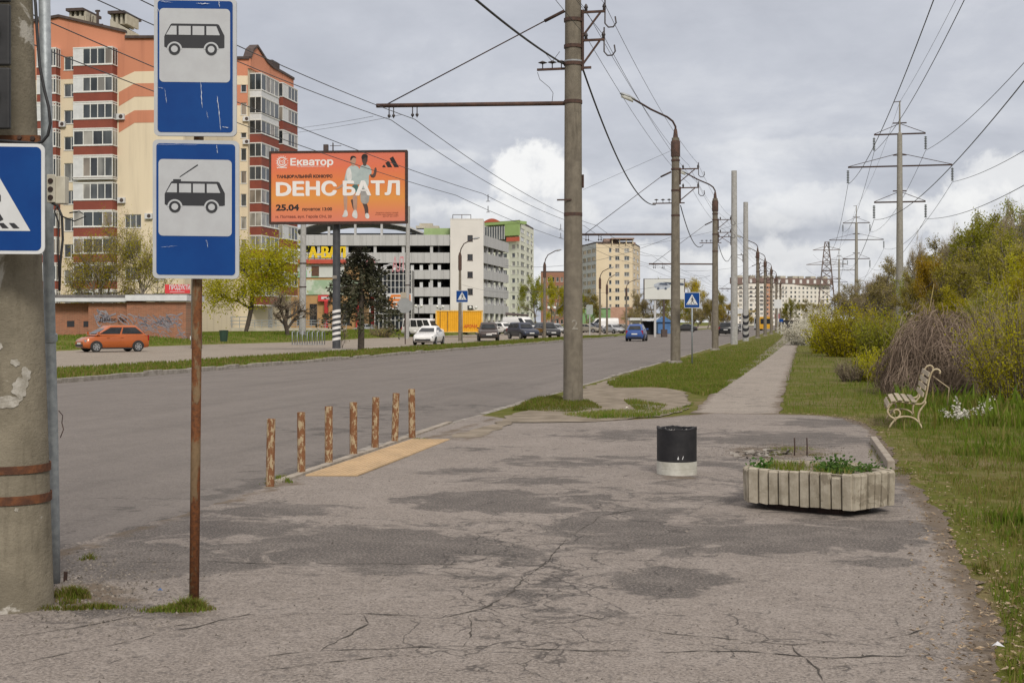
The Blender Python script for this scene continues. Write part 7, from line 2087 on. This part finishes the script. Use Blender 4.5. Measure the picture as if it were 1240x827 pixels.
F_ = Facade(WP(797, 185), WP(812, 185)); zt = lambda py: HCAM - (py - HOR) / FPX * 185; t = thing('market_stall', 'blue market stall behind the white billboard column', 'stall'); b = MB(F_.fr); b.box(0, F_.L, 0, zt(390), -3, 0); b.build('walls', mat('stall_blue', (.05, .13, .30), (.07, .17, .36), 2, .6), t); b = MB(F_.fr); b.loft([[(-.3, zt(390), d), (F_.L + .3, zt(390), d), (F_.L * .5, zt(383), d)] for d in (-3.2, .3)]); b.build('roof', MATS['stall_blue'], t)
F_ = Facade(WP(612, 190), WP(640, 190)); zt = lambda py: HCAM - (py - HOR) / FPX * 190; t = thing('entrance_canopy', 'dark sloping entrance canopy at the foot of the car park', 'canopy'); b = MB(F_.fr); b.loft([[(0, zt(378 + (2 if d == .3 else 0)), d), (F_.L, zt(381), d), (F_.L, zt(383), d), (0, zt(381.5), d)] for d in (-4, .3)]); b.build('roof', m_roof, t); b = MB(F_.fr); b.box(.1, .3, 0, zt(381), 0, .2); b.box(F_.L * .5, F_.L * .5 + .2, 0, zt(382), 0, .2); b.box(F_.L - .3, F_.L - .1, 0, zt(383), 0, .2); b.box(.4, F_.L, 0, zt(384), -4, -3.8); b.build('posts', m_trim, t)
t = thing('waste_container', 'tiny black waste container where the footpath ends', 'container'); q = gd(957, 402.2); t.location = q; b = MB(); b.prism([(-1.2, -.6), (1.2, -.6), (1.3, .6), (-1.3, .6)], .1, 1.9); b.build('tub', m_trim, t); b = MB(); b.box(-1.3, 1.3, -.7, .7, 1.9, 2.0); b.build('lid', m_roof, t)
# ================================================================== TREES AND SHRUBS
m_bark = mat('bark', (.085, .068, .052), (.05, .04, .032), 8, .95, .6, 30)
m_bark_l = mat('bark_pale', (.20, .175, .145), (.13, .11, .09), 8, .95, .5, 30)
LEAF = dict(yellow=leafmat('leaf_yellow_green', (.310, .285, .006), (.45, .41, .016), .45), fresh=leafmat('leaf_fresh_green', (.185, .200, .012), (.30, .30, .025), .4), olive=leafmat('leaf_olive', (.205, .180, .016), (.31, .265, .040), .35),
            gold=leafmat('leaf_gold', (.33, .235, .008), (.46, .34, .014), .4), brown=leafmat('bud_brown', (.245, .205, .060), (.34, .29, .105), .3), grey=leafmat('bud_grey', (.30, .255, .165), (.38, .335, .235), .3), dark=leafmat('leaf_dark', (.07, .078, .018), (.125, .115, .032), .25),
            spruce=leafmat('needles', (.042, .050, .026), (.105, .098, .058), .15), blossom=leafmat('blossom_white', (.58, .56, .46), (.70, .67, .58), .35), twig=leafmat('twig_brown', (.185, .145, .095), (.29, .235, .165), .0), vine=leafmat('vine_dry', (.125, .088, .066), (.31, .235, .180), .0))


def leaf_arrays(C, size, g_, flat=0.0):
    n = len(C); d = g_.normal(size=(n, 3)); d /= np.linalg.norm(d, axis=1)[:, None]; e = np.cross(d, g_.normal(size=(n, 3))); e /= np.linalg.norm(e, axis=1)[:, None]
    s = size * g_.uniform(.55, 1.4, n)[:, None]
    return np.stack([C - d * s, C + e * s * .55, C + d * s, C - e * s * .55], 1).reshape(-1, 3)


def tree(name, seed, h, trunk_r, crown_w, base, m_leaf, nleaf, leaf, bark=None, twigs=0, levels=4, cone=False, up=.5, dens=1.0, stems=1, gnarl=.22):
    """tapered trunk and limbs grown recursively; leaves or buds sit round the twigs"""
    g = random.Random(seed); gn = np.random.default_rng(seed); b = MB(); tips = []
    def grow(p, d, L, r, lv):
        pts = [p.copy()]; rs = [r]; n = 4 if lv < 3 else 3; q = p.copy(); dd = d.copy()
        for i in range(n):
            dd = (dd + Vector((g.gauss(0, gnarl), g.gauss(0, gnarl), g.gauss(0, gnarl * .6) + up * .06))).normalized(); q = q + dd * (L / n); pts.append(q.copy()); rs.append(r * (1 - .6 * (i + 1) / n))
        if lv <= levels - 1: b.tube(pts, rs, 7 if lv == 0 else (5 if lv == 1 else 3), caps=False)
        if lv >= levels - 1: tips.append((pts, rs[-1]))
        if lv < levels:
            k = g.randint(4, 6) if lv == 0 else g.randint(3, 4)
            for i in range(k):
                f = (base if lv == 0 else .3) + (1 - (base if lv == 0 else .3)) * (i + g.random()) / k; j = min(n - 1, int(f * n)); s = pts[j].lerp(pts[j + 1], f * n - j)
                a = g.uniform(0, 6.28) if lv else (i / k * 6.28 * 1.9 + g.uniform(-.5, .5)); sp = g.uniform(.55, 1.05); ax = dd.orthogonal().normalized(); ax.rotate(Matrix.Rotation(a, 3, dd)); nd = (dd * math.cos(sp) + ax * math.sin(sp)); nd.z += up * .25
                grow(s, nd.normalized(), L * g.uniform(.50, .74) * (1.12 - .45 * f if lv == 0 else 1), max(.008, r * .55), lv + 1)
    for s in range(stems):
        off = Vector((g.gauss(0, .35), g.gauss(0, .35), 0)) if stems > 1 else Vector(); tilt = .18 if stems > 1 else .05
        grow(off + Vector((0, 0, -.2)), Vector((g.gauss(0, tilt), g.gauss(0, tilt), 1)).normalized(), h * .46, trunk_r, 0)
    P = np.array([[*p] for t, _ in tips for p in t]); lo, hi = P.min(0), P.max(0)
    sx_ = crown_w / max(hi[0] - lo[0], hi[1] - lo[1]); sz_ = h / hi[2]
    cen = (lo + hi) / 2
    def fitp(v): k = min(1, max(0, v[2] / (h * base + .01))); return Vector((v[0] * (1 + (sx_ - 1) * k) - cen[0] * k * .6, v[1] * (1 + (sx_ - 1) * k) - cen[1] * k * .6, v[2] * sz_))
    b.v = [fitp(p) for p in b.v]
    root = thing(name, '', 'tree')
    b.build('trunk', bark or m_bark, root, smooth=True, fix=False)
    S = []
    for t, _ in tips:
        for a, c in zip(t[:-1], t[1:]): S.append(([*fitp(a)], [*fitp(c)]))
    S = np.array(S); ti = gn.integers(0, len(S), nleaf); f = gn.random((nleaf, 1)); C = S[ti, 0] * (1 - f) + S[ti, 1] * f + gn.normal(0, leaf * 2.6 / dens, (nleaf, 3))
    V = leaf_arrays(C, leaf, gn); F_ = np.arange(len(V)).reshape(-1, 4).tolist(); V = V.tolist(); mats = [m_leaf]; mi = [0] * len(F_)
    if twigs:
        ti = gn.integers(0, len(S), twigs); f = gn.random((twigs, 1)); A = S[ti, 0] * (1 - f) + S[ti, 1] * f; d = (S[ti, 1] - S[ti, 0]); d /= np.linalg.norm(d, axis=1)[:, None] + 1e-6; d = d + gn.normal(0, .55, d.shape); d /= np.linalg.norm(d, axis=1)[:, None]
        L = h * .075 * gn.uniform(.5, 1.5, (twigs, 1)); e = np.cross(d, gn.normal(size=d.shape)); e /= np.linalg.norm(e, axis=1)[:, None]; w_ = max(.012, h * .0016)
        T = np.stack([A - e * w_, A + e * w_, A + d * L], 1).reshape(-1, 3); o_ = len(V); V += T.tolist(); F_ += (o_ + np.arange(len(T)).reshape(-1, 3)).tolist(); mats.append(LEAF['twig']); mi += [1] * twigs
    me = bpy.data.meshes.new('crown'); me.from_pydata(V, [], F_); [me.materials.append(m) for m in mats]; me.polygons.foreach_set('material_index', mi)
    o = bpy.data.objects.new('crown', me); COL.objects.link(o); o.parent = root
    root['_h'] = h; root['_w'] = crown_w
    return root


def spruce(seed, h, w_):
    g = random.Random(seed); root = thing('spruce', '', 'tree'); b = MB(); b.tube([(0, 0, -.2), (.03, 0, h * .3), (-.02, .03, h * .7), (0, 0, h)], [.17, .14, .08, .015], 8, caps=False); C = []
    for i in range(84):
        f = g.random() ** .8; z = h * (.30 + .69 * f); L = w_ * .5 * (1 - f * .985) ** .5 * g.uniform(.5, 1.12) + .1; a = g.uniform(0, 6.28); d = Vector((math.cos(a), math.sin(a), .12)); p0 = Vector((0, 0, z)); pts = [p0, p0 + d * L * .45, p0 + d * L * .8 + Vector((0, 0, -.22 * L)), p0 + d * L + Vector((0, 0, -.45 * L))]
        b.tube(pts, [.035, .024, .014, .005], 3, caps=False)
        for j in range(int(100 * L / w_ * 2) + 4):
            t = g.uniform(.18, 1.0); q = pts[1].lerp(pts[2], (t - .45) / .35) if t > .45 else pts[0].lerp(pts[1], t / .45)
            if t > .8: q = pts[2].lerp(pts[3], (t - .8) / .2)
            C.append([*(q + Vector((g.gauss(0, .07), g.gauss(0, .07), -abs(g.gauss(0, .30)))))])
    b.build('trunk', m_bark, root, smooth=True, fix=False); V = leaf_arrays(np.array(C), .095, np.random.default_rng(seed)); me = bpy.data.meshes.new('crown'); me.from_pydata(V.tolist(), [], np.arange(len(V)).reshape(-1, 4).tolist()); me.materials.append(LEAF['spruce']); o = bpy.data.objects.new('crown', me); COL.objects.link(o); o.parent = root
    return root


def put(root, px, base_y=None, D=None, zg=0.0, label='', rz=0, s=1.0, top_y=None, w_px=None):
    """place a tree; its size comes from the height and width it has in the photograph"""
    if D is None: D = FPX * (HCAM - zg) / (base_y - HOR)
    p = at(px, HOR, D); root.location = (p.x, p.y, zg); root.rotation_euler = (0, 0, rz); root['label'] = label
    if top_y is not None:
        H = HCAM + (HOR - top_y) / FPX * D - zg; k = H / root['_h']; kw = (w_px / FPX * D / root['_w']) if w_px else k; root.scale = (kw, kw, k)
    else: root.scale = (s,) * 3
    return root


# --- left of the road
put(tree('tree', 41, 8, .16, 8, .12, LEAF['yellow'], 20000, .085, twigs=900, up=.25, dens=.34), 296, 404, zg=.5, label='yellow green maple on the lawn, right of the stop plates', top_y=296, w_px=112)
put(tree('tree', 42, 9, .13, 7, .12, LEAF['yellow'], 11000, .06, twigs=2400, stems=3, up=.4, bark=m_bark_l, dens=.5), 122, D=118, zg=.5, label='sparse budding tree behind the brick hut, its left clump', top_y=250, w_px=95)
put(tree('tree', 43, 9, .13, 6, .12, LEAF['yellow'], 8500, .06, twigs=2200, stems=2, up=.5, bark=m_bark_l, dens=.5), 172, D=119, zg=.5, label='thin upright budding tree behind the brick hut, near the stop post', top_y=256, w_px=70)
put(tree('tree', 44, 4.5, .20, 4.5, .2, LEAF['twig'], 900, .07, twigs=3000, up=.2), 349, 405, zg=.5, label='small bare dark tree left of the pale pole below the billboard', top_y=352, w_px=58)
sp = spruce(3, 6.6, 4.6); sp['_h'] = 6.6; sp['_w'] = 3.3
put(sp, 437, 424, zg=0, label='dark drooping spruce right of the billboard column', top_y=298, w_px=86)
put(tree('young_tree', 46, 3, .05, 1.0, .2, LEAF['twig'], 60, .06, twigs=300, up=.9), 416, 425, label='thin bare sapling right beside the striped billboard column', top_y=378, w_px=14)
# --- shrub maker: many stems leaving the ground
def shrub(name, seed, h, w_, m_leaf, nleaf, leaf, stems=46, twigs=1800, droop=0.0, cat='shrub', depth=1.0, twig_m=None):
    g = random.Random(seed); gn = np.random.default_rng(seed); root = thing(name, '', cat); b = MB(); S = []
    for i in range(stems):
        a = g.uniform(0, 6.28); rr = math.sqrt(g.random()); x, y = rr * math.cos(a) * w_ * .30, rr * math.sin(a) * w_ * .30 * depth; L = h * g.uniform(.55, 1.02) * (1 - .30 * rr); d = Vector((math.cos(a) * rr * .55, math.sin(a) * rr * .55 * depth, 1)).normalized(); p = Vector((x, y, -.05)); pts = [p]
        for j in range(6):
            d = (d + Vector((g.gauss(0, .12), g.gauss(0, .12), -droop * j * .12))).normalized(); p = p + d * L / 6; pts.append(p)
        b.tube(pts, [.022 - .0028 * j for j in range(7)], 3, caps=False)
        for j in range(0, 6): S.append(([*pts[j]], [*pts[j + 1]]))
        for q in range(4):
            j = g.randint(1, 5); e = (d + Vector((g.gauss(0, .6), g.gauss(0, .6), g.gauss(0, .3)))).normalized(); S.append(([*pts[j]], [*(pts[j] + e * L * .28)])); 
    b.build('stems', m_bark, root, fix=False)
    S = np.array(S); ti = gn.integers(0, len(S), nleaf); f = gn.random((nleaf, 1)); C = S[ti, 0] * (1 - f) + S[ti, 1] * f + gn.normal(0, w_ * .035, (nleaf, 3)); C[:, 2] = np.abs(C[:, 2])
    V = leaf_arrays(C, leaf, gn); F_ = np.arange(len(V)).reshape(-1, 4).tolist(); V = V.tolist(); mi = [0] * len(F_)
    ti = gn.integers(0, len(S), twigs); f = gn.random((twigs, 1)); A = S[ti, 0] * (1 - f) + S[ti, 1] * f; d = S[ti, 1] - S[ti, 0]; d /= np.linalg.norm(d, axis=1)[:, None]; d = d + gn.normal(0, .45, d.shape); d /= np.linalg.norm(d, axis=1)[:, None]; L = h * .16 * gn.uniform(.5, 1.5, (twigs, 1)); e = np.cross(d, gn.normal(size=d.shape)); e /= np.linalg.norm(e, axis=1)[:, None]; w2 = max(.005, h * .0022)
    T = np.stack([A - e * w2, A + e * w2, A + d * L], 1).reshape(-1, 3); o_ = len(V); V += T.tolist(); F_ += (o_ + np.arange(len(T)).reshape(-1, 3)).tolist(); mi += [1] * twigs
    me = bpy.data.meshes.new('foliage'); me.from_pydata(V, [], F_); me.materials.append(m_leaf); me.materials.append(twig_m or LEAF['twig']); me.polygons.foreach_set('material_index', mi); o = bpy.data.objects.new('foliage', me); COL.objects.link(o); o.parent = root
    root['_h'] = h; root['_w'] = w_; return root
for (px, by, ty, wpx, mt, lab, sd) in ((591, 404, 381, 24, 'twig', 'bare brown shrub between the street lamp and the white estate', 5), (461, 408, 388, 34, 'brown', 'brown round shrub in front of the glass hall', 6), (386, 402, 372, 40, 'twig', 'tangled bare shrub behind the bike rack', 7), (322, 403, 388, 30, 'dark', 'low dark shrub behind the yellow green maple', 8)):
    put(shrub('shrub', sd, 1.6, 2.0, LEAF[mt], 700, .05, stems=40, twigs=2200), px, by, zg=.0, label=lab, top_y=ty, w_px=wpx)
# --- the wooded bank on the right
PRO = {k: tree('tree', sd, 9, .17, cw, .14, LEAF[ml], nl, lf, bark=bk, twigs=tw, up=up_, levels=4, gnarl=gn_) for k, (sd, cw, ml, nl, lf, bk, tw, up_, gn_) in dict(
    bare=(71, 7.5, 'grey', 3600, .055, m_bark_l, 4200, .22, .30), brown=(72, 7.5, 'brown', 9500, .075, m_bark_l, 3600, .25, .26), green=(73, 7, 'fresh', 11000, .085, m_bark_l, 900, .22, .24), yellow=(74, 6.5, 'yellow', 11000, .085, m_bark_l, 700, .25, .24), gold=(75, 6, 'gold', 11000, .08, m_bark_l, 700, .35, .24), olive=(76, 7.5, 'olive', 11000, .085, m_bark_l, 1800, .25, .26)).items()}
used_ = set()
def bank(kind, px, D, top_y, w_px, label, group=None, flip=None):
    r0 = PRO[kind]
    if kind not in used_: used_.add(kind); t = r0
    else: t = dup(r0)
    if kind != 'bare' and D < 230: top_y -= .13 * (HOR - top_y); w_px *= 1.12
    p = at(px, HOR, D); z = zr(p.x, p.y) - .15
    put(t, px, D=D, zg=z, label=label, rz=rnd.uniform(0, 6.28), top_y=top_y, w_px=w_px)
    if group: t['group'] = group
    elif 'group' in t: del t['group']
    return t
for a in (('bare', 1112, 92, 282, 46, 'thin bare tree just right of the nearest power pylon'), ('bare', 1146, 88, 272, 62, 'bare grey tree standing above the gold bush'), ('green', 1183, 84, 268, 88, 'round green crowned tree right of the bare grey tree'), ('bare', 1208, 92, 240, 66, 'tall bare tree with open crown near the right edge'),
          ('bare', 1244, 80, 236, 72, 'tallest pale bare tree cut by the right edge'), ('gold', 1128, 72, 318, 58, 'gold leaved bush tree between pylon and vine mound'), ('olive', 1168, 70, 310, 84, 'olive budding tree at the middle of the wooded bank'), ('olive', 1214, 66, 288, 84, 'olive green tree below the tall bare tree'),
          ('yellow', 1240, 54, 318, 80, 'yellow green tree at the right edge behind the willow shrub'), ('brown', 1070, 128, 322, 70, 'brown budding tree directly behind the nearest pylon'), ('bare', 1050, 150, 330, 60, 'pale bare tree left of the nearest pylon'), ('brown', 1026, 190, 345, 56, 'small brown tree near the second pylon'), ('olive', 1100, 80, 338, 52, 'olive shrubby tree at the foot of the nearest pylon'),
          ('green', 1200, 52, 352, 76, 'low fresh green tree right behind the vine mound'), ('yellow', 1152, 58, 352, 70, 'low yellow green tree behind the top of the vine mound'), ('yellow', 1226, 60, 318, 72, 'yellow green tree half hidden beside the right edge')):
    bank(*a)
for (px, D, ty, w_, k), lab in zip(((1090, 150, 325, 70, 'brown'), (1130, 130, 300, 80, 'olive'), (1165, 125, 290, 90, 'yellow'), (1200, 120, 276, 90, 'olive'), (1235, 115, 256, 95, 'green'), (1265, 100, 255, 100, 'olive'), (1190, 100, 300, 90, 'yellow'), (1150, 105, 312, 80, 'olive'), (1110, 112, 330, 70, 'green'), (1275, 70, 280, 110, 'yellow'), (1262, 60, 330, 90, 'olive'), (1175, 78, 345, 80, 'olive'), (1215, 90, 310, 90, 'yellow'), (1050, 210, 352, 60, 'olive'), (1040, 260, 356, 50, 'brown'), (1300, 90, 240, 120, 'brown'), (1330, 75, 250, 130, 'olive'), (1075, 170, 340, 60, 'olive')), ['hazy brown tree deep in the bank just right of the nearest pylon shaft', 'olive tree deep in the bank behind the thin bare tree', 'yellowish tree deep in the bank behind the gold bush tree', 'olive tree deep in the bank between the round green and the tall bare tree', 'tall green tree deep in the bank near the right edge', 'olive tree outside the right edge behind the tallest bare tree', 'yellow tree massed behind the round green crowned tree', 'olive tree massed behind the gold bush tree', 'green tree massed behind the foot of the nearest pylon', 'yellow tree beyond the right edge behind the willow shrub', 'olive tree beyond the right edge above the green shrub', 'low olive tree above the top right of the vine mound', 'yellow tree massed below the tall bare tree', 'olive tree far back between second and nearest pylon', 'small brown tree far back left of the nearest pylon', 'big brown tree well outside the right edge', 'big olive tree well outside the right edge', 'olive tree far back directly behind the nearest pylon']):
    bank(k, px, D, ty, w_, lab)
# far end of the road
for a in (('green', 957, 330, 360, 26, 'hazy green tree where the footpath vanishes'), ('olive', 975, 300, 362, 34, 'olive tree right of the path end before the far apartment block'), ('brown', 988, 280, 366, 30, 'brown tree below the lattice tower'), ('olive', 948, 400, 372, 20, 'small tree behind the far lamp poles')):
    bank(*a)
for i, (px, D, ty, w_, k) in enumerate(((648, 300, 332, 40, 'green'), (672, 290, 336, 44, 'yellow'), (690, 300, 345, 36, 'green'), (712, 330, 350, 36, 'olive'), (775, 330, 352, 40, 'brown'), (795, 320, 338, 40, 'olive'), (838, 300, 336, 40, 'gold'), (856, 310, 352, 34, 'brown'), (862, 250, 362, 30, 'olive'), (880, 360, 366, 30, 'gold'), (820, 280, 362, 34, 'green'), (768, 300, 372, 30, 'brown'), (843, 260, 366, 30, 'brown'), (870, 420, 350, 26, 'olive'), (905, 420, 374, 30, 'gold'))):
    bank(k, px, D, ty, w_, ('full green tree wall behind the street lamp left of the nearest pole', 'yellowish tree left of the nearest pole behind the globe lamp', 'green tree just behind the nearest pole', 'olive tree beneath the balconies of the sandy high-rise', 'brown tree right of the sandy high-rise', 'olive tree behind the white billboard', 'golden tree above the small crossing sign', 'brown tree left of the third pole', 'low olive tree left of the third pole', 'golden tree right of the third pole', 'green tree below the right end of the white billboard', 'brown shrub tree near the bus shelter', 'low brown tree behind the small crossing sign', 'faint tall tree beside the third pole', 'low golden tree between the pale poles')[i])
for i, (px, k) in enumerate(((610, 'green'), (640, 'olive'), (700, 'brown'), (790, 'olive'), (815, 'brown'), (848, 'green'), (875, 'brown'), (1015, 'olive'), (965, 'olive'), (1060, 'brown'))):
    bank(k, px, 620 + 13 * i, 377, 46, ('far green tree beyond the end of the car park', 'far olive tree behind the tree wall', 'far brown tree behind the delivery van', 'far olive tree behind the bus shelter', 'far brown tree under the white billboard', 'far green tree beyond the small crossing sign', 'far brown tree beyond the black car', 'far olive tree between lattice tower and third pylon', 'far olive tree at the vanishing point of the footpath', 'far brown tree behind the second pylon')[i])
# shrubs of the verge
put(shrub('shrub', 81, 2.2, 2.6, LEAF['yellow'], 15000, .036, stems=80, twigs=900), 1032, 432, label='big yellow green shrub beside the footpath, left of the nearest pylon', top_y=352, w_px=92)
put(shrub('shrub', 82, 2.0, 2.0, LEAF['yellow'], 8000, .036, stems=60, twigs=600), 1000, 428, label='left flank of the yellow green shrubs closest to the footpath', top_y=366, w_px=52)
put(shrub('shrub', 83, 2.0, 2.4, LEAF['fresh'], 10000, .036, stems=60, twigs=900), 1072, 438, label='yellow green shrub between the big shrub and the vine mound', top_y=358, w_px=70)
put(shrub('shrub', 84, 1.2, 1.8, LEAF['yellow'], 6500, .03, stems=50, twigs=400), 1063, 462, label='low bright shrub left of the vine mound', top_y=408, w_px=56)
put(shrub('shrub', 85, 1.2, 1.0, LEAF['twig'], 200, .02, stems=70, twigs=2200, cat='shrub'), 1031, 462, label='thin grey dry stalks left of the low bright shrub', top_y=428, w_px=34)
put(shrub('shrub', 86, 3.0, 2.6, LEAF['yellow'], 16000, .030, stems=110, twigs=2600), 1232, 488, label='tall yellow green willow shrub at the right edge', top_y=322, w_px=110)
put(shrub('shrub', 87, 2.6, 2.4, LEAF['olive'], 11000, .032, stems=80, twigs=2500), 1192, 462, label='olive twiggy shrub right behind the vine mound', top_y=350, w_px=90)
put(shrub('shrub', 88, 2.6, 2.6, LEAF['fresh'], 10000, .035, stems=70, twigs=1500), 1262, 470, label='green shrub outside the right edge beside the willow shrub', top_y=330, w_px=110)
put(shrub('blossom_shrub', 89, 2.4, 3.4, LEAF['blossom'], 14000, .045, stems=60, twigs=900, droop=.6), 978, 418, label='white blossoming shrub leaning over the far footpath', top_y=374, w_px=62)
put(shrub('blossom_shrub', 90, 2.4, 3.0, LEAF['blossom'], 8000, .05, stems=50, twigs=900, droop=.3), 992, 408, label='white blossoming shrub behind the first, half hidden by yellow shrubs', top_y=360, w_px=46)
# --- mound of dry vines
g = random.Random(61); vm = thing('vine_mound', 'big mound of tangled dry brown vines behind the park bench', 'dead vines'); c = gd(1132, 478); vm.location = (c.x, c.y, zr(c.x, c.y))
def shell(d, wob):
    """point of the mound in direction d: a lumpy, lopsided dome with a low arm towards the footpath"""
    az = math.atan2(d.y, d.x); lump = 1 + .09 * math.sin(3 * az + 1) + .06 * math.sin(5 * az + d.z * 4) + .05 * math.sin(9 * d.z + 2 * az)
    rx = 1.26 if d.x < 0 else 1.16
    return Vector((d.x * rx * (1 - .10 * d.z), d.y * 1.12, d.z * 1.76 - .12 * max(0, d.x) * (1 - d.z))) * wob * lump
b = MB(); V, F_ = [], []
for i in range(4200):
    d = Vector((g.gauss(0, 1), g.gauss(0, 1), abs(g.gauss(0, .9)) + .05)).normalized(); wob = g.uniform(.62, 1.0) if g.random() < .8 else g.uniform(.98, 1.10); w_ = g.uniform(.003, .009); pts = []
    down = Vector((0, 0, -1)); side = Vector((-d.y, d.x, 0)).normalized() * (1 if g.random() < .5 else -1); mixr = g.random()
    t = (down * (-.35 + 1.2 * mixr) + side * (1.0 - .7 * mixr) + Vector((g.gauss(0, .55), g.gauss(0, .55), g.gauss(0, .55)))).normalized(); sprout = g.random() < .16; out = 0; step_ = g.uniform(.07, .15)
    for j in range(8):
        p = shell(d, wob) + Vector((g.gauss(0, .014), g.gauss(0, .014), g.gauss(0, .014)))
        if sprout: out += g.uniform(.0, .035); p = p * (1 + out) + Vector((0, 0, -out * .6 * j * .3))
        if p.z < -.03: break
        pts.append(p); t = (t + Vector((0, 0, -.12)) + Vector((g.gauss(0, .28), g.gauss(0, .28), g.gauss(0, .28)))); d = d + t.normalized() * step_; d.normalize()
    if len(pts) < 3: continue
    o_ = len(V); n = len(pts)
    for j, p in enumerate(pts):
        ww = w_ * (1 - .6 * j / n); dd = (pts[min(j + 1, n - 1)] - pts[max(j - 1, 0)]).normalized(); e = dd.orthogonal().normalized() if j == 0 else e - dd * e.dot(dd); e.normalize(); f2 = dd.cross(e)
        V += [[*(p + e * ww)], [*(p - e * ww * .5 + f2 * ww * .87)], [*(p - e * ww * .5 - f2 * ww * .87)]]
    for j in range(n - 1):
        for q in range(3): F_.append((o_ + 3 * j + q, o_ + 3 * j + (q + 1) % 3, o_ + 3 * j + 3 + (q + 1) % 3, o_ + 3 * j + 3 + q))
me = bpy.data.meshes.new('vines'); me.from_pydata(V, [], F_); me.materials.append(LEAF['vine']); o = bpy.data.objects.new('vines', me); COL.objects.link(o); o.parent = vm
b = MB()
for (x0, x1) in ((-.1, .12), (.3, .42), (.05, -.3), (.55, .25), (.75, .6)):
    b.tube([(x0, -.6 + g.gauss(0, .15), 0), ((x0 + x1) / 2 + g.gauss(0, .05), -.55, .6), (x1, -.4, 1.3)], [.022, .018, .012], 6)
b.build('old_stems', m_bark_l, vm, smooth=True)
b = MB()
for i in range(90): p = shell(Vector((g.gauss(0, 1), g.gauss(0, 1), abs(g.gauss(0, 1)))).normalized(), .62); b.tube([p, Vector((g.gauss(0, .2), g.gauss(0, .2), 0))], .03, 3)
b.build('inner_stems', m_bark, vm, fix=False)
b = MB(); q = at(1126, 392, 31) ; b.tube([at(1123, 395, 32) + Vector((0, 0, -1.2)), at(1123, 388, 32), at(1127, 366, 32), at(1131, 344, 32)], [.02, .016, .012, .006], 5)
tag(b.build('dry_stalk', mat('stalk_straw', (.36, .29, .12), (.28, .22, .09), 4, .9), smooth=True), 'single long pale dry stalk rising above the vine mound', 'stalk')
